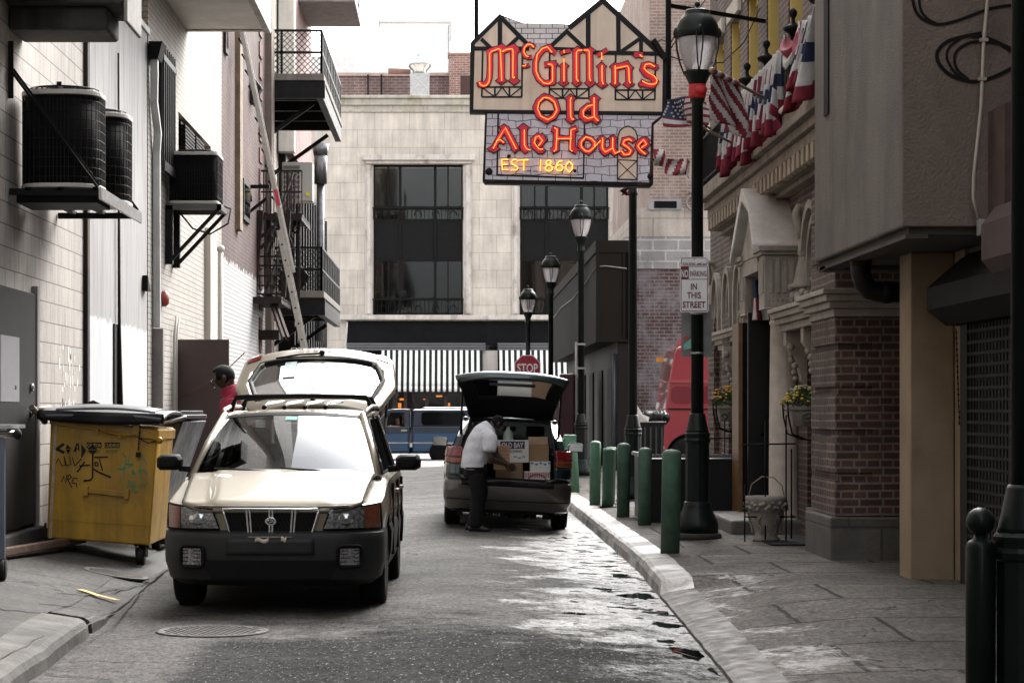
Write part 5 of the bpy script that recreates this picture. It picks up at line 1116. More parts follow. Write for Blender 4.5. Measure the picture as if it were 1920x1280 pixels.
MB().prism([C4(*q) for q in ((98,735),(108,285),(275,115),(450,290),(620,310),(720,208),(800,150),(960,12),(1368,398),(1358,745))], SY-.004, SY-.0005, 'y').build('plaster', tan_s, t)
MB().prism([C4(*q) for q in ((285,110),(430,158),(650,160),(752,168),(705,215),(620,312),(455,312))], SY-.0075, SY-.0045, 'y').build('painted_roof', roof_s, t)
MB().prism([C4(*q) for q in ((190,758),(176,1195),(1270,1215),(1286,820),(1350,772))], SY+.0075, SY+.0115, 'y').build('painted_stones', stone_s, t)
def strokes(name, lst, conv, mat, y0, th=.006, par=None):
    mb = MB()
    for pts, w_ in lst:
        q = [conv(*p) for p in pts]; mb.ribbon(q, w_, lambda x, y, h: (x, y0-h, y), th)
    return mb.build(name, mat, par or t)
u = SY/F/3.555
tl = [([(90,285),(84,745)],24),([(78,741),(1378,756)],20),([(1374,395),(1368,760)],26),([(92,292),(275,112),(465,305)],30),([(612,312),(720,212),(850,335)],28),([(735,190),(960,6),(1386,400)],36),
      ([(275,120),(275,318)],30),([(863,85),(863,335)],32),([(1063,80),(1065,350)],30),([(1215,255),(1215,350)],26),([(98,326),(470,326)],28),([(620,325),(900,335)],22),([(895,352),(1380,362)],28),
      ([(150,262),(220,328)],26),([(400,248),(318,325)],26),([(1085,345),(1205,262)],26),([(160,340),(154,645)],12),([(425,340),(420,645)],12),([(606,345),(605,650)],12),([(868,345),(868,655)],12),([(1046,362),(1044,668)],12),([(1312,375),(1307,668)],12)]
for x0, x1, y0, y1 in ((152,422,582,648),(605,868,594,656),(1042,1308,602,666)):
    tl += [([(x0,y0),(x1,y0)],11),([(x0,y1),(x1,y1)],11)]
    for f_ in (.33, .69): tl.append(([(x0+(x1-x0)*f_,y0),(x0+(x1-x0)*f_,y1)],12))
    dx = x1-x0; tl += [([(x0,y0),(x0+dx*.33,y1)],8),([(x0+dx*.33,y1),(x0+dx*.51,y0),(x0+dx*.69,y1)],8),([(x1,y0),(x0+dx*.69,y1)],8)]
for i, (p_, w_) in enumerate(tl): tl[i] = (p_, w_*u)
mb = MB()
for i, (pts, w_) in enumerate(tl): mb.ribbon([C4(*p) for p in pts], w_, lambda x, y, h: (x, SY-.0046-h, y), .0035+.0002*(i % 14))
mb.build('timbers', tim, t)
strokes('stone_panel_frame', [([(264,748),(256,1168)],12*u),([(838,830),(832,1188)],10*u),([(252,1166),(836,1188)],12*u)], C4, tim, SY+.0072, .004)
arch_p = [(1058,1195),(1061,910),(1075,870),(1100,850),(1126,842),(1155,850),(1178,872),(1191,910),(1189,1198)]
MB().prism([C4(*q) for q in arch_p], SY+.003, SY+.007, 'y').build('painted_door', tan_s, t)
strokes('door_lines', [(arch_p+[(1058,1195)],8*u),([(1060,1066),(1190,1071)],7*u),([(1062,1072),(1186,1193)],6*u),([(1186,1075),(1062,1191)],6*u)], C4, tim, SY+.0026, .003)
# letters: (converter, unit, [stroke points, width], diamonds, neon lines)
u1 = SY/F/8; u3 = SY/F/7.111
def dia(cx, cy, w_, h_): return ('d', cx, cy, w_, h_)
def ringp(cx, cy, rx, ry, n=18, rot=0): return [(cx+rx*math.cos(2*math.pi*k/n)*math.cos(rot)-ry*math.sin(2*math.pi*k/n)*math.sin(rot), cy+rx*math.cos(2*math.pi*k/n)*math.sin(rot)+ry*math.sin(2*math.pi*k/n)*math.cos(rot)) for k in range(n+1)]
LET = [
 ('letter', Z1, u1, [([(310,300),(310,560),(300,690),(270,770),(215,800),(165,790),(145,745)],76),([(255,325),(330,285),(430,255),(490,225),(545,275)],70),([(480,270),(482,745)],86),([(490,300),(575,265),(665,225),(720,280)],70),([(668,270),(668,745)],92)],
  [dia(480,735,165,115),dia(672,738,165,120),dia(690,285,130,120),dia(490,235,90,60)], [[(145,760),(165,800),(210,822),(255,812),(292,760),(303,700),(303,335),(330,305),(440,262),(465,280),(474,480),(485,750)],[(485,310),(560,272),(640,265),(655,300),(650,690),(662,705),(682,680)]]),
 ('letter', Z1, u1, [([(985,238),(935,205),(890,190),(830,225),(805,300),(830,370),(880,395),(940,385)],50),([(795,520),(850,520),(905,500)],46)], [dia(915,190,60,60)], [[(968,245),(925,200),(870,198),(822,255),(818,310),(840,360),(885,387)],[(795,515),(820,524),(852,503)]]),
 ('letter', Z1, u1, [([(1300,325),(1240,290),(1200,235),(1110,265),(1030,360),(990,470),(990,600),(1040,710),(1120,775),(1220,765),(1258,720),(1258,480),(1120,500)],74)], [dia(1285,490,80,80),dia(1265,770,70,70)], [[(1240,322),(1170,236),(1090,260),(1015,350),(998,480),(1000,600),(1040,700),(1110,775),(1190,788),(1246,745),(1246,520),(1222,496),(1170,495)]]),
 ('letter', Z1, u1, [([(1415,510),(1415,770)],84),([(1352,335),(1420,305),(1515,285)],56)], [dia(1418,515,145,110),dia(1412,768,155,110)], [[(1416,280),(1420,330)],[(1416,400),(1416,755)]]),
 ('letter', Z2, u1, [([(162,290),(164,770)],96),([(160,285),(250,290)],60),([(362,285),(366,780)],92),([(270,285),(360,280)],60)], [dia(180,282,170,110),dia(372,285,150,110),dia(172,770,150,115),dia(370,772,160,125)], [[(196,755),(165,722),(163,320),(185,288),(255,285)],[(272,285),(338,285),(356,310),(360,700),(377,752)]]),
 ('letter', Z2, u1, [([(545,530),(550,790)],90),([(472,362),(545,320),(632,272)],58)], [dia(540,520,145,115),dia(552,795,165,110)], [[(540,320),(545,432)],[(546,510),(548,740),(566,800)]]),
 ('letter', Z2, u1, [([(742,520),(742,780)],84),([(745,535),(830,520),(915,490),(950,550),(952,790)],84)], [dia(740,525,150,120),dia(745,785,145,105),dia(955,540,130,110),dia(948,790,165,115),dia(912,495,80,70)], [[(744,512),(746,760),(738,795)],[(755,556),(850,536),(928,520),(945,552),(955,750),(972,782)]]),
 ('letter', Z2, u1, [([(1030,355),(1100,345),(1160,355)],78)], [dia(1060,360,100,60)], [[(1108,352),(1155,388)]]),
 ('letter', Z2, u1, [([(1375,548),(1310,515),(1240,492),(1175,510),(1158,570),(1210,640),(1310,690),(1350,750),(1310,805),(1210,800),(1120,755)],80)], [dia(1130,790,70,100),dia(1365,545,60,60)], [[(1340,532),(1262,487),(1195,500),(1178,558),(1230,612),(1330,672),(1370,722),(1362,778),(1295,800),(1215,782),(1148,744)]]),
 ('letter', Z3, u3, [([(855,150),(780,215),(740,300),(780,405),(880,470),(985,420),(1035,330),(1000,220),(920,165),(850,150)],66)], [dia(855,155,90,80),dia(900,470,110,80)], [[(850,170),(785,232),(765,320),(810,422),(905,466),(975,425),(1025,340),(992,232),(925,180),(850,170)]]),
 ('letter', Z3, u3, [([(1198,190),(1203,470)],88)], [dia(1205,180,140,110),dia(1212,460,150,105)], [[(1217,168),(1203,200),(1206,425),(1225,460),(1252,461)]]),
 ('letter', Z4, u3, [([(388,180),(388,410),(425,475)],86),([(385,285),(300,282),(225,345),(215,415),(270,465),(375,430)],68)], [dia(388,178,150,110),dia(412,472,120,95)], [[(380,168),(382,425),(436,486)],[(366,270),(292,286),(232,350),(242,420),(300,452),(372,430)]]),
 ('letter', Z3, u3, [([(330,560),(395,690),(480,850)],84),([(335,560),(255,700),(180,840)],58),([(225,745),(275,740),(335,780)],44)], [dia(180,850,165,100),dia(470,855,110,85),dia(320,565,130,80)], [[(174,852),(220,760),(337,572),(482,856)],[(212,748),(268,730),(321,770)]]),
 ('letter', Z3, u3, [([(582,570),(582,820),(625,870)],88)], [dia(580,568,150,105),dia(602,865,110,90)], [[(590,595),(591,800),(620,852),(672,872)]]),
 ('letter', Z3, u3, [([(860,855),(790,880),(715,810),(712,730),(770,680),(845,735),(790,800)],64)], [dia(830,690,90,90),dia(830,875,90,80)], [[(842,860),(782,852),(722,772),(738,700),(782,680),(832,742),(778,815)]]),
 ('letter', Z3, u3, [([(950,575),(1020,600),(1012,850),(950,885)],74),([(1010,705),(1230,705)],52),([(1300,572),(1235,600),(1228,850),(1300,885)],74)], [], [[(985,570),(1025,592),(1012,860),(980,890)],[(1012,718),(1225,716)],[(1275,582),(1212,600),(1200,860),(1230,888)]]),
 ('letter', Z4, u3, [([(270,690),(210,745),(195,805),(250,870),(310,890),(380,830),(392,770),(340,715),(270,690)],58)], [dia(270,690,80,70),dia(310,895,90,70)], [[(270,692),(210,760),(212,830),(270,882),(320,885),(385,830),(392,765),(345,715),(270,692)],[(385,830),(470,738)]]),
 ('letter', Z4, u3, [([(490,705),(488,845),(540,895),(625,835)],72),([(632,700),(632,850),(668,905)],74)], [dia(490,715,125,90),dia(635,710,125,90),dia(515,895,90,80),dia(655,905,90,80)], [[(496,705),(491,845),(530,896),(618,848)],[(630,702),(627,840),(660,912),(730,885)]]),
 ('letter', Z4, u3, [([(915,745),(855,715),(785,730),(770,790),(840,830),(880,875),(850,915),(785,925),(735,875)],58)], [dia(900,740,70,70),dia(760,925,70,60)], [[(885,752),(850,722),(785,738),(765,790),(830,832),(872,875),(850,925),(785,932),(742,878)]]),
 ('letter', Z4, u3, [([(1085,915),(1010,890),(960,825),(985,755),(1045,725),(1090,790),(1020,835)],58)], [dia(1075,735,100,90),dia(1070,905,80,80)], [[(1068,925),(1000,870),(962,812),(1000,770),(1038,728),(1080,790),(1010,838)]]),
]
for idx, (nm, cv, uu, sts, dias, neo) in enumerate(LET):
    lower = cv in (Z3, Z4) and idx > 11
    y0 = SY-.010 if not lower else SY+.001
    for wx, name, m_, yy, th in ((24, 'letter_edge', tim, y0, .006), (0, 'letter', red_s, y0-.0065, .005)):
        mb = MB(); k = 0
        for pts, w_ in sts:
            k += 1; mb.ribbon([cv(*p) for p in pts], (w_+wx)*uu, lambda x, y, h: (x, yy-h, y), th+.0002*k)
        for _, cx, cy, dw, dh in dias:
            k += 1; e = wx*.72; q = [cv(cx-dw/2-e,cy), cv(cx,cy-dh/2-e), cv(cx+dw/2+e,cy), cv(cx,cy+dh/2+e)]
            mb.prism(q, yy-th-.0002*k, yy, 'y')
        if wx: edge = mb.build(name, m_, t)
        else: mb.build(name, m_, edge)
    mb = MB()
    for pts in neo: mb.tube([(cv(*p)[0], y0-.035, cv(*p)[1]) for p in pts], .0050, 6)
    mb.build('neon_tube', neon, t)
    mb = MB()
    for pts in neo:
        for p in (pts[0], pts[-1]): mb.tube([(cv(*p)[0], y0-.035, cv(*p)[1]), (cv(*p)[0], y0-.005, cv(*p)[1])], .011, 6)
    mb.build('tube_support', tim, t)
EST = [[(375,992),(292,992),(300,1130),(378,1130)],[(300,1060),(362,1060)],[(508,1018),(480,995),(440,998),(418,1025),(440,1060),(490,1085),(508,1110),(480,1135),(412,1130)],[(525,1000),(645,1000)],[(582,1000),(585,1140)],[(808,1000),(808,1145)],
       ringp(915,1035,32,30),ringp(920,1108,45,40),[(1100,1015),(1060,1015),(1020,1060),(1010,1100)],ringp(1058,1105,44,40),[(1190,1020),(1150,1060),(1145,1110),(1190,1165),(1235,1110),(1230,1060),(1190,1020)]]
mb = MB(); sh = MB()
for pts in EST:
    mb.tube([(Z3(*p)[0], SY-.02, Z3(*p)[1]) for p in pts], .0066, 6); sh.ribbon([Z3(p[0]+10,p[1]+9) for p in pts], 10*u3, lambda x, y, h: (x, SY+.006-h, y), .003)
mb.build('neon_date', emit('neon_amber', (1.0,.32,.04), .75), t); sh.ribbon([Z3(620,1142),Z3(680,1142)], 10*u3, lambda x, y, h: (x, SY+.006-h, y), .003); sh.ribbon([Z3(705,1146),Z3(770,1146)], 10*u3, lambda x, y, h: (x, SY+.006-h, y), .003); sh.build('date_shadow', tim, t)
mb = MB()
for q, r_ in (((385,945),26),((120,1150),50),((1265,1140),22)): c = Z3(*q); mb.ball((c[0],SY+.004,c[1]), r_*u3, 10, 6, 0, (1,.5,1))
for q in ((1215,990),(1130,1215)): c = Z4(*q); mb.ball((c[0],SY+.01,c[1]), 40*u3, 10, 6, 0, (1,.5,1))
mb.build('rubber_plug', black_rubber, t)
mb = MB(); a = P(893,76,SY+.12); mb.bar((a.x,SY+.12,a.z-.3), (a.x,SY+.12,a.z+1.5), .055); a = P(1253,205,SY+.12); b_ = P(1251,-60,SY+.12); mb.bar((a.x,SY+.12,a.z), (a.x,SY+.12,a.z+2.0), .065)
zt = P(0,4,SY).z; mb.bar((a.x,SY+.12,zt-.02), (WX,SY+1.2,zt-.02), .045); mb.bar((P(893,0,SY).x,SY+.12,zt+.35), (WX,SY+.12,zt+.45), .06); mb.build('hanger', black_paint, t)
mb = MB()
for pts in ([P(1255,95,SY),P(1285,50,SY+.1),P(1330,-10,SY+.3)], [P(1255,85,SY),P(1282,38,SY+.1),P(1318,-10,SY+.3)], [P(1250,105,SY+.1),P(1300,118,SY+.4),P(1355,118,SY+.8),P(1395,80,SY+1),P(1425,15,SY+1.2)]): mb.tube(pts, .008, 5)
mb.bar(P(1225,75,SY-.05), P(1248,110,SY-.05), .10, .05); mb.tube([P(1230,82,SY-.05),P(1240,74,SY-.05),P(1248,78,SY-.02)], .006, 5); mb.build('feed_cable', black_rubber, t)
# ================================================================ flags and bunting
def cloth(name, label, cat, fn, nu, nv, mi, mats, group=None):
    return tag(MB().grid(fn, nu, nv, mi).build(name, mats, None, solid=.004), label, cat, group)
FM = [red_flag, white_flag, navy_flag]
def bunting(y0, y1, drop, label, seed, zt=5.44, flare=.06):
    drop *= .9
    rn = random.Random(seed); ph = rn.uniform(0,6); L = y1-y0
    def fn(u, v):
        y = y0+L*u; a = u*L/.17*2*math.pi+ph; dp = drop*(.84+.10*math.sin(u*9+ph)+.08*math.sin(a*.5+1))
        return (3.55-.03-(flare*v*.5+.075*math.sin(a)*(.35+v)) - .03*math.sin(a*.5+2), y+.055*math.cos(a+.6)*(.4+v)+.05*math.sin(a*.35+v*2)*v, zt-dp*v-.05*math.sin(math.pi*u)*(1-v))
    def mi(u, v):
        k = math.sin(u*23+ph)
        if v > .80+.05*k: return 0
        if .36 < v < .60: return 2 if k > -.55 else 1
        if v < .10: return 1
        return 1 if (v > .6 or k > -.25) else (0 if k < -.6 else 2)
    return cloth('bunting', label, 'bunting', fn, 110, 24, mi, FM, 'red white and blue bunting on the balcony rail')
bunting(22.9, 24.4, 1.02, 'bunting drape with red folds hanging beside the base of the striped flag pole', 2)
bunting(24.5, 25.9, 1.10, 'striped bunting drape hanging under the slanting flag pole', 5)
bunting(26.0, 27.6, 1.02, 'starred bunting drape farthest down the balcony', 9)
def bunch(y0, y1, z0, z1, seed, label):
    rn = random.Random(seed); ph = rn.uniform(0, 6)
    def fn(u, v):
        a = 2*math.pi*u; r = .13+.045*math.sin(5*a+ph)+.02*math.sin(9*a+v*5)
        return (3.52+r*math.cos(a)*.7*math.sin(math.pi*min(max(v,.08),.95)), y0+(y1-y0)*v + r*.35*math.sin(a), z0+(z1-z0)*v - .22*math.sin(math.pi*v) + r*math.sin(a)*math.sin(math.pi*min(max(v,.1),.95)))
    return cloth('bunting', label, 'bunting', fn, 40, 26, lambda u, v: (0, 0, 1, 2)[int(u*8+v*1.5+ph) % 4], FM, 'red white and blue bunting on the balcony rail')
bunch(21.6, 22.5, 5.32, 5.52, 3, 'bunched up red and navy bunting swag on the near rail')
bunch(20.95, 21.55, 5.2, 5.5, 6, 'gathered bunting hanging close beside the stucco wall')
bunting(20.45, 21.3, 1.05, 'long bunting drape half hidden by the stucco wall', 14, 5.46, .3)
# flag on a pole
def pole(name, label, a, b_, r, wrap=None):
    t = thing(name, label, 'flag pole', a); L = (b_-a); mb = MB(); mb.tube([a, b_], r, 10); mb.ball(b_, r*1.9, 8, 6); mb.build('pole', pm('pole_bronze', (.24,.185,.12), .4, .4), t)
    if wrap:
        mb = MB(); n = 7
        for k in range(n): mb.tube([a+L*(wrap+(1-wrap)*k/n), a+L*(wrap+(1-wrap)*(k+1)/n)], r*1.7, 10, k % 2)
        mb.build('wrapped_cloth', [red_flag, white_flag], t)
    return t
fa, fb = P(1459,198,23.8), P(1335,132,23.0)
pole('flag_pole', 'slanting flag pole with striped cloth wrapped round its end', fa, fb, .018, .62)
def flag_fn(top_a, top_b, drop, sway):
    def fn(u, v):
        p = top_a.lerp(top_b, u); w_ = math.sin(u*9+v*3)*.07*(.3+v)
        return (p.x+w_+sway[0]*v, p.y+.10*math.cos(u*7+v*4)*(.3+v)+sway[1]*v, p.z-drop*v*(1-.25*u*math.sin(2*v)) + .05*math.sin(u*6)*v)
    return fn
cloth('flag', 'large striped flag drooping from the slanting pole over the pavement', 'flag', flag_fn(P(1388,160,23.4), fb, .58, (.05,.15)), 52, 26, lambda u, v: int((u*.55+v*.45)*15) % 2, [red_flag, white_flag], 'flags on the pub front')
def star_mi(u, v):
    if u > .45 and v < .75: return 2
    return int(v*9) % 2
a, b_ = P(1320,178,24.2), P(1250,186,24.6); ff = flag_fn(a, b_, .36, (.02,.05))
fl = cloth('flag', 'star spangled flag hanging behind the nearest lamp post', 'flag', ff, 40, 22, star_mi, FM, 'flags on the pub front')
mb = MB()
for i in range(6):
    for j in range(5):
        q = ff(.5+.085*i+(j % 2)*.04 if i < 5 else .97, .12+.13*j); mb.ball((q[0],q[1]-.012,q[2]), .014, 6, 4, 0, (1,.4,1))
o = mb.build('star_dots', white_flag, fl)
pa, pb = P(1372,268,25.2), P(1318,240,24.8); pole('flag_pole', 'short dark flag pole lower down behind the lamp post', pa, pb, .016)
lf = lambda u, v: (lambda p: (p.x+.05*math.sin(u*11), p.y+.07*math.cos(u*9+v*5), p.z-.20*v+.04*math.sin(u*8+1)-.06*u*u))(P(1226,284,25.6).lerp(P(1300,296,24.9), u))
cloth('flag', 'furled red and white flag hanging right behind the sign lower corner', 'flag', lf, 44, 14, lambda u, v: int((u+.1*v)*13) % 2, [red_flag, white_flag], 'flags on the pub front')
lf2 = lambda u, v: (lambda p: (p.x+.03*math.sin(v*9), p.y+.04*math.cos(u*9+v*5), p.z))(P(1168+14*u-6*v, 348+18*v, 27.2))
cloth('flag', 'small red cloth tip showing under the neon sign', 'flag', lf2, 10, 10, lambda u, v: 0 if u > .35 else 1, [red_flag, white_flag], 'flags on the pub front')
df = lambda u, v: (lambda p: (p.x+.02*math.sin(u*14+v*2), p.y+.05*math.cos(u*10), p.z))(P(1412+8*u*(1-v)+(36*u-4)*v+10*(1-v)*u, 524+76*v, 25.3))
cloth('flag', 'small starred flag hanging in the pub doorway', 'flag', df, 20, 24, lambda u, v: 2 if v < .45 else int(u*7) % 2, FM, 'flags on the pub front')
# ================================================================ planters and racks
urn_m = pm('urn_cast_stone', (.27,.245,.215), .85, var=.3, vs=9, bmp=.4, bs=50, stain=(.07,.06,.052), stv=.58)
leaf_m = pm('leaf_dark_green', (.035,.075,.025), .6, var=.5, vs=20)
def floor_urn(label, x, y, z):
    t = thing('stone_urn', label, 'planter', (x,y,z), group='cast stone urns by the pub door')
    MB().lathe([(.15,0),(.15,.03),(.12,.05),(.13,.12),(.185,.28),(.20,.33),(.215,.34),(.22,.44),(.225,.45),(.225,.49),(.20,.49),(.18,.42),(.0001,.42)], n=28).build('bowl', urn_m, t, local=True)
    mb = MB(); rn = random.Random(int(y*7))
    for k in range(44):
        a = 2*math.pi*k/44; zz = .385+.032*math.sin(k*1.9); mb.ball((.222*math.cos(a),.222*math.sin(a),zz), .020+.008*rn.random(), 6, 4)
    for s in range(6):
        for q in range(8): a = 2*math.pi*s/6+.10*math.sin(q); mb.ball(((.150+.006*q)*math.cos(a),(.150+.006*q)*math.sin(a),.10+.025*q), .015, 5, 3)
    mb.build('relief_band', urn_m, t, local=True)
    MB().tube([(-.19,0,.49),(-.16,-.02,.62),(-.05,-.03,.70),(.08,-.03,.69),(.17,-.02,.60),(.20,0,.48)], .007, 5).build('dry_twig', pm('twig', (.22,.18,.13), .8), t, local=True)
    return t
floor_urn('carved stone urn with a dry twig standing on the pavement near the pub door', 3.42, 23.2, zr(3.4,23.2))
floor_urn('second carved stone urn beyond the pub door, partly hidden', 3.66, 28.4, zr(3.6,28))
def rack(label, x, y, z):
    t = thing('iron_rack', label, 'plant rack', (x,y,z), group='black iron plant racks by the pub door')
    for px, py, h in ((-.25,-.12,.62),(-.03,-.14,1.30),(.20,-.10,1.36),(.29,.1,1.0)):
        mb = MB(); mb.tube([(px,py,0),(px,py,h)], .009, 6)
        if h > 1.1: mb.tube([(px+.035*math.cos(R(a)), py, h+.035+.035*math.sin(R(a))) for a in range(-90,200,30)], .008, 5)
        mb.build('post', black_paint, t, local=True)
    mb = MB().tube([(-.28,-.13,1.05),(.30,-.13,1.06)], .010, 6).tube([(-.26,-.13,.27),(.30,-.12,.27),(.30,.2,.27)], .009, 6); mb.build('crossbar', black_paint, t, local=True)
    return t
rack('black iron rack round the near stone urn', 3.42, 23.2, zr(3.4,23.2)); rack('black iron rack beyond the door beside the far urn', 3.62, 28.2, zr(3.6,28.2))
def wall_planter(label, x, y, z, cols, wild):
    t = thing('wall_planter', label, 'flower planter', (x,y,z), group='flower planters on the pub wall')
    mb = MB(); mb.loft([[(-.13,-.14,0),(.2,-.14,0),(.2,.14,0),(-.13,.14,0)],[(-.16,-.17,.17),(.2,-.17,.17),(.2,.17,.17),(-.16,.17,.17)],[(-.18,-.19,.175),(.2,-.19,.175),(.2,.19,.175),(-.18,.19,.175)],[(-.18,-.19,.21),(.2,-.19,.21),(.2,.19,.21),(-.18,.19,.21)]], 0, False)
    mb.tube([(.10*math.cos(R(a))*(1-a/560)+.02, -.175, .09+.07*math.sin(R(a))*(1-a/560)) for a in range(0,500,30)], .010, 5); mb.build('box', urn_m, t, bevel=.008, local=True)
    mb = MB()
    for py in (-.17,.17): mb.tube([(-.20,py,.27),(-.19,py,.1),(-.15,py,-.08),(0,py,-.14),(.25,py,-.16)], .010, 6)
    mb.build('iron_cradle', black_paint, t, local=True)
    rn = random.Random(int(y*10)); mb = MB()
    for k in range(260):
        a, e, r = rn.uniform(0,6.3), rn.uniform(.0,1.5), rn.uniform(.10,.23)
        p = Vector((r*math.cos(a)*math.cos(e)*1.05, r*math.sin(a)*math.cos(e)*1.2, .21+r*math.sin(e)*.85)); d = Vector((rn.gauss(0,1),rn.gauss(0,1),rn.gauss(0,1)+wild)).normalized()*rn.uniform(.03,.06+.05*wild); s = d.cross(Vector((rn.gauss(0,1),1,.3))).normalized()*.016
        mb.add([p-s*.3, p+d*.5+s, p+d, p+d*.5-s], [(0,1,2,3)])
    mb.build('leaves', leaf_m, t, local=True)
    mb = MB()
    for k in range(150 if not wild else 80):
        a, e = rn.uniform(0,6.3), rn.uniform(.15,1.55); r = rn.uniform(.21,.25) if not wild else rn.uniform(.18,.30)
        p = Vector((r*math.cos(a)*math.cos(e)*1.05, r*math.sin(a)*math.cos(e)*1.2, .21+r*math.sin(e)*.9)); q = rn.uniform(.014,.022)
        mi = 1 if (p.z > .36 and not wild and rn.random() < .85) or (wild and rn.random() < .3) else 0
        mb.ball(p, q, 6, 4, mi, (1,1,.6))
    mb.build('blossoms', cols, t, local=True); return t
ym, cm, om = pm('mum_yellow', (.60,.43,.04), .7, var=.3, vs=30), pm('mum_cream', (.42,.40,.27), .7, var=.2, vs=30), pm('blossom_orange', (.60,.27,.02), .7, var=.3, vs=30)
wall_planter('stone wall planter full of round yellow and cream chrysanthemums', 3.77, 22.85, 1.40, [ym, cm], 0)
wall_planter('stone wall planter of orange yellow flowers with loose leaves beyond the door', 3.72, 28.6, 1.42, [om, ym], 1)
# ================================================================ cars
interior = pm('car_interior_dark', (.020,.019,.019), .8, var=.2)
seat_m = pm('seat_cloth_grey', (.045,.043,.042), .9, var=.2)
windscreen = glass('windscreen_glass', (.80,.88,.86), .20, .012, 1.9)
side_glass = glass('tinted_side_glass', (.5,.55,.55), .22, .02)
lens = glass('lamp_lens', (.9,.92,.92), .8, .03)
lens_in = pm('lamp_reflector', (.66,.65,.64), .30, .25, var=.75, vs=45, bmp=.8, bs=60)
amber = pm('amber_lens', (.19,.052,.028), .15, var=.3, vs=40, coat=.6, bmp=.2, bs=60)
red_lens = pm('red_lens', (.17,.007,.011), .14, var=.35, vs=30, coat=.6)
plastic = pm('grey_bumper_plastic', (.0445,.0445,.0449), .5, var=.18, vs=5, bmp=.08, bs=150, stain=(.075,.070,.066), stv=.72)
tyre_m = pm('tyre_rubber', (.012,.012,.012), .8, var=.3, vs=14)
rim_m2 = pm('alloy_rim', (.28,.28,.28), .35, .8, var=.2)
def bool_cut(o, cutters, local=True):
    """cut shapes out of a mesh for good (the cutters are thrown away)"""
    for mb, mat in cutters:
        c = mb.build('cutter', mat, o.parent, local=local); m = o.modifiers.new('b', 'BOOLEAN'); m.operation = 'DIFFERENCE'; m.object = c; m.solver = 'EXACT'; m.material_mode = 'TRANSFER'
        dg = bpy.context.evaluated_depsgraph_get(); dg.update(); me = bpy.data.meshes.new_from_object(o.evaluated_get(dg)); o.modifiers.clear(); o.data = me; bpy.data.objects.remove(c)
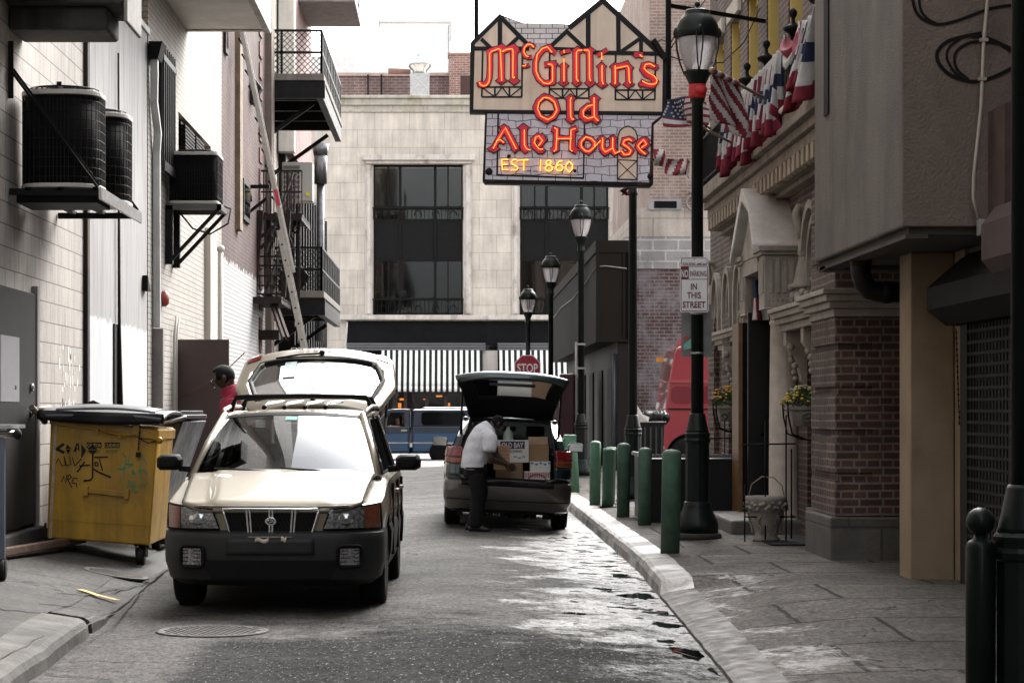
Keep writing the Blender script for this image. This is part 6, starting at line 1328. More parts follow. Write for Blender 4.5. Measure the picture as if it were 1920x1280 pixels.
def car(name, label, loc, rotz, roll, L, W, paint, lower, belt0, belt, roofz, cowl, bump_z, hood_f, rear_y, hatch, rack=False):
    t = thing(name, label, 'car', loc, rotz, None, roll)
    kw = dict(local=True)
    def yf(x, w_=W): s = min(abs(x)/w_, 1); return .05*s**2+.32*s**7
    def yr_(x, w_=W): s = min(abs(x)/w_, 1); return L-(.04*s**2+.26*s**8)
    xs = [0,.12,.24,.36,.48,.58,.66,.73,.79,.83,.855]
    xs = [x*W/.8675 for x in xs]
    def zs(y): return lerp_tab([(0,belt0),(.35,belt0+.03),(cowl,belt-.02),(cowl+.5,belt),(L,belt+.03)], y)
    # each level: inset, nose push-out, tail push-out, z at sides, material
    lev = [(.10,-.01,-.02,.22,1),(.035,.05,.06,.27,1),(.0,.07,.09,.40,1),(-.004,.075,.10,bump_z-.06,1),(.006,.06,.085,bump_z-.012,1),(.014,.028,.03,bump_z,1),(.010,.0,.0,bump_z+.012,0),(.0,.0,.0,.74,0),(.006,.0,.0,.80,0),(.020,.01,.01,None,0),(.055,.03,.02,None,0)]
    mids = [.55+ (L-1.1)*k/16 for k in range(17)]
    def ring(l):
        ins, nf, nr, z, _ = l; out = []
        pts = [(x*(1-ins/W), yf(x)-nf+ins*.3) for x in xs] + [(W*.9975-ins, y) for y in mids] + [(x*(1-ins/W), yr_(x)+nr-ins*.3) for x in reversed(xs)]
        for x, y in pts:
            bulge = .010*math.sin(math.pi*min(max((y-.4)/(L-.8),0),1)) if z and z > .5 else 0
            if z is None:
                k = (.86 if l is lev[-2] else 1.0); zz = .80+(zs(y)-.80)*k
            else: zz = z
            out.append((x+(bulge if x > .7 else 0), y, zz))
        return out
    mb = MB(); rings = []
    for l in lev:
        r = ring(l); rings.append(r + [(-x, y, z) for x, y, z in reversed(r)])
    n = len(rings[0]); vs = [p for r in rings for p in r]; fs = []; ms = []
    for i in range(len(rings)-1):
        for k in range(n): fs.append((i*n+k, i*n+(k+1) % n, (i+1)*n+(k+1) % n, (i+1)*n+k)); ms.append(lev[i+1][4] if lev[i+1][4] == lev[i][4] else 1)
    for i, rv_ in ((0,1),(len(rings)-1,0)):
        for k in range(n//2-1):
            q = (i*n+k, i*n+k+1, i*n+n-2-k, i*n+n-1-k); fs.append(tuple(reversed(q)) if rv_ else q); ym = rings[i][k][1]; ms.append(2 if (not rv_ and ym > cowl-.05) else (1 if rv_ else 0))
    mb.add(vs, fs, ms, True); body = mb.build('body', [paint, lower, interior], t, **kw)
    cut = []
    for wy in (.90, .90+(2.53 if L < 4.5 else 2.65)):
        for sx in (-1, 1): c = MB(); c.tube([(sx*.50, wy, .345), (sx*1.2, wy, .345)], .385, 28); cut.append((c, interior))
    if hatch:
        c = MB(); hw = .60; c.prism([(-hw,.655),(hw,.655),(hw,1.2),(-hw,1.2)], L-1.25, L+.4, 'y'); cut.append((c, interior))
    bool_cut(body, cut)
    for p in body.data.polygons: p.use_smooth = True
    m = body.modifiers.new('bv', 'BEVEL'); m.width = .008; m.segments = 2; m.limit_method = 'ANGLE'; m.angle_limit = R(38)
    m = body.modifiers.new('wn', 'WEIGHTED_NORMAL'); m.keep_sharp = True
    # wheels
    for wy in (.90, .90+(2.53 if L < 4.5 else 2.65)):
        for sx in (-1, 1):
            x = sx*(W-.125); w_ = MB(); pr = [(.20,-.095),(.31,-.105),(.335,-.085),(.342,-.04),(.342,.04),(.335,.085),(.31,.105),(.20,.095)]
            w_.lathe([(r, x+q) for r, q in pr], (0,wy,.342), 36, 0, 'x')
            for q in range(40): a = 2*math.pi*q/40; w_.bar((x-.08, wy+.343*math.cos(a), .342+.343*math.sin(a)), (x+.08, wy+.343*math.cos(a+.06), .342+.343*math.sin(a+.06)), .012, .008)
            wh = w_.build('wheel', tyre_m, t, **kw); rm = MB(); o = x+sx*.085
            rm.lathe([(.205,x-sx*.06),(.215,o),(.195,o),(.185,x)], (0,wy,.342), 30, 0, 'x'); rm.lathe([(.06,o-.01),(.055,o+sx*.012),(.0001,o+sx*.014)], (0,wy,.342), 16, 0, 'x')
            for q in range(6): a = 2*math.pi*q/6; rm.bar((o-sx*.012,wy+.05*math.cos(a),.342+.05*math.sin(a)), (o-sx*.012,wy+.2*math.cos(a),.342+.2*math.sin(a)), .055, .03, 0, (1,0,0))
            rm.build('rim', rim_m2, wh, **kw)
    # hood
    def hz(x, y):
        s = max(0, min(1, (y-.03)/(cowl-.03))); zb = (belt0+.005)+(belt-.02-belt0+.035)*(1-(1-s)**1.35)
        xc = .46+.10*s; zb += .020*sstep(xc+.035, xc-.035, abs(x))*sstep(0,.25,s+.1) if True else 0
        return zb + .025*(1-(abs(x)/W)**2)*s - .05*(1-min(1, s/.06))**2
    mb = MB(); hw0, hw1 = W*.80, W*.855
    mb.grid(lambda u, v: (lambda x: (x, yf(x)-.02+(cowl+.03*(1-(x/W)**2)-yf(x)+.02-.05*abs(x)**2-.09*(1-(x/W)**2))*v, hz(x, yf(x)+(cowl-yf(x))*v)))((u*2-1)*(hw0+(hw1-hw0)*v)), 44, 18, 0); mb.build('hood', paint, t, solid=.03, **kw)
    mb = MB()
    for sx in (-1, 1): mb.tube([(sx*(hw0+(hw1-hw0)*v)*1.004, yf(hw0)-.02+(cowl-.06-yf(hw0))*v, hz(hw0+(hw1-hw0)*v, yf(hw0)+(cowl-yf(hw0))*v)-.004) for v in [k/10 for k in range(11)]], .005, 5)
    mb.build('hood_gap', black_matte, t, **kw)
    # greenhouse
    A0, A1 = Vector((W*.875, cowl-.02, belt-.01)), Vector((W*.675, cowl+.80, roofz-.055))
    ry = rear_y
    def roofx(v): return lerp_tab([(0,W*.675),(.3,W*.715),(.8,W*.72),(1,W*.70)], v)
    def roofpt(u, v):
        x = (u*2-1)*roofx(v); y = A1.y-.01+(ry-A1.y)*v
        return (x, y, roofz-.045*(1-v)**3-.01*max(0,(v-.75)*4)**2 - .035*abs(u*2-1)**3.5)
    mb = MB().grid(roofpt, 24, 24, 0); mb.build('roof', paint, t, solid=.05, **kw)
    mb = MB().grid(lambda u, v: (lambda x, k: (x, A0.y+(A1.y-A0.y)*v-.20*(1-k*k)*(1-v*.45)-.03*math.sin(math.pi*v), A0.z+(A1.z-.008-A0.z)*v+.03*(1-k*k)*v+.012*math.sin(math.pi*v)))((u*2-1)*(A0.x-.012+(A1.x-.012-A0.x+.012)*v), abs(u*2-1)), 28, 14, 0)
    mb.build('windscreen', windscreen, t, **kw)
    mb = MB()
    for v0, v1 in ((-.012,.05),(.955,1.005)):
        mb.grid(lambda u, v: (lambda x, k, vv: (x, A0.y+(A1.y-A0.y)*vv-.20*(1-k*k)*(1-vv*.45)-.03*math.sin(math.pi*vv)-.004, A0.z+(A1.z-.008-A0.z)*vv+.03*(1-k*k)*vv+.012*math.sin(math.pi*vv)+.003))((u*2-1)*(A0.x-.012+(A1.x-A0.x)*(v0+(v1-v0)*v)), abs(u*2-1), v0+(v1-v0)*v), 24, 2, 0)
    mb.build('windscreen_border', black_paint, t, **kw)
    def side(u, z, y):                      # half width of the greenhouse at height fraction u
        return W*.905+(roofx(.5)-W*.905+.005)*u
    zt = roofz-.06; zb = belt+.005
    B = lambda y, u: Vector((side(u,0,y), y, zb+(zt-zb)*u))
    for sx in (-1, 1):
        S = lambda p: Vector((p.x*sx, p.y, p.z)); mb = MB()
        mb.tube([S(A0+Vector((0,.03,-.02))), S(A0.lerp(A1,.5)+Vector((.012,.0,.012))), S(A1+Vector((.005,0,.0)))], [.042,.034,.032], 8)
        mb.tube([S(Vector((roofx(v)-.004, A1.y+(ry-A1.y)*v, roofpt(1,v)[2]-.012))) for v in [k/8 for k in range(9)]], .036, 8)
        d0, d1 = ry+.18-.04, L-.13
        mb.loft([[S(Vector((side(0,0,0)-.01,d0,zb-.03))),S(Vector((side(0,0,0)+.0,d1-.05,zb-.03))),S(Vector((W*.78,d1,zb-.03))),S(Vector((W*.80,d0,zb-.03)))],
                 [S(Vector((side(.5,0,0),d0-.10,(zb+zt)/2))),S(Vector((side(.5,0,0),d1-.17,(zb+zt)/2))),S(Vector((W*.72,d1-.10,(zb+zt)/2))),S(Vector((W*.70,d0-.1,(zb+zt)/2)))],
                 [S(Vector((side(1,0,0)+.01,ry-.28,zt+.01))),S(Vector((side(1,0,0)+.01,ry-.02,zt+.01))),S(Vector((W*.62,ry+.0,zt+.01))),S(Vector((W*.62,ry-.28,zt+.01)))]], 0, False)
        mb.loft([[S(Vector((W*.97,cowl+.05,belt-.09))),S(Vector((W*.97,L-.3,belt-.06))),S(Vector((W*.97,L-.3,belt-.09))),S(Vector((W*.97,cowl+.05,belt-.12)))],[S(Vector((W*.90,cowl-.05,belt+.008))),S(Vector((W*.90,L-.25,belt+.012))),S(Vector((W*.86,L-.25,belt+.012))),S(Vector((W*.86,cowl-.05,belt+.008)))]], 0, False)
        mb.build('pillar', paint, t, **kw)
        mb = MB()
        for y0, y1, wd in ((cowl+1.30,cowl+1.42,.05),(cowl+2.15,cowl+2.12,.05)): mb.bar(S(B(y0,0)), S(B(y1,1)), wd, .05, 0, (1,0,0))
        fr_ = [B(cowl+.30,.02),B(cowl+.86,.93),B(ry-.35,.95),B(ry-.02,.03)]
        mb.tube([S(p) for p in fr_], .012, 6, 0, True); mb.build('window_frame', black_paint, t, **kw)
        g = MB()
        q = [B(cowl+.14,.0),B(cowl+.86,.98),B(ry-.30,.98),B(ry+.12,.0)]; g.add([S(p) for p in q], [(0,1,2,3)]); g.build('side_window', side_glass, t, **kw)
        # mirror
        mc = Vector((sx*(W+.135), cowl+.36, belt+.105)); m = MB()
        m.loft([[Vector((mc.x+a*.108*f, mc.y+yy, mc.z+b_*.071*f)) for a, b_ in ((-1,-.55),(-.75,-.95),(.55,-.95),(.95,-.6),(1,.3),(.7,.95),(-.65,.9),(-1,.5))] for yy, f in ((-.10,.45),(-.085,.78),(-.04,.98),(.02,1.0),(.055,.97))], 0, True)
        m.bar((sx*(W-.03), mc.y+.02, mc.z-.06), (sx*(W+.06), mc.y, mc.z-.05), .06, .05); mo = m.build('mirror', black_paint, t, bevel=.004, **kw)
        MB().box(mc.x-.095, mc.x+.095, mc.y+.056, mc.y+.06, mc.z-.055, mc.z+.055).build('mirror_glass', chrome, mo, **kw)
        h = MB(); 
        for y in (cowl+1.12, cowl+2.0): h.bar((sx*(W+.012), y-.09, belt-.16), (sx*(W+.012), y+.09, belt-.155), .03, .03)
        h.build('door_handle', paint, t, **kw)
        dl = MB()
        for y in (cowl+.42, cowl+1.38, cowl+2.25): dl.box(sx*(W+.0)-.012, sx*(W+.0)+.0135, y-.003, y+.003, .36, belt-.07)
        dl.build('door_gap', black_matte, t, **kw)
    # cabin
    mb = MB().box(-W*.84, W*.84, cowl+.05, cowl+.55, belt-.12, belt+.0); mb.tube([(-.36+.17*math.cos(R(a)), cowl+.72+.08*math.sin(R(a)), belt+.0+.16*math.sin(R(a))) for a in range(0,360,24)], .014, 6, 0, True); mb.build('dashboard', interior, t, **kw)
    for sx in (-1, 1):
        s = MB(); x = sx*.37; s.loft([[(x+a*.23*f, cowl+1.15+b_*.07+dz*.18, belt-.1+dz) for a, b_ in ((-1,-1),(1,-1),(1,1),(-1,1))] for dz, f in ((0,1),(.22,.98),(.30,.75))], 0, False); s.loft([[(x+a*.13, cowl+1.23+b_*.05, belt+.24+dz) for a, b_ in ((-1,-1),(1,-1),(1,1),(-1,1))] for dz in (0,.15)], 0, False); s.build('front_seat', seat_m, t, bevel=.03, **kw)
    s = MB().box(-.60,.60,cowl+2.0,cowl+2.14,belt-.1,belt+.12)
    for x in (-.35,.35): s.box(x-.11,x+.11,cowl+2.03,cowl+2.12,belt+.13,belt+.24)
    s.build('rear_seat', seat_m, t, bevel=.03, **kw)
    MB().box(-.10,.10,cowl+.62,cowl+.66,roofz-.20,roofz-.13).build('rear_view_mirror', black_paint, t, **kw)
    # wipers
    def ws(x, v): k = abs(x)/A0.x; return Vector((x, A0.y+(A1.y-A0.y)*v-.20*(1-k*k)*(1-v*.45)-.03*math.sin(math.pi*v)-.035, A0.z+(A1.z-A0.z)*v+.03*(1-k*k)*v+.012*math.sin(math.pi*v)+.016))
    for a, b_ in (((.02,.045),(-.58,.10)),((.52,.035),(-.02,.11))):
        mb = MB(); mb.tube([ws(a[0],a[1]), ws((a[0]+b_[0])/2,(a[1]+b_[1])/2+.01), ws(*b_)], .008, 5); mb.tube([ws(a[0],a[1])+Vector((.02,-.02,-.005)), ws(a[0]*.6+b_[0]*.4,.055)], .011, 5)
        mb.build('wiper', black_paint, t, **kw)
    def patch(pts_fn, x0, x1, zlo, zhi, off, nu=16, nv=6):
        m = MB(); m.grid(lambda u, v: (lambda x: (x, pts_fn(x)-off, zlo(x)+(zhi(x)-zlo(x))*v))(x0+(x1-x0)*u), nu, nv, 0); return m
    ff = lambda x: yf(x)-.0
    return t, dict(yf=yf, yr=yr_, patch=patch, W=W, L=L, roofpt=roofpt, roofx=roofx, A1=A1, ry=ry, side=side, zb=zb, zt=zt, kw=kw)
def hatch_lid(t, paint, inner, hy, hz_, prof, hw, win, c, lower_lamps=None):
    """raised tailgate: prof = (dy,dz) along it from the hinge, hw = half width along it, win = (v0,v1,side margin)"""
    kw = dict(local=True)
    def pt(x, v):
        s = v*(len(prof)-1); i = min(int(s), len(prof)-2); f = s-i
        f2 = f
        dy = prof[i][0]+(prof[i+1][0]-prof[i][0])*f2; dz = prof[i][1]+(prof[i+1][1]-prof[i][1])*f2
        return dy, dz
    def wid(v): return lerp_tab(hw, v)
    def fn(u, v):
        k = u*2-1; x = k*wid(v); dy, dz = pt(x, v)
        return (x, hy+dy-.07*k*k*v, hz_+dz-(.06 if c['W'] > .86 else .015)*k*k-.06*abs(k)**3.2*(.5+.5*min(1,v*2)))
    def mi(u, v):
        k = abs(u*2-1)*wid(v)
        if win[0] < v < win[1] and k < wid(v)-win[2]-(.10*max(0,(v-win[0])/(win[1]-win[0])-.75)*4): return None
        return 0
    m = MB(); nu, nv = 48, 40
    vs = [fn(i/nu, j/nv) for i in range(nu+1) for j in range(nv+1)]; fs = [(i*(nv+1)+j, (i+1)*(nv+1)+j, (i+1)*(nv+1)+j+1, i*(nv+1)+j+1) for i in range(nu) for j in range(nv) if mi((i+.5)/nu, (j+.5)/nv) == 0]
    m.add(vs, fs, 0, True); lid = m.build('tailgate', [paint, inner], t, **kw)
    s = lid.modifiers.new('solid', 'SOLIDIFY'); s.thickness = .055; s.offset = 0; s.material_offset = 1; s.material_offset_rim = 0
    g = MB(); g.grid(lambda a, b_: (lambda v: fn(.5+(a-.5)*(1-(win[2]-.025)/wid(v)), v))(win[0]-.02+(win[1]-win[0]+.04)*b_), 24, 12, 0)
    g.build('tailgate_window', windscreen, lid, **kw)
    bd = MB()                                     # black band round the glass
    W0 = lambda v: wid(v)-win[2]+.012
    lp = [(-W0(win[0]),win[0]),(W0(win[0]),win[0]),(W0((win[0]+win[1])/2),(win[0]+win[1])/2),(W0(win[1])-.06,win[1]),(0,win[1]+.012),(-W0(win[1])+.06,win[1]),(-W0((win[0]+win[1])/2),(win[0]+win[1])/2)]
    pts = []
    for (xa, va), (xb, vb) in zip(lp, lp[1:]+lp[:1]):
        for k in range(8): x = xa+(xb-xa)*k/8; v = va+(vb-va)*k/8; pts.append(Vector(fn(.5+.5*x/wid(v), v)))
    bd.tube(pts, .034, 6, 0, True); bd.build('window_seal', black_paint, lid, **kw)
    for sx in (-1, 1):
        p = Vector(fn(.5+sx*.46, .42)); MB().tube([(sx*(c['W']*.76), c['ry']+.24, c['zb']+.12), (p.x, p.y, p.z-.05)], .013, 8).tube([(sx*(c['W']*.76), c['ry']+.24, c['zb']+.12), ((sx*(c['W']*.76)+p.x)/2, (c['ry']+.24+p.y)/2, (c['zb']+.12+p.z-.05)/2)], .019, 8).build('gas_strut', black_paint, t, **kw)
    return lid, fn, wid
# ---------------------------------------------------------------- gold estate facing us
gold, _nt, _b = base('champagne_paint'); _oc = objco(_nt)
_nt.links.new(scalec(_nt, (.185,.156,.106), rng(_nt, noise(_nt, _oc, 3), .3, .7, .95, 1.05)), _b.inputs['Base Color']); _b.inputs['Metallic'].default_value = .25; _b.inputs['Roughness'].default_value = .42; _b.inputs['Coat Weight'].default_value = .7; _b.inputs['Coat Roughness'].default_value = .03
FX, FY = -1.385, 16.42
t, c = car('estate_car', 'gold estate car facing us with its tailgate raised and roof bars', (FX-.005,FY,.0), -R(.9), 0, 4.45, .8675, gold, plastic, .835, 1.03, 1.585, 1.15, .635, None, 3.92, True, True)
yf, patch, kw = c['yf'], c['patch'], c['kw']
fog_m = pm('fog_reflector', (.20,.195,.19), .4, .2, var=.75, vs=60, bmp=.8, bs=60)
lamp_lo = lambda x: .662+.0*abs(x); lamp_hi = lambda x: .800+.035*(abs(x)-.42)/.38
for sx in (-1, 1):
    hl = MB()
    hl.grid(lambda u, v: (lambda x: (sx*x, yf(x)-.006, lamp_lo(x)+(lamp_hi(x)-lamp_lo(x))*v))(max(.405+.055*v, .405)+(.71-.405-.055*v)*u), 14, 6, 0); hd = hl.build('headlight', lens_in, t, **kw)
    MB().grid(lambda u, v: (lambda x: (sx*x, yf(x)-.020-.012*math.sin(math.pi*v), lamp_lo(x)-.004+(lamp_hi(x)-lamp_lo(x)+.008)*v))((.40+.055*v)+(.715-.40-.055*v)*u), 14, 6, 0).build('lens', lens, hd, **kw)
    MB().ball((sx*.565, yf(.565)-.004, .735), .062, 14, 8, 0, (1.25,.3,.85)).build('bulb', chrome, hd, **kw)
    MB().grid(lambda u, v: (lambda x: (sx*x, yf(x)-.020-.010*math.sin(math.pi*v), lamp_lo(x)+(lamp_hi(x)-lamp_lo(x))*v))(.72+.105*u), 8, 6, 0).build('turn_signal', amber, t, **kw)
    e = MB(); o = [(.398,.655),(.455,.808),(.83,.845),(.84,.655)]
    pts = []
    for (xa, za), (xb, zb2) in zip(o, o[1:]+o[:1]):
        for k in range(6): x = xa+(xb-xa)*k/6; pts.append((sx*x, yf(x)-.008, za+(zb2-za)*k/6))
    e.tube(pts, .007, 5, 0, True); e.build('headlight_gap', black_matte, t, **kw)
    fl = MB(); fl.grid(lambda u, v: (lambda x: (sx*x, yf(x)-.088, .385+.125*v))(.535+.145*u), 6, 6, 0); fg = fl.build('fog_lamp', fog_m, t, **kw)
    bx = MB(); rr_ = rrect(.515,.70,.365,.53,.04); bx.tube([(sx*x, yf(x)-.084, z) for x, z in rr_], .014, 6, 0, True)
    for z in (.41,.44,.47,.495): bx.bar((sx*.54, yf(.54)-.092, z), (sx*.68, yf(.68)-.092, z), .006)
    bx.build('fog_lamp_bezel', black_paint, fg, **kw)
MB().grid(lambda u, v: (lambda x: (x, yf(x)-.006, .628+.178*v))((u*2-1)*(.315+.05*v)), 20, 6, 0).build('grille', black_matte, t, **kw)
gm = MB(); o = [(-.315,.622),(-.372,.812),(.372,.812),(.315,.622)]; pts = []
for (xa, za), (xb, zb2) in zip(o, o[1:]+o[:1]):
    for k in range(10): x = xa+(xb-xa)*k/10; pts.append((x, yf(x)-.016, za+(zb2-za)*k/10))
gm.tube(pts, .011, 6, 0, True)
for x0 in (-.19,-.165,-.012,.012,.165,.19): gm.bar((x0*.92, yf(x0)-.018, .628), (x0, yf(x0)-.018, .808), .012, .012)
gm.build('grille_bars', chrome, t, **kw)
wm = MB()
for k in range(-22, 23):
    for s in (1, -1):
        x = k*.034; a, b_ = (x, .63), (x+s*.09, .806)
        if abs(a[0]) < .31 and abs(b_[0]) < .355: wm.bar((a[0], yf(a[0])-.010, a[1]), (b_[0], yf(b_[0])-.010, b_[1]), .0045)
wm.build('grille_mesh', dark_steel, t, **kw)
em = MB(); em.lathe([(.043,0),(.046,-.008),(.041,-.012)], (0,0,0), 24, 0, 'y'); em.v = [Vector((p.x, p.y+yf(0)-.022, p.z*.72+.718)) for p in em.v]
eb = em.build('emblem', chrome, t, **kw); st = MB()
st.ball((0, yf(0)-.030, .718), .038, 16, 8, 0, (1,.18,.68)); st.build('emblem_face', pm('emblem_blue', (.03,.035,.06), .25), eb, **kw); st = MB()
for x, z, r in ((-.019,.724,.0085),(.002,.728,.005),(.016,.722,.005),(.020,.711,.005),(.004,.712,.005),(-.008,.709,.005)): st.ball((x, yf(0)-.036, z), r*.8, 8, 5, 0, (1,.4,1))
st.build('emblem_stars', chrome, eb, **kw)
mb = MB(); mb.grid(lambda u, v: (lambda x: (x, yf(x)-.082, .46+.125*v))((u*2-1)*.34), 16, 4, 0); mb.build('plate_recess', pm('recess_plastic', (.044,.044,.0445), .55), t, solid=.004, **kw)
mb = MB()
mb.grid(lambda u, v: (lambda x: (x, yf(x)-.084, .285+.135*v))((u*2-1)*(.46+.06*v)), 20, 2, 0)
mb.build('intake_shade', black_matte, t, **kw)  # slot enlarged in black to paint in the bumper's lower shade
mb = MB()
for x0, x1, z0, z1 in ((-.115,-.012,.560,.590),(.085,.125,.565,.600)): mb.grid(lambda u, v: (lambda x: (x, yf(x)-.089, z0+(z1-z0)*v+.008*math.sin(u*7)))(x0+(x1-x0)*u), 6, 2, 0)
mb.grid(lambda u, v: (lambda x: (x, yf(x)-.0885, .600+.004*v))(-.17+.34*u), 6, 1, 0); mb.build('plate_remnant', pm('torn_plate', (.55,.48,.40), .7, var=.3, vs=40), t, solid=.002, **kw)
A1, roofpt = c['A1'], c['roofpt']
for yv in (2.72, 3.55):
    mb = MB(); z = 1.690 if yv < 3 else 1.685; hwb = .60
    mb.tube([(-hwb+.12, yv, z+.004), (0, yv, z+.012), (hwb-.12, yv, z+.004)], .020, 8)
    for sx in (-1, 1): mb.loft([[(sx*(hwb-.16)+0, yv-.03, z-.016),(sx*(hwb-.16), yv+.03, z-.016),(sx*(hwb-.16), yv+.03, z+.024),(sx*(hwb-.16), yv-.03, z+.024)],[(sx*(hwb-.02), yv-.035, z-.03),(sx*(hwb-.02), yv+.035, z-.03),(sx*(hwb-.01), yv+.03, z+.016),(sx*(hwb-.01), yv-.03, z+.016)],[(sx*(hwb+.01), yv-.03, z-.135),(sx*(hwb+.01), yv+.03, z-.135),(sx*(hwb+.06), yv+.03, z-.115),(sx*(hwb+.06), yv-.03, z-.115)]], 0, False)
    mb.build('roof_bar', black_paint, t, bevel=.004, **kw)
for sx in (-1, 1): MB().tube([(sx*.605, 2.05, 1.525),(sx*.625, 2.15, 1.575),(sx*.635, 2.7, 1.605),(sx*.635, 3.4, 1.605),(sx*.63, 3.78, 1.585),(sx*.62, 3.88, 1.55)], .018, 8).build('roof_rail', alu, t, **kw)
for k in range(4):
    x = -.30+k*.18; b_ = MB(); b_.tube([(x, 2.40, 1.600), (x+.02, 2.55, 1.635), (x+.10, 3.1, 1.650)], .013, 8, 0); b_.tube([(x-.004, 2.375, 1.592), (x+.004, 2.42, 1.606)], .019, 8, 1); b_.build('roof_strip', [chrome, black_paint], t, **kw)  # slanting chrome strips with black tips on the roof
lid, fn, wid = hatch_lid(t, gold, gold, 3.90, 1.60, [(0,0),(.10,.075),(.30,.19),(.50,.30),(.66,.39),(.80,.47),(.92,.535),(.99,.56),(1.03,.545),(1.045,.50)], [(0,.56),(.12,.66),(.30,.775),(.5,.755),(.75,.715),(.9,.69),(1,.65)], (.13,.56,.13), c)
for sx in (-1, 1):
    for nm, mt, (ua, ub, va, vb) in (('tail_lamp', red_lens, (.80,.985,.62,.84)), ('reverse_lamp', pm('clear_lens', (.75,.72,.72), .15, coat=.5), (.84,.95,.68,.78))):
        m = MB(); off = .036 if nm == 'tail_lamp' else .044
        m.grid(lambda u, v: (lambda p: (p[0], p[1]-.3*off, p[2]+off))(fn(.5+sx*.5*(ua+(ub-ua)*u+.03*(v-.5)), va+(vb-va)*v)), 10, 8, 0); m.build(nm, mt, lid, **kw)
m = MB(); pw = [Vector(fn(.5+.5*x/wid(v), v))+Vector((0,-.01,.045)) for x, v in ((.03,.60),(.0,.585),(-.20,.575),(-.42,.55))]; m.tube(pw, .011, 6); m.ball(pw[0], .028, 8, 6); m.build('rear_wiper', black_paint, lid, **kw)
p = Vector(fn(.33,.36)); MB().grid(lambda u, v: (lambda q: (q[0], q[1]-.01, q[2]+.006))(fn(.285+.075*u, .33+.20*v)), 4, 4, 0).build('window_sticker', pm('sticker_pale', (.50,.60,.58), .6, var=.25, vs=60), lid, **kw)
MB().box(-.02, .02, 3.93, 3.97, 1.64, 1.70).build('washer_jet', black_paint, lid, **kw)
q = Vector(fn(.44,.70))+Vector((0,-.012,.040)); tm = ROOT[t.name] @ Matrix.Translation(q) @ Matrix.Rotation(R(30),4,'X') @ Matrix.Rotation(R(180),4,'Z')
text_obj('badge_letters', 'SUBARU', .075, pm('badge_grey', (.10,.095,.09), .4, .5), lid, tm, .002, 'CENTER', 1.5, 0)
def on_glass(x0, x1, v0, v1, off=.004):
    A0_, A1_ = Vector((.8675*.875, 1.13, 1.02)), A1
    def f(u, v):
        vv = v0+(v1-v0)*v; x = x0+(x1-x0)*u; k = abs(x)/(A0_.x+(A1_.x-A0_.x)*vv); return (x, A0_.y+(A1_.y-A0_.y)*vv-.20*(1-k*k)*(1-vv*.45)-.03*math.sin(math.pi*vv)-off, A0_.z+(A1_.z-.008-A0_.z)*vv+.03*(1-k*k)*vv+.012*math.sin(math.pi*vv)+off)
    return MB().grid(f, 4, 3, 0)
on_glass(-.05, .05, .865, .925).build('toll_tag', pm('sticker_teal', (.02,.28,.22), .5), t, **kw)
on_glass(.53, .62, .04, .085).build('permit_sticker', sign_white, t, **kw); on_glass(.635, .695, .045, .085).build('permit_sticker', pm('sticker_pink', (.6,.35,.36), .6), t, **kw)
# ---------------------------------------------------------------- dark green estate, rear to us
dgreen, _nt, _b = base('dark_green_paint'); _b.inputs['Base Color'].default_value = (.006,.022,.026,1); _b.inputs['Metallic'].default_value = .3; _b.inputs['Roughness'].default_value = .3; _b.inputs['Coat Weight'].default_value = 1; _b.inputs['Coat Roughness'].default_value = .04
taupe, _nt, _b = base('taupe_lower_paint'); _b.inputs['Base Color'].default_value = (.060,.050,.045,1); _b.inputs['Metallic'].default_value = .4; _b.inputs['Roughness'].default_value = .33; _b.inputs['Coat Weight'].default_value = .8; _b.inputs['Coat Roughness'].default_value = .06
LX, LY, LL = .70, 27.75, 4.68
ROT = R(180)-R(1.2)
yaw = Matrix.Rotation(ROT, 4, 'Z'); ctr = Vector((LX, LY, 0)) - yaw @ Vector((0, LL, 0))
t, c = car('estate_car', 'dark green estate car parked rear towards us with its tailgate up and boxes inside', (ctr.x,ctr.y,.005), ROT, -R(2.6), LL, .8475, dgreen, taupe, .80, .97, 1.475, 1.22, .64, None, 3.98, True, False)
yr_, kw = c['yr'], c['kw']; LT = ROOT[t.name]
hatch_lid(t, dgreen, black_paint, 4.0, 1.49, [(0,0),(.10,.07),(.35,.24),(.60,.39),(.78,.48),(.90,.53),(.94,.54),(.985,.545),(1.01,.53),(1.03,.48)], [(0,.53),(.15,.58),(.45,.71),(.7,.735),(.9,.70),(1,.65)], (.22,.62,.16), c)
lidL = [o for o in t.children if o.name.startswith('tailgate')][0]
mb = MB(); mb.grid(lambda u, v: ((u*2-1)*.40, 4.0+1.035-.02*(u*2-1)**2, 1.49+.49+.055*v-.03*(u*2-1)**2), 20, 4, 0); mb.build('reflector_strip', red_lens, lidL, **dict(kw, solid=.015))
mb = MB(); mb.grid(lambda u, v: ((u*2-1)*.30, 4.0+.70+.05*v, 1.49+.385+.02*v), 8, 2, 0); mb.build('inner_handle', pm('trim_grey', (.06,.06,.06), .6), lidL, **dict(kw, solid=.02))
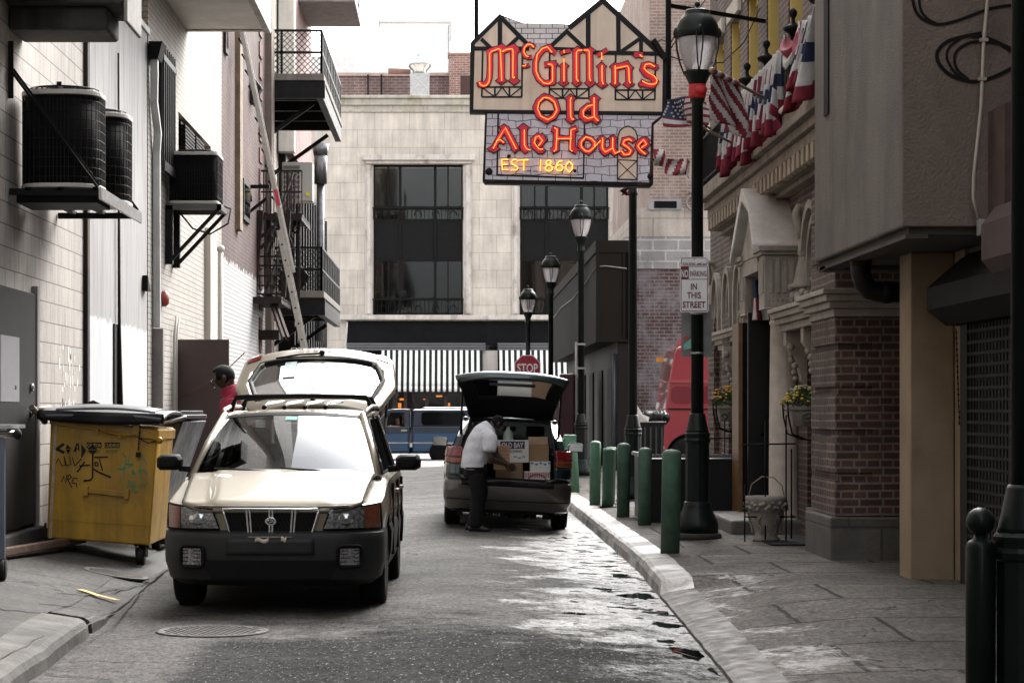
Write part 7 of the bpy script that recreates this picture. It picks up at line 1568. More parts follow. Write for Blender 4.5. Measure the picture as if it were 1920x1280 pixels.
for sx in (-1, 1):
    for nm, mt, z0, z1 in (('tail_lamp', red_lens, .925, 1.065), ('turn_signal', pm('amber_rear', (.22,.045,.012), .2, coat=.5), .855, .922)):
        m = MB(); m.grid(lambda u, v: (lambda x, k: (sx*(x-.035*max(0,(z0+(z1-z0)*v)-.95)/.1), yr_(x)+.028, z0+(z1-z0)*v))(.615+.03*v*(1 if nm == 'tail_lamp' else 0)+(.835-.615)*u, 0), 10, 6, 0); m.build(nm, mt, t, **dict(kw, solid=.03))
    m = MB(); m.grid(lambda u, v: (lambda x: (sx*x, yr_(x)+.022, .68+.17*v))(.615+.215*u), 10, 4, 0); m.build('corner_panel', dgreen, t, **dict(kw, solid=.02))
    m = MB(); m.tube([(sx*.62, yr_(.62)+.03, .70), (sx*.56, LL+.02, .665), (sx*.50, LL+.03, .655)], .018, 8); m.build('bumper_crease', taupe, t, **kw)
mb = MB(); mb.grid(lambda u, v: (lambda x: (x, yr_(x)+.125-.02*v, .585+.045*v))((u*2-1)*.60), 20, 2, 0); mb.build('bumper_step', black_paint, t, **dict(kw, solid=.03))
mb = MB(); mb.grid(lambda u, v: (lambda x: (x, yr_(x)+.108, .385+.012*v))((u*2-1)*.80), 20, 1, 0); mb.build('bumper_line', black_matte, t, **dict(kw, solid=.004))
mb = MB(); rn = random.Random(8)
for k in range(15): x = -.55+k*.08; mb.box(x, x+.075, LL-.35, LL-.05, .16+.07*rn.random(), .30)
mb.tube([(.42,LL-.4,.24),(.42,LL+.0,.24)], .04, 10).ball((-.15,LL-.3,.22), .10, 10, 6, 0, (2.2,1,.7)); mb.build('underbody', black_matte, t, **kw)
mb = MB(); mb.tube([(-.60,LL-.03,.665),(-.605,LL-.08,.98),(-.53,4.05,1.435),(.53,4.05,1.435),(.605,LL-.08,.98),(.60,LL-.03,.665)], .022, 8, 0, True); mb.build('opening_seal', black_rubber, t, **kw)
mb = MB().box(-.6, .6, LL-1.24, LL-.06, .640, .652).box(-.60,.60,3.38,3.40,.655,.98); mb.build('cargo_floor', interior, t, **kw)
# boxes in the cargo bay (things of their own)
card = pm('cardboard', (.30,.19,.105), .85, var=.15, vs=5, streak=.08); card_d = pm('cardboard_dark', (.20,.125,.07), .85, var=.2, vs=5); boxw = pm('white_carton', (.62,.60,.57), .75, var=.08, vs=6); navy_p = pm('navy_print', (.02,.025,.06), .7); maroon_p = pm('maroon_print', (.28,.03,.07), .7); blue_p = pm('blue_print', (.08,.20,.45), .7)
def carton(label, px0, px1, py0, py1, d, dep, mat, name='carton', flaps=False):
    a, b_ = P(px0, py1, d), P(px1, py0, d); o = thing(name, label, 'box', ((a.x+b_.x)/2, d, a.z), group='cartons in the back of the dark green car')
    MB().box(a.x, b_.x, d, d+dep, a.z, b_.z).build('box', mat, o, bevel=.004)
    if flaps: MB().prism([(d,b_.z),(d+dep*.5,b_.z+.10),(d+dep*.5,b_.z+.092),(d+.01,b_.z-.003)], a.x+.01, b_.x-.01, 'x').build('flap', mat, o)
    return o, a, b_
def cprint(o, d, txt, px, py, hpx, mat, wpx=20, bold=.0): 
    p = P(px, py, d); return text_obj('lettering', txt, hpx*d/F/.70, mat, o, face_cam((p.x, d-.0042, p.z)), .0008, 'CENTER', 1, bold, (wpx*d/F, hpx*d/F))
LD = 28.0
o, a, b_ = carton('plain brown carton under the white lettered carton', 930, 980, 867, 902, LD, .40, card_d)
o, a, b_ = carton('white carton with a navy lettered block, top of the stack', 931, 991.5, 825, 866.5, LD+.02, .36, boxw)
q0, q1 = P(938, 841, LD), P(984, 827, LD); MB().box(q0.x, q1.x, LD+.0155, LD+.0185, q0.z, q1.z).build('print_block', navy_p, o)
cprint(o, LD+.0165, 'OLD BAY', 961, 834.3, 10, boxw, 41, .002); cprint(o, LD+.02, 'SEASONING', 962, 845.5, 5.5, navy_p, 34, .001)
mb = MB()
for q in range(3): c0 = P(966+8*q, 856+2*(q % 2), LD); mb.box(c0.x-.02, c0.x+.02, LD+.0155, LD+.0185, c0.z-.012, c0.z+.012)
mb.build('small_print', pm('grey_print', (.30,.30,.32), .8), o)
o, a, b_ = carton('tan carton with reddish print held in front of the white carton', 926, 956, 835, 880, 27.50, .22, pm('tan_carton', (.42,.27,.17), .8, var=.1))
for q in range(6): cprint(o, 27.50, ('SEA SALT','RED PEPPER','SPICE','CO2 PAC','SUGAR','FLOUR')[q][:8], 941, 839+q*6.3, 3.2, pm('rust_print', (.30,.07,.03), .8), 24)
o, a, b_ = carton('open brown carton with a raised flap to the right of the white one', 990, 1029, 833, 866, LD+.10, .34, card, flaps=True)
o, a, b_ = carton('white and blue carton on top of the maroon patterned carton', 994, 1032, 865, 884, LD-.02, .30, boxw)
mb = MB()
for q in range(5): c0 = P(998+8*q, 868+(q % 2)*2, LD-.02); mb.box(c0.x-.016, c0.x+.016, LD-.0245, LD-.0215, c0.z-.012, c0.z+.012)
mb.build('blue_band', blue_p, o)
o, a, b_ = carton('low white carton with a maroon striped border', 983, 1031, 884, 904, LD-.06, .34, boxw)
mb = MB()
for q in range(14): c0 = P(984.5+q*3.4, 890, LD-.06); mb.box(c0.x-.006, c0.x+.006, LD-.0645, LD-.0615, c0.z-.035, c0.z+.035)
c0 = P(1007, 900, LD-.06); mb.tube([(c0.x+.12*math.cos(R(q)), LD-.064, c0.z-.02+.10*math.sin(R(q))) for q in range(0,181,20)], .008, 5); mb.build('maroon_border', maroon_p, o)
o, a, b_ = carton('big brown carton deep in the car behind the others', 890, 930, 800, 868, LD+.55, .4, card)
tag(MB().lathe([(.06,0),(.07,.03),(.065,.14),(.04,.18),(.025,.2),(.025,.23),(.0001,.235)], P(953,832,28.5), 14).build('jug', pm('jug_mint', (.45,.55,.48), .5)), 'pale mint plastic jug standing on the cartons', 'jug')
# ================================================================ pickup truck
navy_t = pm('truck_navy', (.035,.048,.080), .3, .2, var=.08, coat=.8); blue_t = pm('truck_blue', (.035,.105,.22), .3, .2, var=.06, coat=.8)
TD = 72.0
def tp(px, py): p = P(px, py, TD); return (p.x, p.z)
t = thing('pickup_truck', 'blue pickup truck with a navy bed cap crossing on the far street', 'truck', P(770,862,TD))
mb = MB().prism([tp(612,846),(tp(606,820)),tp(610,806),tp(690,800),tp(768,800),tp(768,848)], TD, TD+1.85, 'y').prism([tp(773,848),tp(773,800),tp(902,800),tp(902,844)], TD, TD+1.85, 'y'); mb.build('body', blue_t, t, bevel=.05)
MB().prism([tp(612,818),tp(609,806),tp(690,799.6),tp(768,799.6),tp(768,812)], TD-.012, TD+1.862, 'y').prism([tp(773,812),tp(773,799.6),tp(902,799.6),tp(902,812)], TD-.012, TD+1.862, 'y').build('upper_band', navy_t, t, bevel=.02)
mb = MB()
mb.prism([tp(702,801),tp(725,769),tp(736,766.5),tp(768,766.5),tp(768,773),tp(729,773),tp(711,801)], TD+.05, TD+1.8, 'y').prism([tp(757.5,801),tp(757.5,772),tp(768,772),tp(768,801)], TD+.05, TD+.13, 'y').prism([tp(757.5,801),tp(757.5,772),tp(768,772),tp(768,801)], TD+1.72, TD+1.8, 'y'); mb.build('cab', navy_t, t, bevel=.02)
MB().prism([tp(712,801),tp(731,773),tp(757,773),tp(757,801)], TD+1.76, TD+1.77, 'y').build('cab_window', side_glass, t)
mb = MB().prism([tp(704,801),tp(726,769),tp(727,770),tp(706,801)], TD+.1, TD+1.75, 'y'); mb.build('windscreen', windscreen, t)
mb = MB().prism([tp(773,800),tp(774,767),tp(902,767),tp(906,800)], TD+.04, TD+1.8, 'y').prism([tp(788,768),tp(793,763),tp(880,763),tp(885,768)], TD+.25, TD+1.6, 'y'); mb.build('bed_cap', navy_t, t, bevel=.06)
MB().prism(rrect(*[tp(790,0)[0],tp(873,0)[0],tp(0,797)[1],tp(0,772)[1]], .12), TD+.022, TD+.035, 'y').build('cap_window', window_dark, t)
MB().prism([tp(612,831),tp(612,828.6),tp(766,828.6),tp(766,831)], TD-.02, TD-.002, 'y').prism([tp(774,831),tp(774,828.6),tp(902,828.6),tp(902,831)], TD-.02, TD-.002, 'y').build('side_stripe', chrome, t)
MB().prism([tp(752,808),tp(752,805),tp(763,805),tp(763,808)], TD-.05, TD-.013, 'y').build('door_handle', chrome, t)
MB().prism([tp(764.5,846),tp(764.5,801),tp(765.2,801),tp(765.2,846)], TD-.013, TD-.002, 'y').build('door_gap', black_matte, t)
for px in (648, 826):
    w_ = MB(); c0 = tp(px, 846); w_.lathe([(.2,TD-.02),(.36,TD-.03),(.39,TD+.02),(.39,TD+.2),(.2,TD+.22)], (c0[0],0,c0[1]-.02), 26, 0, 'y'); wh = w_.build('wheel', tyre_m, t); MB().lathe([(.19,TD+.03),(.21,TD-.015),(.10,TD+.0),(.0001,TD-.01)], (c0[0],0,c0[1]-.02), 20, 0, 'y').build('rim', chrome, wh)
MB().prism([tp(640,850),tp(640,840),tp(900,840),tp(900,850)], TD+.3, TD+1.6, 'y').build('underbody', black_matte, t)
# ================================================================ red van
VD = 40.0; red_v, _nt, _b = base('red_van_paint'); _b.inputs['Base Color'].default_value = (.33,.036,.052,1); _b.inputs['Roughness'].default_value = .25; _b.inputs['Coat Weight'].default_value = 1; _b.inputs['Coat Roughness'].default_value = .03
def vp(px, py): p = P(px, py, VD); return (p.x, p.z)
t = thing('red_van', 'bright red van parked in the yard beside the pub', 'van', (vp(1330,860)[0],VD,.2))
prof = [vp(1243,860),vp(1238,846),vp(1237,820),vp(1241,790),vp(1247,766),vp(1252,735),vp(1254,716),vp(1263,668),vp(1270,652),vp(1300,636),vp(1420,630),vp(1700,640),vp(1720,860)]
b_ = MB().prism(prof, VD, VD+1.9, 'y').build('body', red_v, t)
wc = vp(1292, 852); cmb = MB(); cmb.tube([(wc[0], VD-.3, wc[1]-.04), (wc[0], VD+.5, wc[1]-.04)], .42, 28); bool_cut(b_, [(cmb, black_matte)], False)
m = b_.modifiers.new('bv', 'BEVEL'); m.width = .09; m.segments = 4; m.limit_method = 'ANGLE'; m.angle_limit = R(28)
mb = MB().prism([vp(1252,765),vp(1253,768),vp(1700,770),vp(1700,767)], VD-.014, VD+.01, 'y'); mb.build('rubbing_strip', black_rubber, t)
MB().prism([vp(1255,712),vp(1254,717),vp(1700,720),vp(1700,715)], VD-.03, VD+.01, 'y').build('crease_glint', pm('red_glint', (.42,.08,.09), .2, coat=.8), t)  # lighter red strip painted in as light catching the body crease
mb = MB()
for x0, x1 in ((1258,1297),(1302,1345)): mb.prism(rrect(vp(x0,0)[0], vp(x1,0)[0], vp(0,757)[1], vp(0,724)[1], .10), VD-.006, VD+.0, 'y')
mb.build('side_window', pm('dark_red_gloss', (.17,.010,.026), .06, coat=.8), t)  # opaque glossy dark red panels on the van side
w_ = MB(); w_.lathe([(.2,VD+.0),(.36,VD-.005),(.385,VD+.04),(.385,VD+.24),(.2,VD+.26)], (wc[0],0,wc[1]-.05), 26, 0, 'y'); wh = w_.build('wheel', tyre_m, t); MB().lathe([(.19,VD+.05),(.205,VD+.01),(.12,VD+.04),(.0001,VD+.03)], (wc[0],0,wc[1]-.05), 18, 0, 'y').build('rim', rim_m2, wh)
mb = MB(); mb.tube([(vp(1243,0)[0]-.03, VD-.02, vp(0,838)[1]), (vp(1238,0)[0]-.06, VD+.3, vp(0,845)[1]), (vp(1238,0)[0]-.06, VD+1.5, vp(0,845)[1])], .06, 8); mb.build('rear_bumper', chrome, t)
c0 = P(1248.5, 783, VD); text_obj('lettering', '4x4', .12, sign_white, t, face_cam((c0.x, VD-.012, c0.z)) @ Matrix.Shear('XY', 4, (.2, 0)), .002, 'CENTER', .8, .002)
mb = MB().bar(P(1273,668,VD+.3), P(1274,636,VD+.3), .07).bar(P(1268,652,VD+.3), P(1285,642,VD+.3), .05); mb.build('roof_rack_post', pm('pink_red', (.40,.10,.11), .3), t)
# orange steel frame and rubbish
t = thing('orange_frame', 'orange steel frame standing against the wall beside the red van', 'frame', P(1250,850,45))
om2 = pm('orange_steel', (.50,.20,.02), .5, var=.35, vs=6, stain=(.10,.05,.03), stv=.6)
mb = MB().bar(P(1231,674,45), P(1300,674,45), .10).bar(P(1254,674,45), P(1254,860,45), .17).bar(P(1246,690,45), P(1262,730,45), .06).bar(P(1262,690,45), P(1246,730,45), .06); mb.build('beam', om2, t)
t = thing('rubbish_bin', 'dark grey wheeled rubbish bin heaped with black bags', 'bin', P(1222,880,38))
a, b_ = P(1200,885,38), P(1246,790,38); MB().loft([[(a.x+.04,38,a.z-.2),(b_.x-.04,38,a.z-.2),(b_.x-.04,38.6,a.z-.2),(a.x+.04,38.6,a.z-.2)],[(a.x,37.95,b_.z),(b_.x,37.95,b_.z),(b_.x,38.65,b_.z),(a.x,38.65,b_.z)]], 0, False).box(a.x-.03, b_.x+.03, 37.92, 38.68, b_.z-.05, b_.z+.0).build('tub', pm('bin_grey', (.03,.032,.036), .5, var=.2), t, bevel=.02)
mb = MB()
for k in range(4): mb.box(a.x+.07+k*.1, a.x+.10+k*.1, 37.93, 37.965, a.z, b_.z-.1)
mb.build('ribs', pm('bin_ribs', (.047,.05,.055), .45), t)
bagm = pm('bin_bag_black', (.008,.008,.009), .28, var=.3, bmp=.9, bs=16)
rn = random.Random(5)
for k, (px, py, r) in enumerate(((1234,785,.15),(1216,783,.13),(1243,783,.12))):
    c0 = P(px, py, 38.3); m = MB(); m.ball(c0, r, 16, 10); m.v = [p + (p-c0)*rn.uniform(-.18,.18) for p in m.v]; tag(m.build('rubbish_bag', bagm), 'shiny black rubbish bag heaped on the dark bin', 'bag', 'black bags heaped on the bin')
mb = MB(); c0 = P(1205,782,37.8); mb.add([c0+Vector((-.10,0,.10)),c0+Vector((.12,.02,.0)),c0+Vector((.10,0,-.08)),c0+Vector((-.09,.03,-.09))],[(0,1,2,3)]); mb.add([c0+Vector((-.10,.0,.22)),c0+Vector((.0,.02,.06)),c0+Vector((-.08,0,.0))],[(0,1,2)]); tag(mb.build('paper_sheet', white_paint, None, solid=.004), 'crumpled white paper stuck on top of the dark bin', 'paper')
# maroon panel by the far door
tag(MB().box(P(1050,0,57).x, P(1079,0,57).x, 57, 57.5, .1, P(0,700,57).z).build('maroon_hoarding', pm('maroon_panel', (.055,.010,.016), .5, var=.15, vs=2), None, bevel=.06), 'dark maroon boxed hoarding standing behind the right mirror of the dark green car', 'hoarding')
# ================================================================ dumpsters
yel_d = pm('yellow_dumpster_paint', (.46,.25,.008), .45, var=.22, vs=2.5, streak=.4, bmp=.5, bs=5, stain=(.12,.06,.02), stv=.61, rv=.08)
lid_m = pm('grey_lid_plastic', (.085,.088,.092), .38, var=.15, vs=3, rv=.08); lid_b = pm('black_lid_plastic', (.018,.018,.020), .4, var=.2)
def dump_pt(px, py, d=20.35): return P(px, py, d)
t = thing('dumpster', 'yellow steel dumpster with graffiti and grey plastic lid on wheels', 'dumpster', (-3.35,20.4,.15))
DD = 20.35; fr = [P(88,1008,DD),P(280,1022,DD),P(297,803,DD),P(95,785,DD)]
bk = [Vector((p.x*1.0+.0, DD+1.15, p.z)) for p in fr]
def q2(u, v, h=0): a = fr[0].lerp(fr[1], u); b_ = fr[3].lerp(fr[2], u); p = a.lerp(b_, v); return (p.x, DD-h, p.z)
MB().loft([fr, bk], 0, False).build('body', yel_d, t, bevel=.015)
mb = MB(); mb.loft([[q2(-.005,.955,.03),q2(1.01,.90,.03),q2(1.01,.985,.03),q2(-.005,1.03,.03)],[q2(-.005,.955,-1.2),q2(1.01,.90,-1.2),q2(1.01,.985,-1.2),q2(-.005,1.03,-1.2)]], 0, False)
mb.build('rim_rail', yel_d, t, bevel=.008); mb = MB()
mb.loft([[q2(0,.155,.006),q2(1,.165,.006),q2(1,.172,.006),q2(0,.162,.006)],[q2(0,.155,-.001),q2(1,.165,-.001),q2(1,.172,-.001),q2(0,.162,-.001)]], 0, False); mb.build('weld_line', yel_d, t)
mb = MB(); mb.loft([[q2(.02,.0,.006),q2(.045,0,.006),q2(.06,.97,.006),q2(.035,.97,.006)],[q2(.02,.0,-.001),q2(.045,0,-.001),q2(.06,.97,-.001),q2(.035,.97,-.001)]], 0, False); mb.build('worn_edge', pm('worn_pale', (.36,.30,.22), .6, var=.3, vs=12), t)
mb = MB(); mb.tube([q2(.50,.935,.06),q2(.72,.915,.06)], .014, 8); mb.box(q2(.50,0)[0]-.012, q2(.50,0)[0]+.012, DD-.07, DD-.03, q2(.5,.92)[2], q2(.5,.95)[2]).box(q2(.72,0)[0]-.012, q2(.72,0)[0]+.012, DD-.07, DD-.03, q2(.72,.90)[2], q2(.72,.93)[2]); mb.build('handle', yel_d, t); mb = MB()
mb.loft([[q2(.33,.405,.03),q2(.76,.395,.03),q2(.76,.44,.03),q2(.33,.45,.03)],[q2(.33,.405,-.001),q2(.76,.395,-.001),q2(.76,.44,-.001),q2(.33,.45,-.001)]], 0, False)
for x in (.34, .73): mb.loft([[q2(x,.38,.05),q2(x+.045,.38,.05),q2(x+.045,.46,.05),q2(x,.46,.05)],[q2(x,.38,-.001),q2(x+.045,.38,-.001),q2(x+.045,.46,-.001),q2(x,.46,-.001)]], 0, False)
mb.build('fork_bar', yel_d, t, bevel=.005); mb = MB()
mb.loft([[q2(.765,.93,.06),q2(.83,.93,.06),q2(.835,1.06,.06),q2(.77,1.06,.06)],[q2(.765,.93,.031),q2(.83,.93,.031),q2(.835,1.06,.031),q2(.77,1.06,.031)]], 0, False); mb.build('hasp', yel_d, t, bevel=.005); MB().ball(q2(1.02,.90,.02), .035, 10, 7).build('pin', yel_d, t)
mb = MB()
pts = [q2(.835,.97,.05),q2(.84,.88,.045),q2(.835,.80,.04)]
for k in range(14): a = Vector(pts[0]).lerp(Vector(pts[2]), k/14); b_ = Vector(pts[0]).lerp(Vector(pts[2]), (k+.9)/14); mb.bar(a, b_, .016 if k % 2 else .007, .007 if k % 2 else .016)
c0 = q2(.835,.765,.03); mb.box(c0[0]-.022, c0[0]+.022, c0[1]-.015, c0[1]+.015, c0[2]-.022, c0[2]+.022); mb.tube([q2(.845,.90,.04),q2(.92,.87,.05),q2(1.0,.895,.03)], .006, 5); mb.build('chain_and_padlock', dark_steel, t)
mb = MB()                                   # sagging plastic lid
def lidf(u, v): x = -3.93+1.20*u; return (x, DD-.13+1.35*v, 1.585-.10*u*.4+.02*math.sin(v*math.pi)-.02*math.sin(u*7+v*3)*(.3)+.02*math.sin(u*3)-.05*(1-v)**4)
mb.grid(lidf, 22, 14, 0); mb.build('lid', lid_m, t, solid=.03)
mb = MB(); mb.grid(lambda u, v: (-3.93+1.20*u, DD-.145+.03*math.sin(u*9), 1.575-.04*u-.09*v-.03*math.sin(u*math.pi)*v), 22, 3, 1); mb.grid(lambda u, v: (-3.80+.95*u, DD+.12+.85*v, lidf(.1+.8*u,.2+.6*v)[2]+.010+.012*min(1,8*min(u,1-u))*min(1,8*min(v,1-v))), 18, 14, 0); mb.build('lid_rib', [lid_m, lid_b], t, solid=.012)
mb = MB().tube([(-3.97,DD-.2,1.60),(-3.92,DD-.05,1.52),(-3.90,DD+.1,1.46)], .03, 8).tube([(-3.95,DD-.15,1.58),(-4.0,DD+.9,1.60)], .025, 8); mb.build('hinge_bar', pm('hinge_worn', (.16,.14,.10), .6, .4, var=.4, vs=20), t)
for x, y, s in ((-2.98,DD+.10,1),(-3.85,DD+.10,1),(-3.08,DD+1.0,.8),(-3.85,DD+1.0,.8)):
    z = zl(x, y); w_ = MB(); w_.lathe([(.03,x-.035),(.085,x-.035),(.09,x-.02),(.09,x+.02),(.085,x+.035),(.03,x+.035)], (0,y,z+.09), 18, 0, 'x'); w_.bar((x-.045,y,z+.09), (x-.045,y,z+.24), .012, .06).bar((x+.045,y,z+.09), (x+.045,y,z+.24), .012, .06).box(x-.06, x+.06, y-.05, y+.05, z+.19, .36); w_.build('wheel', pm('caster_brown', (.025,.018,.015), .7, var=.4), t)
blk_g = pm('graffiti_black', (.015,.014,.012), .6); grn_g = pm('graffiti_green', (.02,.20,.11), .6)
def D5(x, y): p = P(x/3.765, 740+y/3.765, DD); return (p.x, p.z)
mb = MB(); gw = DD/F/3.765
for i, (pts, w_) in enumerate((([(452,345),(402,382),(455,408)],14),([(470,372),(498,372)],5),([(535,400),(540,350),(552,345),(558,395)],7),([(538,380),(556,378)],5),([(395,485),(412,450),(440,500),(462,495),(452,430)],4),([(452,430),(470,500),(500,490),(490,430)],4),([(510,440),(530,500),(575,450)],4),([(545,545),(600,470)],7),([(560,500),(640,495)],7),([(655,420),(655,580),(640,600),(590,605)],8),([(665,440),(765,438)],7),([(700,445),(725,535)],6),([(655,520),(700,545),(785,582)],8),
    ([(680,470),(690,480),(695,492),(685,502),(672,495),(672,480),(680,470)],6),([(435,610),(450,575),(465,620),(475,560)],4),([(475,600),(490,560),(505,580),(482,600),(510,655)],4),([(550,590),(520,585),(508,620),(540,625),(545,650)],4))):
    mb.ribbon([D5(*p) for p in pts], w_*1.45*gw, lambda x, y, h: (x, DD-.0025-h-.0004*i, y), .0015)
for tri in ([(440,345),(400,382),(440,360)],[(478,350),(500,380),(462,380)],[(466,385),(500,385),(482,420)],[(520,400),(540,345),(540,400)],[(575,345),(610,390),(575,445)],[(620,385),(690,385),(655,345)],[(622,390),(688,390),(655,425)]): mb.prism([D5(*p) for p in tri], DD-.010, DD-.008, 'y')
mb.build('black_graffiti', blk_g, t)
mb = MB()
for i, (pts, w_) in enumerate((([(865,410),(890,440),(885,500)],5),([(830,520),(870,525),(890,490),(945,490)],9),([(920,420),(905,480),(925,505),(880,520),(870,600)],4),([(925,550),(940,535),(955,560),(935,555)],7),([(975,540),(1020,530),(1040,565)],7),([(1010,435),(990,520),(1000,600),(990,650),(1045,620)],4),([(1010,435),(1038,490)],3),([(900,660),(912,600),(930,650),(955,605),(945,680),(975,685)],7),([(935,640),(960,640)],5))):
    mb.ribbon([D5(*p) for p in pts], w_*1.45*gw, lambda x, y, h: (x, DD-.0025-h-.0004*i, y), .0015)
mb.build('green_graffiti', grn_g, t)
for px, txt in ((664, 'CAUTION'), (792, 'CUIDADO')):
    a, b_ = D5(px-54, 412), D5(px+56, 332); st = MB().box(a[0], b_[0], DD-.0045, DD-.002, a[1], b_[1]).build('warning_sticker', pm('sticker_amber', (.36,.23,.025), .6, var=.2), t)
    a, b_ = D5(px-52, 375), D5(px+54, 335); MB().box(a[0], b_[0], DD-.0060, DD-.0046, a[1], b_[1]).build('sticker_band', blk_g, st)
    c0 = D5(px+1, 356); text_obj('lettering', txt, 22*gw/.70, pm('sticker_ink', (.42,.28,.03), .6), st, face_cam((c0[0], DD-.0066, c0[1])), .0006, 'CENTER', 1, .0008, (98*gw, 24*gw))
    mb = MB()
    for k in range(3): a, b_ = D5(px-45, 392+k*8), D5(px+45-k*6, 389+k*8); mb.box(a[0], b_[0], DD-.0056, DD-.0046, a[1], b_[1])
    mb.build('sticker_lines', blk_g, st)
# second dumpster behind
t = thing('dumpster', 'dark steel dumpster with sloping front standing behind the yellow one', 'dumpster', (-3.5,22.9,.2))
D2 = 22.4; blu = pm('dark_blue_steel', (.035,.04,.05), .4, .3, var=.4, vs=3, rv=.1, stain=(.22,.23,.25), stv=.60)
pf = [P(200,965,D2),P(285,950,D2),P(343,790,D2),P(200,775,D2)]
MB().loft([pf, [Vector((p.x+.03, D2+1.9, p.z)) for p in pf]], 0, False).build('body', blu, t, bevel=.015)
mb = MB(); a, b_ = P(150,777,D2-.1), P(345,785,D2-.1); mb.loft([[a,b_,b_+Vector((0,0,.04)),a+Vector((0,0,.05))],[a+Vector((0,2.1,.02)),b_+Vector((0,2.1,.0)),b_+Vector((0,2.1,.04)),a+Vector((0,2.1,.06))]], 0, False)
for k in range(5): x = b_.x-.06-.10*k; mb.box(x-.03, x+.03, D2-.08, D2+1.9, b_.z+.035, b_.z+.085)
mb.build('lid', lid_b, t, bevel=.008); MB().tube([P(300,795,D2-.12),P(346,783,D2-.12),P(348,781,D2+.5)], .022, 8).build('lid_bar', galv, t)
mb = MB(); mb.bar(P(310,810,D2-.02), P(288,940,D2-.02), .02, .06); mb.build('side_rib', galv, t)
mb = MB()
for pts in ([(318,818),(308,830),(317,838),(304,850)],[(308,855),(300,868),(308,880)],[(312,822),(322,845)]): q = [P(x, y, D2-.005) for x, y in pts]; mb.ribbon([(p.x,p.z) for p in q], .035, lambda x, y, h: (x, D2-.006-h, y), .003)
mb.build('orange_graffiti', pm('graffiti_orange', (.45,.10,.05), .6), t)
for y in (D2+.12, D2+1.7): x = -3.12; z = zl(x, y); w_ = MB(); w_.lathe([(.03,x-.04),(.10,x-.04),(.105,0+x),(.10,x+.04),(.03,x+.04)], (0,y,z+.105), 18, 0, 'x'); w_.bar((x,y,z+.1), (x,y,z+.6), .09, .05).bar((x+.05,y,z+.12), (x-.02,y,z+.32), .02); w_.build('wheel', black_rubber, t)
tag(MB().prism([(-4.05,1.60),(-3.85,1.68),(-3.72,1.62),(-4.05,1.56)], 22.9, 23.6, 'y').build('torn_board', pm('torn_black_board', (.02,.02,.022), .5)), 'torn black board lying on the dark dumpster lid', 'board')
# push cart at the left edge
t = thing('steel_cart', 'steel trolley with chrome push bar beside the grey door', 'trolley', (-3.62,17.0,.1))
CD_ = 17.0
MB().tube([P(-70,814,CD_),P(28,814,CD_)], .030, 12).build('push_bar', chrome, t); MB().ball(P(33,814,CD_), .044, 12, 8, 0, (.8,1,1)).tube([P(33,814,CD_),P(20,806,CD_+.3)], .03, 8).build('end_grip', black_rubber, t)
a = P(-60,803,CD_); b_ = P(24,796,CD_); MB().box(a.x, b_.x, CD_-.05, CD_+.5, b_.z-.03, b_.z).build('tray', galv, t)
a = P(-8,1060,CD_); b_ = P(8,820,CD_); mb = MB().box(b_.x-.05, b_.x, CD_, CD_+.05, .25, b_.z).box(b_.x-.6, b_.x-.05, CD_, CD_+.05, .45, .5); mb.build('frame_post', pm('cart_blue_grey', (.10,.12,.16), .4, .5), t)
MB().lathe([(.03,b_.x-.05),(.09,b_.x-.05),(.09,b_.x),(.03,b_.x)], (0,CD_+.03,zl(-3.6,17)+.09), 16, 0, 'x').build('wheel', black_rubber, t)
# ================================================================ people
skin_d = pm('skin_dark', (.050,.026,.018), .5, var=.12, vs=12, spec=.4); skin_l = pm('skin_tan', (.36,.21,.15), .5, var=.1)
hair_m = pm('hair_black', (.006,.005,.005), .8, bmp=.6, bs=120); tee = pm('white_tshirt', (.66,.66,.70), .85, var=.08, vs=5, bmp=1.0, bs=11); red_tee = pm('crimson_shirt', (.33,.012,.045), .8, var=.15, vs=5, bmp=.3, bs=10)
trous = pm('black_trousers', (.012,.011,.012), .85, var=.3, vs=6, bmp=.6, bs=10); shoe = pm('black_shoes', (.015,.014,.014), .4)
def skin_mesh(name, joints, bones, root, mat, parent, sub=2):
    """one continuous surface grown over a skeleton; joints: name -> (point, radius or (rx, ry))"""
    names = list(joints); idx = {k: i for i, k in enumerate(names)}
    me = bpy.data.meshes.new(name); inv = ROOT[parent.name].inverted()
    me.from_pydata([tuple(inv @ Vector(joints[k][0])) for k in names], [(idx[a], idx[b_]) for a, b_ in bones], [])
    me.materials.append(mat); o = bpy.data.objects.new(name, me); COL.objects.link(o); o.parent = parent
    sk = o.modifiers.new('skin', 'SKIN'); sk.use_smooth_shade = True; sk.branch_smoothing = .4
    if not me.skin_vertices: bm = bmesh.new(); bm.from_mesh(me); bm.verts.layers.skin.verify(); bm.to_mesh(me); bm.free()
    for i, k in enumerate(names):
        r = joints[k][1]; me.skin_vertices[0].data[i].radius = r if isinstance(r, tuple) else (r, r); me.skin_vertices[0].data[i].use_root = (k == root)
    s = o.modifiers.new('sub', 'SUBSURF'); s.levels = sub; s.render_levels = sub
    return o
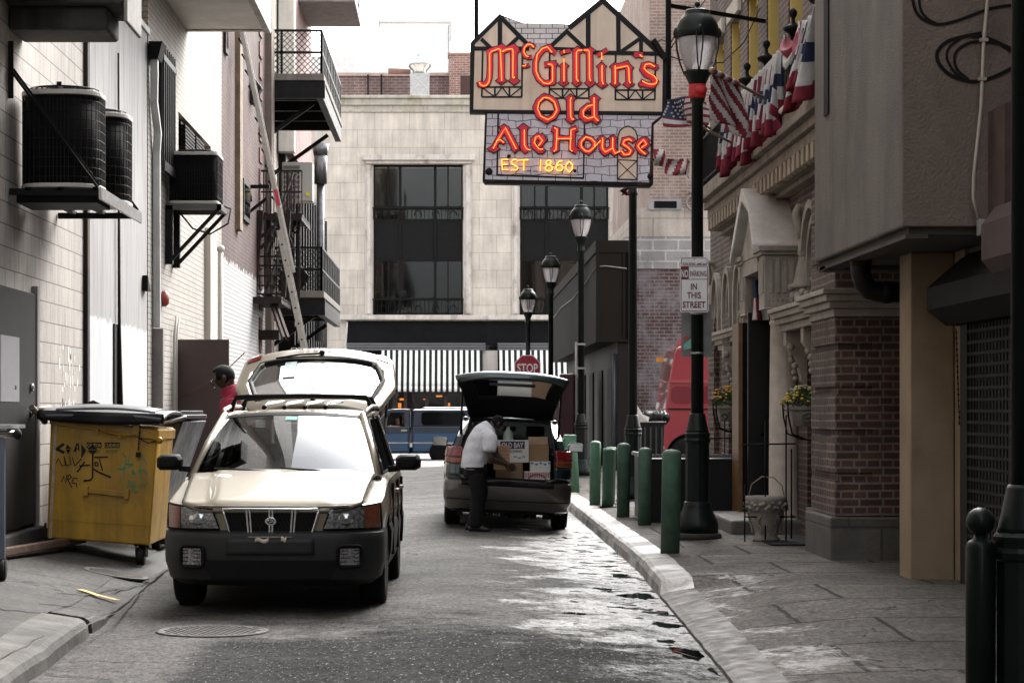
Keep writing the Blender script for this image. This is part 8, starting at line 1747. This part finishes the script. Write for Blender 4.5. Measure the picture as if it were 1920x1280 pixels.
def head(t, parent_body, c, f, up, s, skin, hair, name='head_detail', crown=None):
    """face features and hair on the head at c; f = facing, up = top of head, s = half head height"""
    f, up = Vector(f).normalized(), Vector(up).normalized(); up = (up - f*up.dot(f)).normalized(); r = f.cross(up)
    M3 = Matrix((r, f, up)).transposed().to_4x4(); M3.translation = Vector(c)
    mb = MB(); mb.T = M3; mb.ball((0,-.06*s,.16*s), .80*s, 20, 14, 0, (.84,1.0,.96)); 
    mb.v = [p for p in mb.v]; keep = []
    for fc in mb.f:
        q = sum((M3.inverted() @ mb.v[k] for k in fc), Vector())/len(fc)
        if not (q.y > .30*s and q.z < .62*s) and q.z > (-.05*s if q.y > -.1*s else -.42*s): keep.append(fc)
    mb.f = keep; mb.mi = [0]*len(keep); mb.sm = [True]*len(keep); mb.build('hair', hair, t, solid=.012)
    mb = MB(); mb.T = M3
    mb.lathe([(.02*s,.0),(.10*s,-.30*s),(.13*s,-.36*s),(.05*s,-.40*s)], (0,.80*s,.16*s), 10); mb.build('nose', skin, t)
    for sx in (-1, 1): mb = MB(); mb.T = M3; mb.ball((sx*.72*s,-.05*s,-.02*s), .22*s, 10, 8, 0, (.35,.75,1.1)); mb.build('ear', skin, t)
    mb = MB(); mb.T = M3; mb.ball((0,.74*s,-.46*s), .20*s, 10, 6, 0, (1.2,.5,.38)); mb.build('mouth', pm('lips', (.07,.028,.024), .5), t)
    em_ = pm('eye_dark', (.03,.025,.022), .2)
    for sx in (-1, 1): mb = MB(); mb.T = M3; mb.ball((sx*.30*s,.70*s,.06*s), .105*s, 10, 6, 0, (1.2,.5,.75)); mb.build('eye', em_, t)
    return M3
def garment(name, mat, t, spine, limbs, seed=1, fold=.012):
    """clothing as shells round the body: spine = [(point, half width across y, half depth)], limbs = [(points, radii)]"""
    rn = random.Random(seed); mb = MB(); n = 22; rings = []
    pts = [Vector(p[0]) for p in spine]; fine = []
    for i in range(len(pts)-1):
        for k in range(4): f = k/4; fine.append((pts[i].lerp(pts[i+1], f), spine[i][1]+(spine[i+1][1]-spine[i][1])*f, spine[i][2]+(spine[i+1][2]-spine[i][2])*f))
    fine.append((pts[-1], spine[-1][1], spine[-1][2])); ph = rn.uniform(0, 6)
    for i, (p, a, b_) in enumerate(fine):
        tg = (fine[min(i+1, len(fine)-1)][0]-fine[max(i-1, 0)][0]).normalized(); y = Vector((0,1,0)); x = y.cross(tg).normalized(); ring = []
        for k in range(n):
            q = 2*math.pi*k/n; w_ = 1+fold*4*math.sin(3*q+i*.55+ph)*math.sin(i*.9+ph)+fold*2*math.sin(7*q-i*.8); ring.append(p+y*math.cos(q)*a*w_+x*math.sin(q)*b_*w_)
        rings.append(ring)
    if len(rings) > 1: mb.loft(rings, 0, True)
    for pl, rl in limbs:
        q = [Vector(p) for p in pl]; fp = []; fr_ = []
        for i in range(len(q)-1):
            for k in range(4): f = k/4; fp.append(q[i].lerp(q[i+1], f)); fr_.append((rl[i]+(rl[i+1]-rl[i])*f)*(1+fold*3*math.sin(i*4+k*2.1+ph)))
        fp.append(q[-1]); fr_.append(rl[-1]); mb.tube(fp, fr_, 14)
    return mb.build(name, mat, t, sub=1)
def hand(J, Bn, pre, w_, d, n, side, r=.0085):
    """five separate fingers: w_ wrist joint name, d pointing along the hand, n palm normal"""
    d, n = Vector(d).normalized(), Vector(n).normalized(); s = d.cross(n).normalized()*side; W0 = Vector(J[w_][0])
    J[pre+'palm'] = (W0+d*.055, (.036,.018)); Bn.append((w_, pre+'palm'))
    for k, (off, ln) in enumerate(((-.030,.070),(-.010,.082),(.012,.076),(.030,.060))):
        a = W0+d*.088+s*off; b_ = a+d*ln*.5+n*ln*.15; c = b_+d*ln*.32+n*ln*.42
        J[f'{pre}f{k}a'] = (a, r*1.15); J[f'{pre}f{k}b'] = (b_, r); J[f'{pre}f{k}c'] = (c, r*.85); Bn += [(pre+'palm', f'{pre}f{k}a'), (f'{pre}f{k}a', f'{pre}f{k}b'), (f'{pre}f{k}b', f'{pre}f{k}c')]
    a = W0+d*.035-s*.040; J[pre+'ta'] = (a, r*1.2); J[pre+'tb'] = (a+d*.040-s*.018+n*.02, r); J[pre+'tc'] = (a+d*.066-s*.010+n*.038, r*.85); Bn += [(pre+'palm', pre+'ta'), (pre+'ta', pre+'tb'), (pre+'tb', pre+'tc')]
# man bending at the open boot
MX, MY = .315, 27.28
t = thing('person', 'person in white T-shirt and black trousers bending into the dark green car', 'person', (MX,MY,rz(MX)))
V = Vector; g = rz(MX)+.0
hipc = V((MX,MY,.90)); chest = V((MX+.09,MY+.03,1.21)); neck = V((MX+.17,MY+.05,1.345)); hc = V((MX+.255,MY+.07,1.405))
J = {'pelvis':(hipc,(.115,.10)),'waist':(hipc+V((.03,.01,.14)),(.115,.10)),'chest':(chest,(.15,.115)),'neckb':(neck,(.07,.065)),'neck':(neck+V((.035,.01,.03)),.052),'skull':(hc,(.080,.095)),'crown':(hc+V((.03,.0,.065)),(.062,.075)),'jaw':(hc+V((.055,.01,-.075)),(.045,.050)),
     'rs':(chest+V((.065,-.16,.06)),.062),'re':(V((MX+.185,MY-.215,.945)),.045),'rw':(V((MX+.345,MY-.02,.895)),.030),
     'ls':(chest+V((.09,.18,.06)),.060),'le':(V((MX+.26,MY+.24,.99)),.043),'lw':(V((MX+.38,MY+.14,.90)),.029),
     'rh':(hipc+V((-.01,-.08,-.05)),.075),'rk':(V((MX+.03,MY-.09,.50)),.06),'ra':(V((MX-.01,MY-.11,.11)),.042),'rt':(V((MX+.12,MY-.135,.045)),.038),
     'lh':(hipc+V((.01,.085,-.05)),.075),'lk':(V((MX+.06,MY+.095,.49)),.06),'la':(V((MX-.05,MY+.12,.11)),.042),'lt':(V((MX+.07,MY+.10,.045)),.038)}
Bn = [('pelvis','waist'),('waist','chest'),('chest','neckb'),('neckb','neck'),('neck','skull'),('skull','crown'),('skull','jaw'),('chest','rs'),('rs','re'),('re','rw'),('chest','ls'),('ls','le'),('le','lw'),('pelvis','rh'),('rh','rk'),('rk','ra'),('ra','rt'),('pelvis','lh'),('lh','lk'),('lk','la'),('la','lt')]
hand(J, Bn, 'R', 'rw', (.75,.35,-.35), (.2,.6,-.5), 1); hand(J, Bn, 'L', 'lw', (.8,-.2,-.4), (.1,-.7,-.5), -1)
skin_mesh('body', J, Bn, 'pelvis', skin_d, t)
Y_ = MY+.02
garment('t_shirt', tee, t, [(V((MX-.045,Y_,.795)),.185,.155),(V((MX-.03,Y_,.92)),.19,.165),(V((MX+.01,Y_,1.05)),.195,.175),(V((MX+.065,Y_,1.19)),.215,.18),(V((MX+.12,Y_,1.30)),.205,.15),(V((MX+.165,Y_,1.365)),.125,.10),(V((MX+.185,Y_,1.385)),.075,.075)],
  [([chest+V((.02,-.13,.05)), chest+V((.075,-.20,.0)), V((MX+.165,MY-.215,1.03))],[.11,.108,.085]), ([chest+V((.04,.15,.05)), chest+V((.09,.21,.0)), V((MX+.20,MY+.235,1.06))],[.105,.10,.08])], 2)
garment('trousers', trous, t, [(V((MX-.03,Y_,.90)),.175,.15),(V((MX-.02,Y_,.80)),.185,.16),(V((MX-.015,Y_,.70)),.17,.15)],
  [([V((MX-.01,MY-.075,.78)), V((MX+.02,MY-.09,.50)), V((MX-.005,MY-.105,.26)), V((MX-.01,MY-.11,.07))],[.115,.092,.085,.088]), ([V((MX+.01,MY+.085,.78)), V((MX+.06,MY+.095,.50)), V((MX+.0,MY+.11,.26)), V((MX-.045,MY+.12,.07))],[.115,.092,.085,.088])], 5, .018)
MB().tube([V((MX-.03+.155*math.sin(R(q)),Y_+.18*math.cos(R(q)),.835)) for q in range(0,360,18)], .014, 6, 0, True).build('belt', black_rubber, t)
for nm, a, b_ in (('shoe','ra','rt'),('shoe','la','lt')):
    A_, B_ = Vector(J[a][0]), Vector(J[b_][0]); d = (B_-A_); d.z = 0; d.normalize(); zg = rz(A_.x)+.002
    m = MB(); sd = Vector((-d.y,d.x,0)); rings = []
    for s, wd, h in ((-.09,.030,.05),(-.07,.042,.085),(.0,.042,.09),(.08,.046,.065),(.15,.044,.05),(.19,.022,.03)):
        c0 = Vector((A_.x,A_.y,0))+d*s; rings.append([Vector((c0.x,c0.y,zg))+sd*wd, Vector((c0.x,c0.y,zg+h*.6))+sd*wd*1.05, Vector((c0.x,c0.y,zg+h))+sd*wd*.5, Vector((c0.x,c0.y,zg+h))-sd*wd*.5, Vector((c0.x,c0.y,zg+h*.6))-sd*wd*1.05, Vector((c0.x,c0.y,zg))-sd*wd])
    m.loft(rings); m.build(nm, shoe, t, bevel=.006)
head(t, None, hc+V((.02,.0,-.005)), (.80,.15,-.55), (.5,.05,.85), .115, skin_d, hair_m)
# man at the back of the gold car, seen above its roof
RX, RY = -2.215, 21.35
t = thing('person', 'person in crimson shirt standing behind the gold car, head bowed to the left', 'person', (RX,RY,rz(RX)))
hipc = V((RX+.10,RY,1.06)); chest = V((RX+.05,RY,1.56)); neck = V((RX+.01,RY,1.765)); hc = V((RX-.07,RY,1.885))
J = {'pelvis':(hipc,(.145,.12)),'waist':(hipc+V((-.01,0,.17)),(.135,.11)),'chest':(chest,(.165,.13)),'neckb':(neck,(.085,.08)),'neck':(neck+V((-.03,0,.05)),.074),'skull':(hc,(.115,.140)),'crown':(hc+V((.015,0,.09)),(.095,.12)),'jaw':(hc+V((-.065,0,-.10)),(.068,.07)),
     'rs':(chest+V((0,-.20,.08)),.07),'re':(V((RX-.02,RY-.27,1.26)),.05),'rw':(V((RX+.20,RY-.20,1.12)),.033),'ls':(chest+V((0,.20,.08)),.07),'le':(V((RX-.05,RY+.27,1.26)),.05),'lw':(V((RX+.18,RY+.22,1.12)),.033),
     'rh':(hipc+V((0,-.09,-.06)),.08),'rk':(V((RX+.04,RY-.11,.58)),.07),'ra':(V((RX+.10,RY-.11,.16)),.045),'rt':(V((RX-.06,RY-.13,.10)),.04),'lh':(hipc+V((0,.09,-.06)),.08),'lk':(V((RX+.04,RY+.11,.58)),.07),'la':(V((RX+.10,RY+.11,.16)),.045),'lt':(V((RX-.06,RY+.13,.10)),.04)}
Bn = [('pelvis','waist'),('waist','chest'),('chest','neckb'),('neckb','neck'),('neck','skull'),('skull','crown'),('skull','jaw'),('chest','rs'),('rs','re'),('re','rw'),('chest','ls'),('ls','le'),('le','lw'),('pelvis','rh'),('rh','rk'),('rk','ra'),('ra','rt'),('pelvis','lh'),('lh','lk'),('lk','la'),('la','lt')]
hand(J, Bn, 'R', 'rw', (.9,.1,-.3), (0,.5,-.6), 1); hand(J, Bn, 'L', 'lw', (.9,-.1,-.3), (0,-.5,-.6), -1)
skin_mesh('body', J, Bn, 'pelvis', skin_d, t)
garment('shirt', red_tee, t, [(hipc+V((0,0,-.10)),.20,.16),(hipc+V((0,0,.12)),.20,.16),(chest+V((.03,0,-.12)),.235,.18),(chest+V((.01,0,.06)),.245,.175),(chest+V((-.005,0,.17)),.19,.14),(neck+V((-.005,0,.01)),.115,.11),(neck+V((-.02,0,.05)),.092,.09)],
  [([chest+V((0,-.17,.07)), chest+V((.01,-.25,-.02)), V((RX-.0,RY-.28,1.34))],[.12,.11,.09]), ([chest+V((0,.17,.07)), chest+V((.01,.25,-.02)), V((RX-.0,RY+.28,1.34))],[.12,.11,.09])], 3)
garment('trousers', trous, t, [(hipc+V((0,0,.06)),.18,.15),(hipc+V((0,0,-.14)),.19,.16)], [([hipc+V((0,-.09,-.08)), V((RX+.04,RY-.11,.58)), V((RX+.10,RY-.11,.10))],[.125,.10,.09]), ([hipc+V((0,.09,-.08)), V((RX+.04,RY+.11,.58)), V((RX+.10,RY+.11,.10))],[.125,.10,.09])], 4)
for a, b_ in (('ra','rt'),('la','lt')):
    A_, B_ = Vector(J[a][0]), Vector(J[b_][0]); d = (B_-A_); d.z = 0; d.normalize(); m = MB(); sd = Vector((-d.y,d.x,0)); rings = []
    for s, wd, h in ((-.09,.034,.06),(.0,.045,.10),(.08,.05,.075),(.19,.026,.035)):
        c0 = Vector((A_.x,A_.y,.005))+d*s; rings.append([c0+sd*wd, c0+sd*wd+V((0,0,h)), c0-sd*wd+V((0,0,h)), c0-sd*wd])
    m.loft(rings); m.build('shoe', shoe, t, bevel=.008)
head(t, None, hc+V((-.005,0,.0)), (-.92,-.12,-.28), (-.25,0,.95), .150, skin_d, hair_m)
# driver in the pickup
dc = Vector((tp(745,0)[0], TD+.55, tp(0,786)[1])); t = thing('person', 'person driving the blue pickup with one bare arm on the window sill', 'person', dc-V((0,0,.8)))
J = {'pelvis':(dc-V((-.05,0,.75)),(.16,.14)),'chest':(dc-V((0,0,.34)),(.17,.14)),'neck':(dc-V((0,0,.15)),.06),'skull':(dc,(.085,.1)),'crown':(dc+V((0,0,.07)),(.07,.08)),'rs':(dc+V((0,-.2,-.27)),.065),'re':(dc+V((.06,-.46,-.26)),.052),'rw':(dc+V((-.30,-.50,-.235)),.040),'ls':(dc+V((0,.2,-.27)),.065),'le':(dc+V((-.15,.28,-.42)),.045),'lw':(dc+V((-.40,.2,-.30)),.032)}
Bn = [('pelvis','chest'),('chest','neck'),('neck','skull'),('skull','crown'),('chest','rs'),('rs','re'),('re','rw'),('chest','ls'),('ls','le'),('le','lw')]
hand(J, Bn, 'R', 'rw', (-.95,0,-.1), (-.1,-.3,-.8), 1); skin_mesh('body', J, Bn, 'chest', skin_l, t)
skin_mesh('shirt', {'a':(dc-V((-.05,0,.75)),(.18,.16)),'b':(dc-V((0,0,.34)),(.19,.16)),'c':(dc-V((0,0,.2)),.09)}, [('a','b'),('b','c')], 'b', pm('dark_shirt', (.05,.03,.03), .85), t)
MB().tube([dc+V((-.21,-.495,-.235)), dc+V((-.25,-.498,-.235))], .050, 12).build('wrist_watch', pm('watch_silver', (.5,.5,.5), .4, .6), t)
head(t, None, dc+V((0,0,.0)), (-1,-.1,0), (0,0,1), .12, skin_l, pm('hair_brown', (.06,.03,.02), .8))
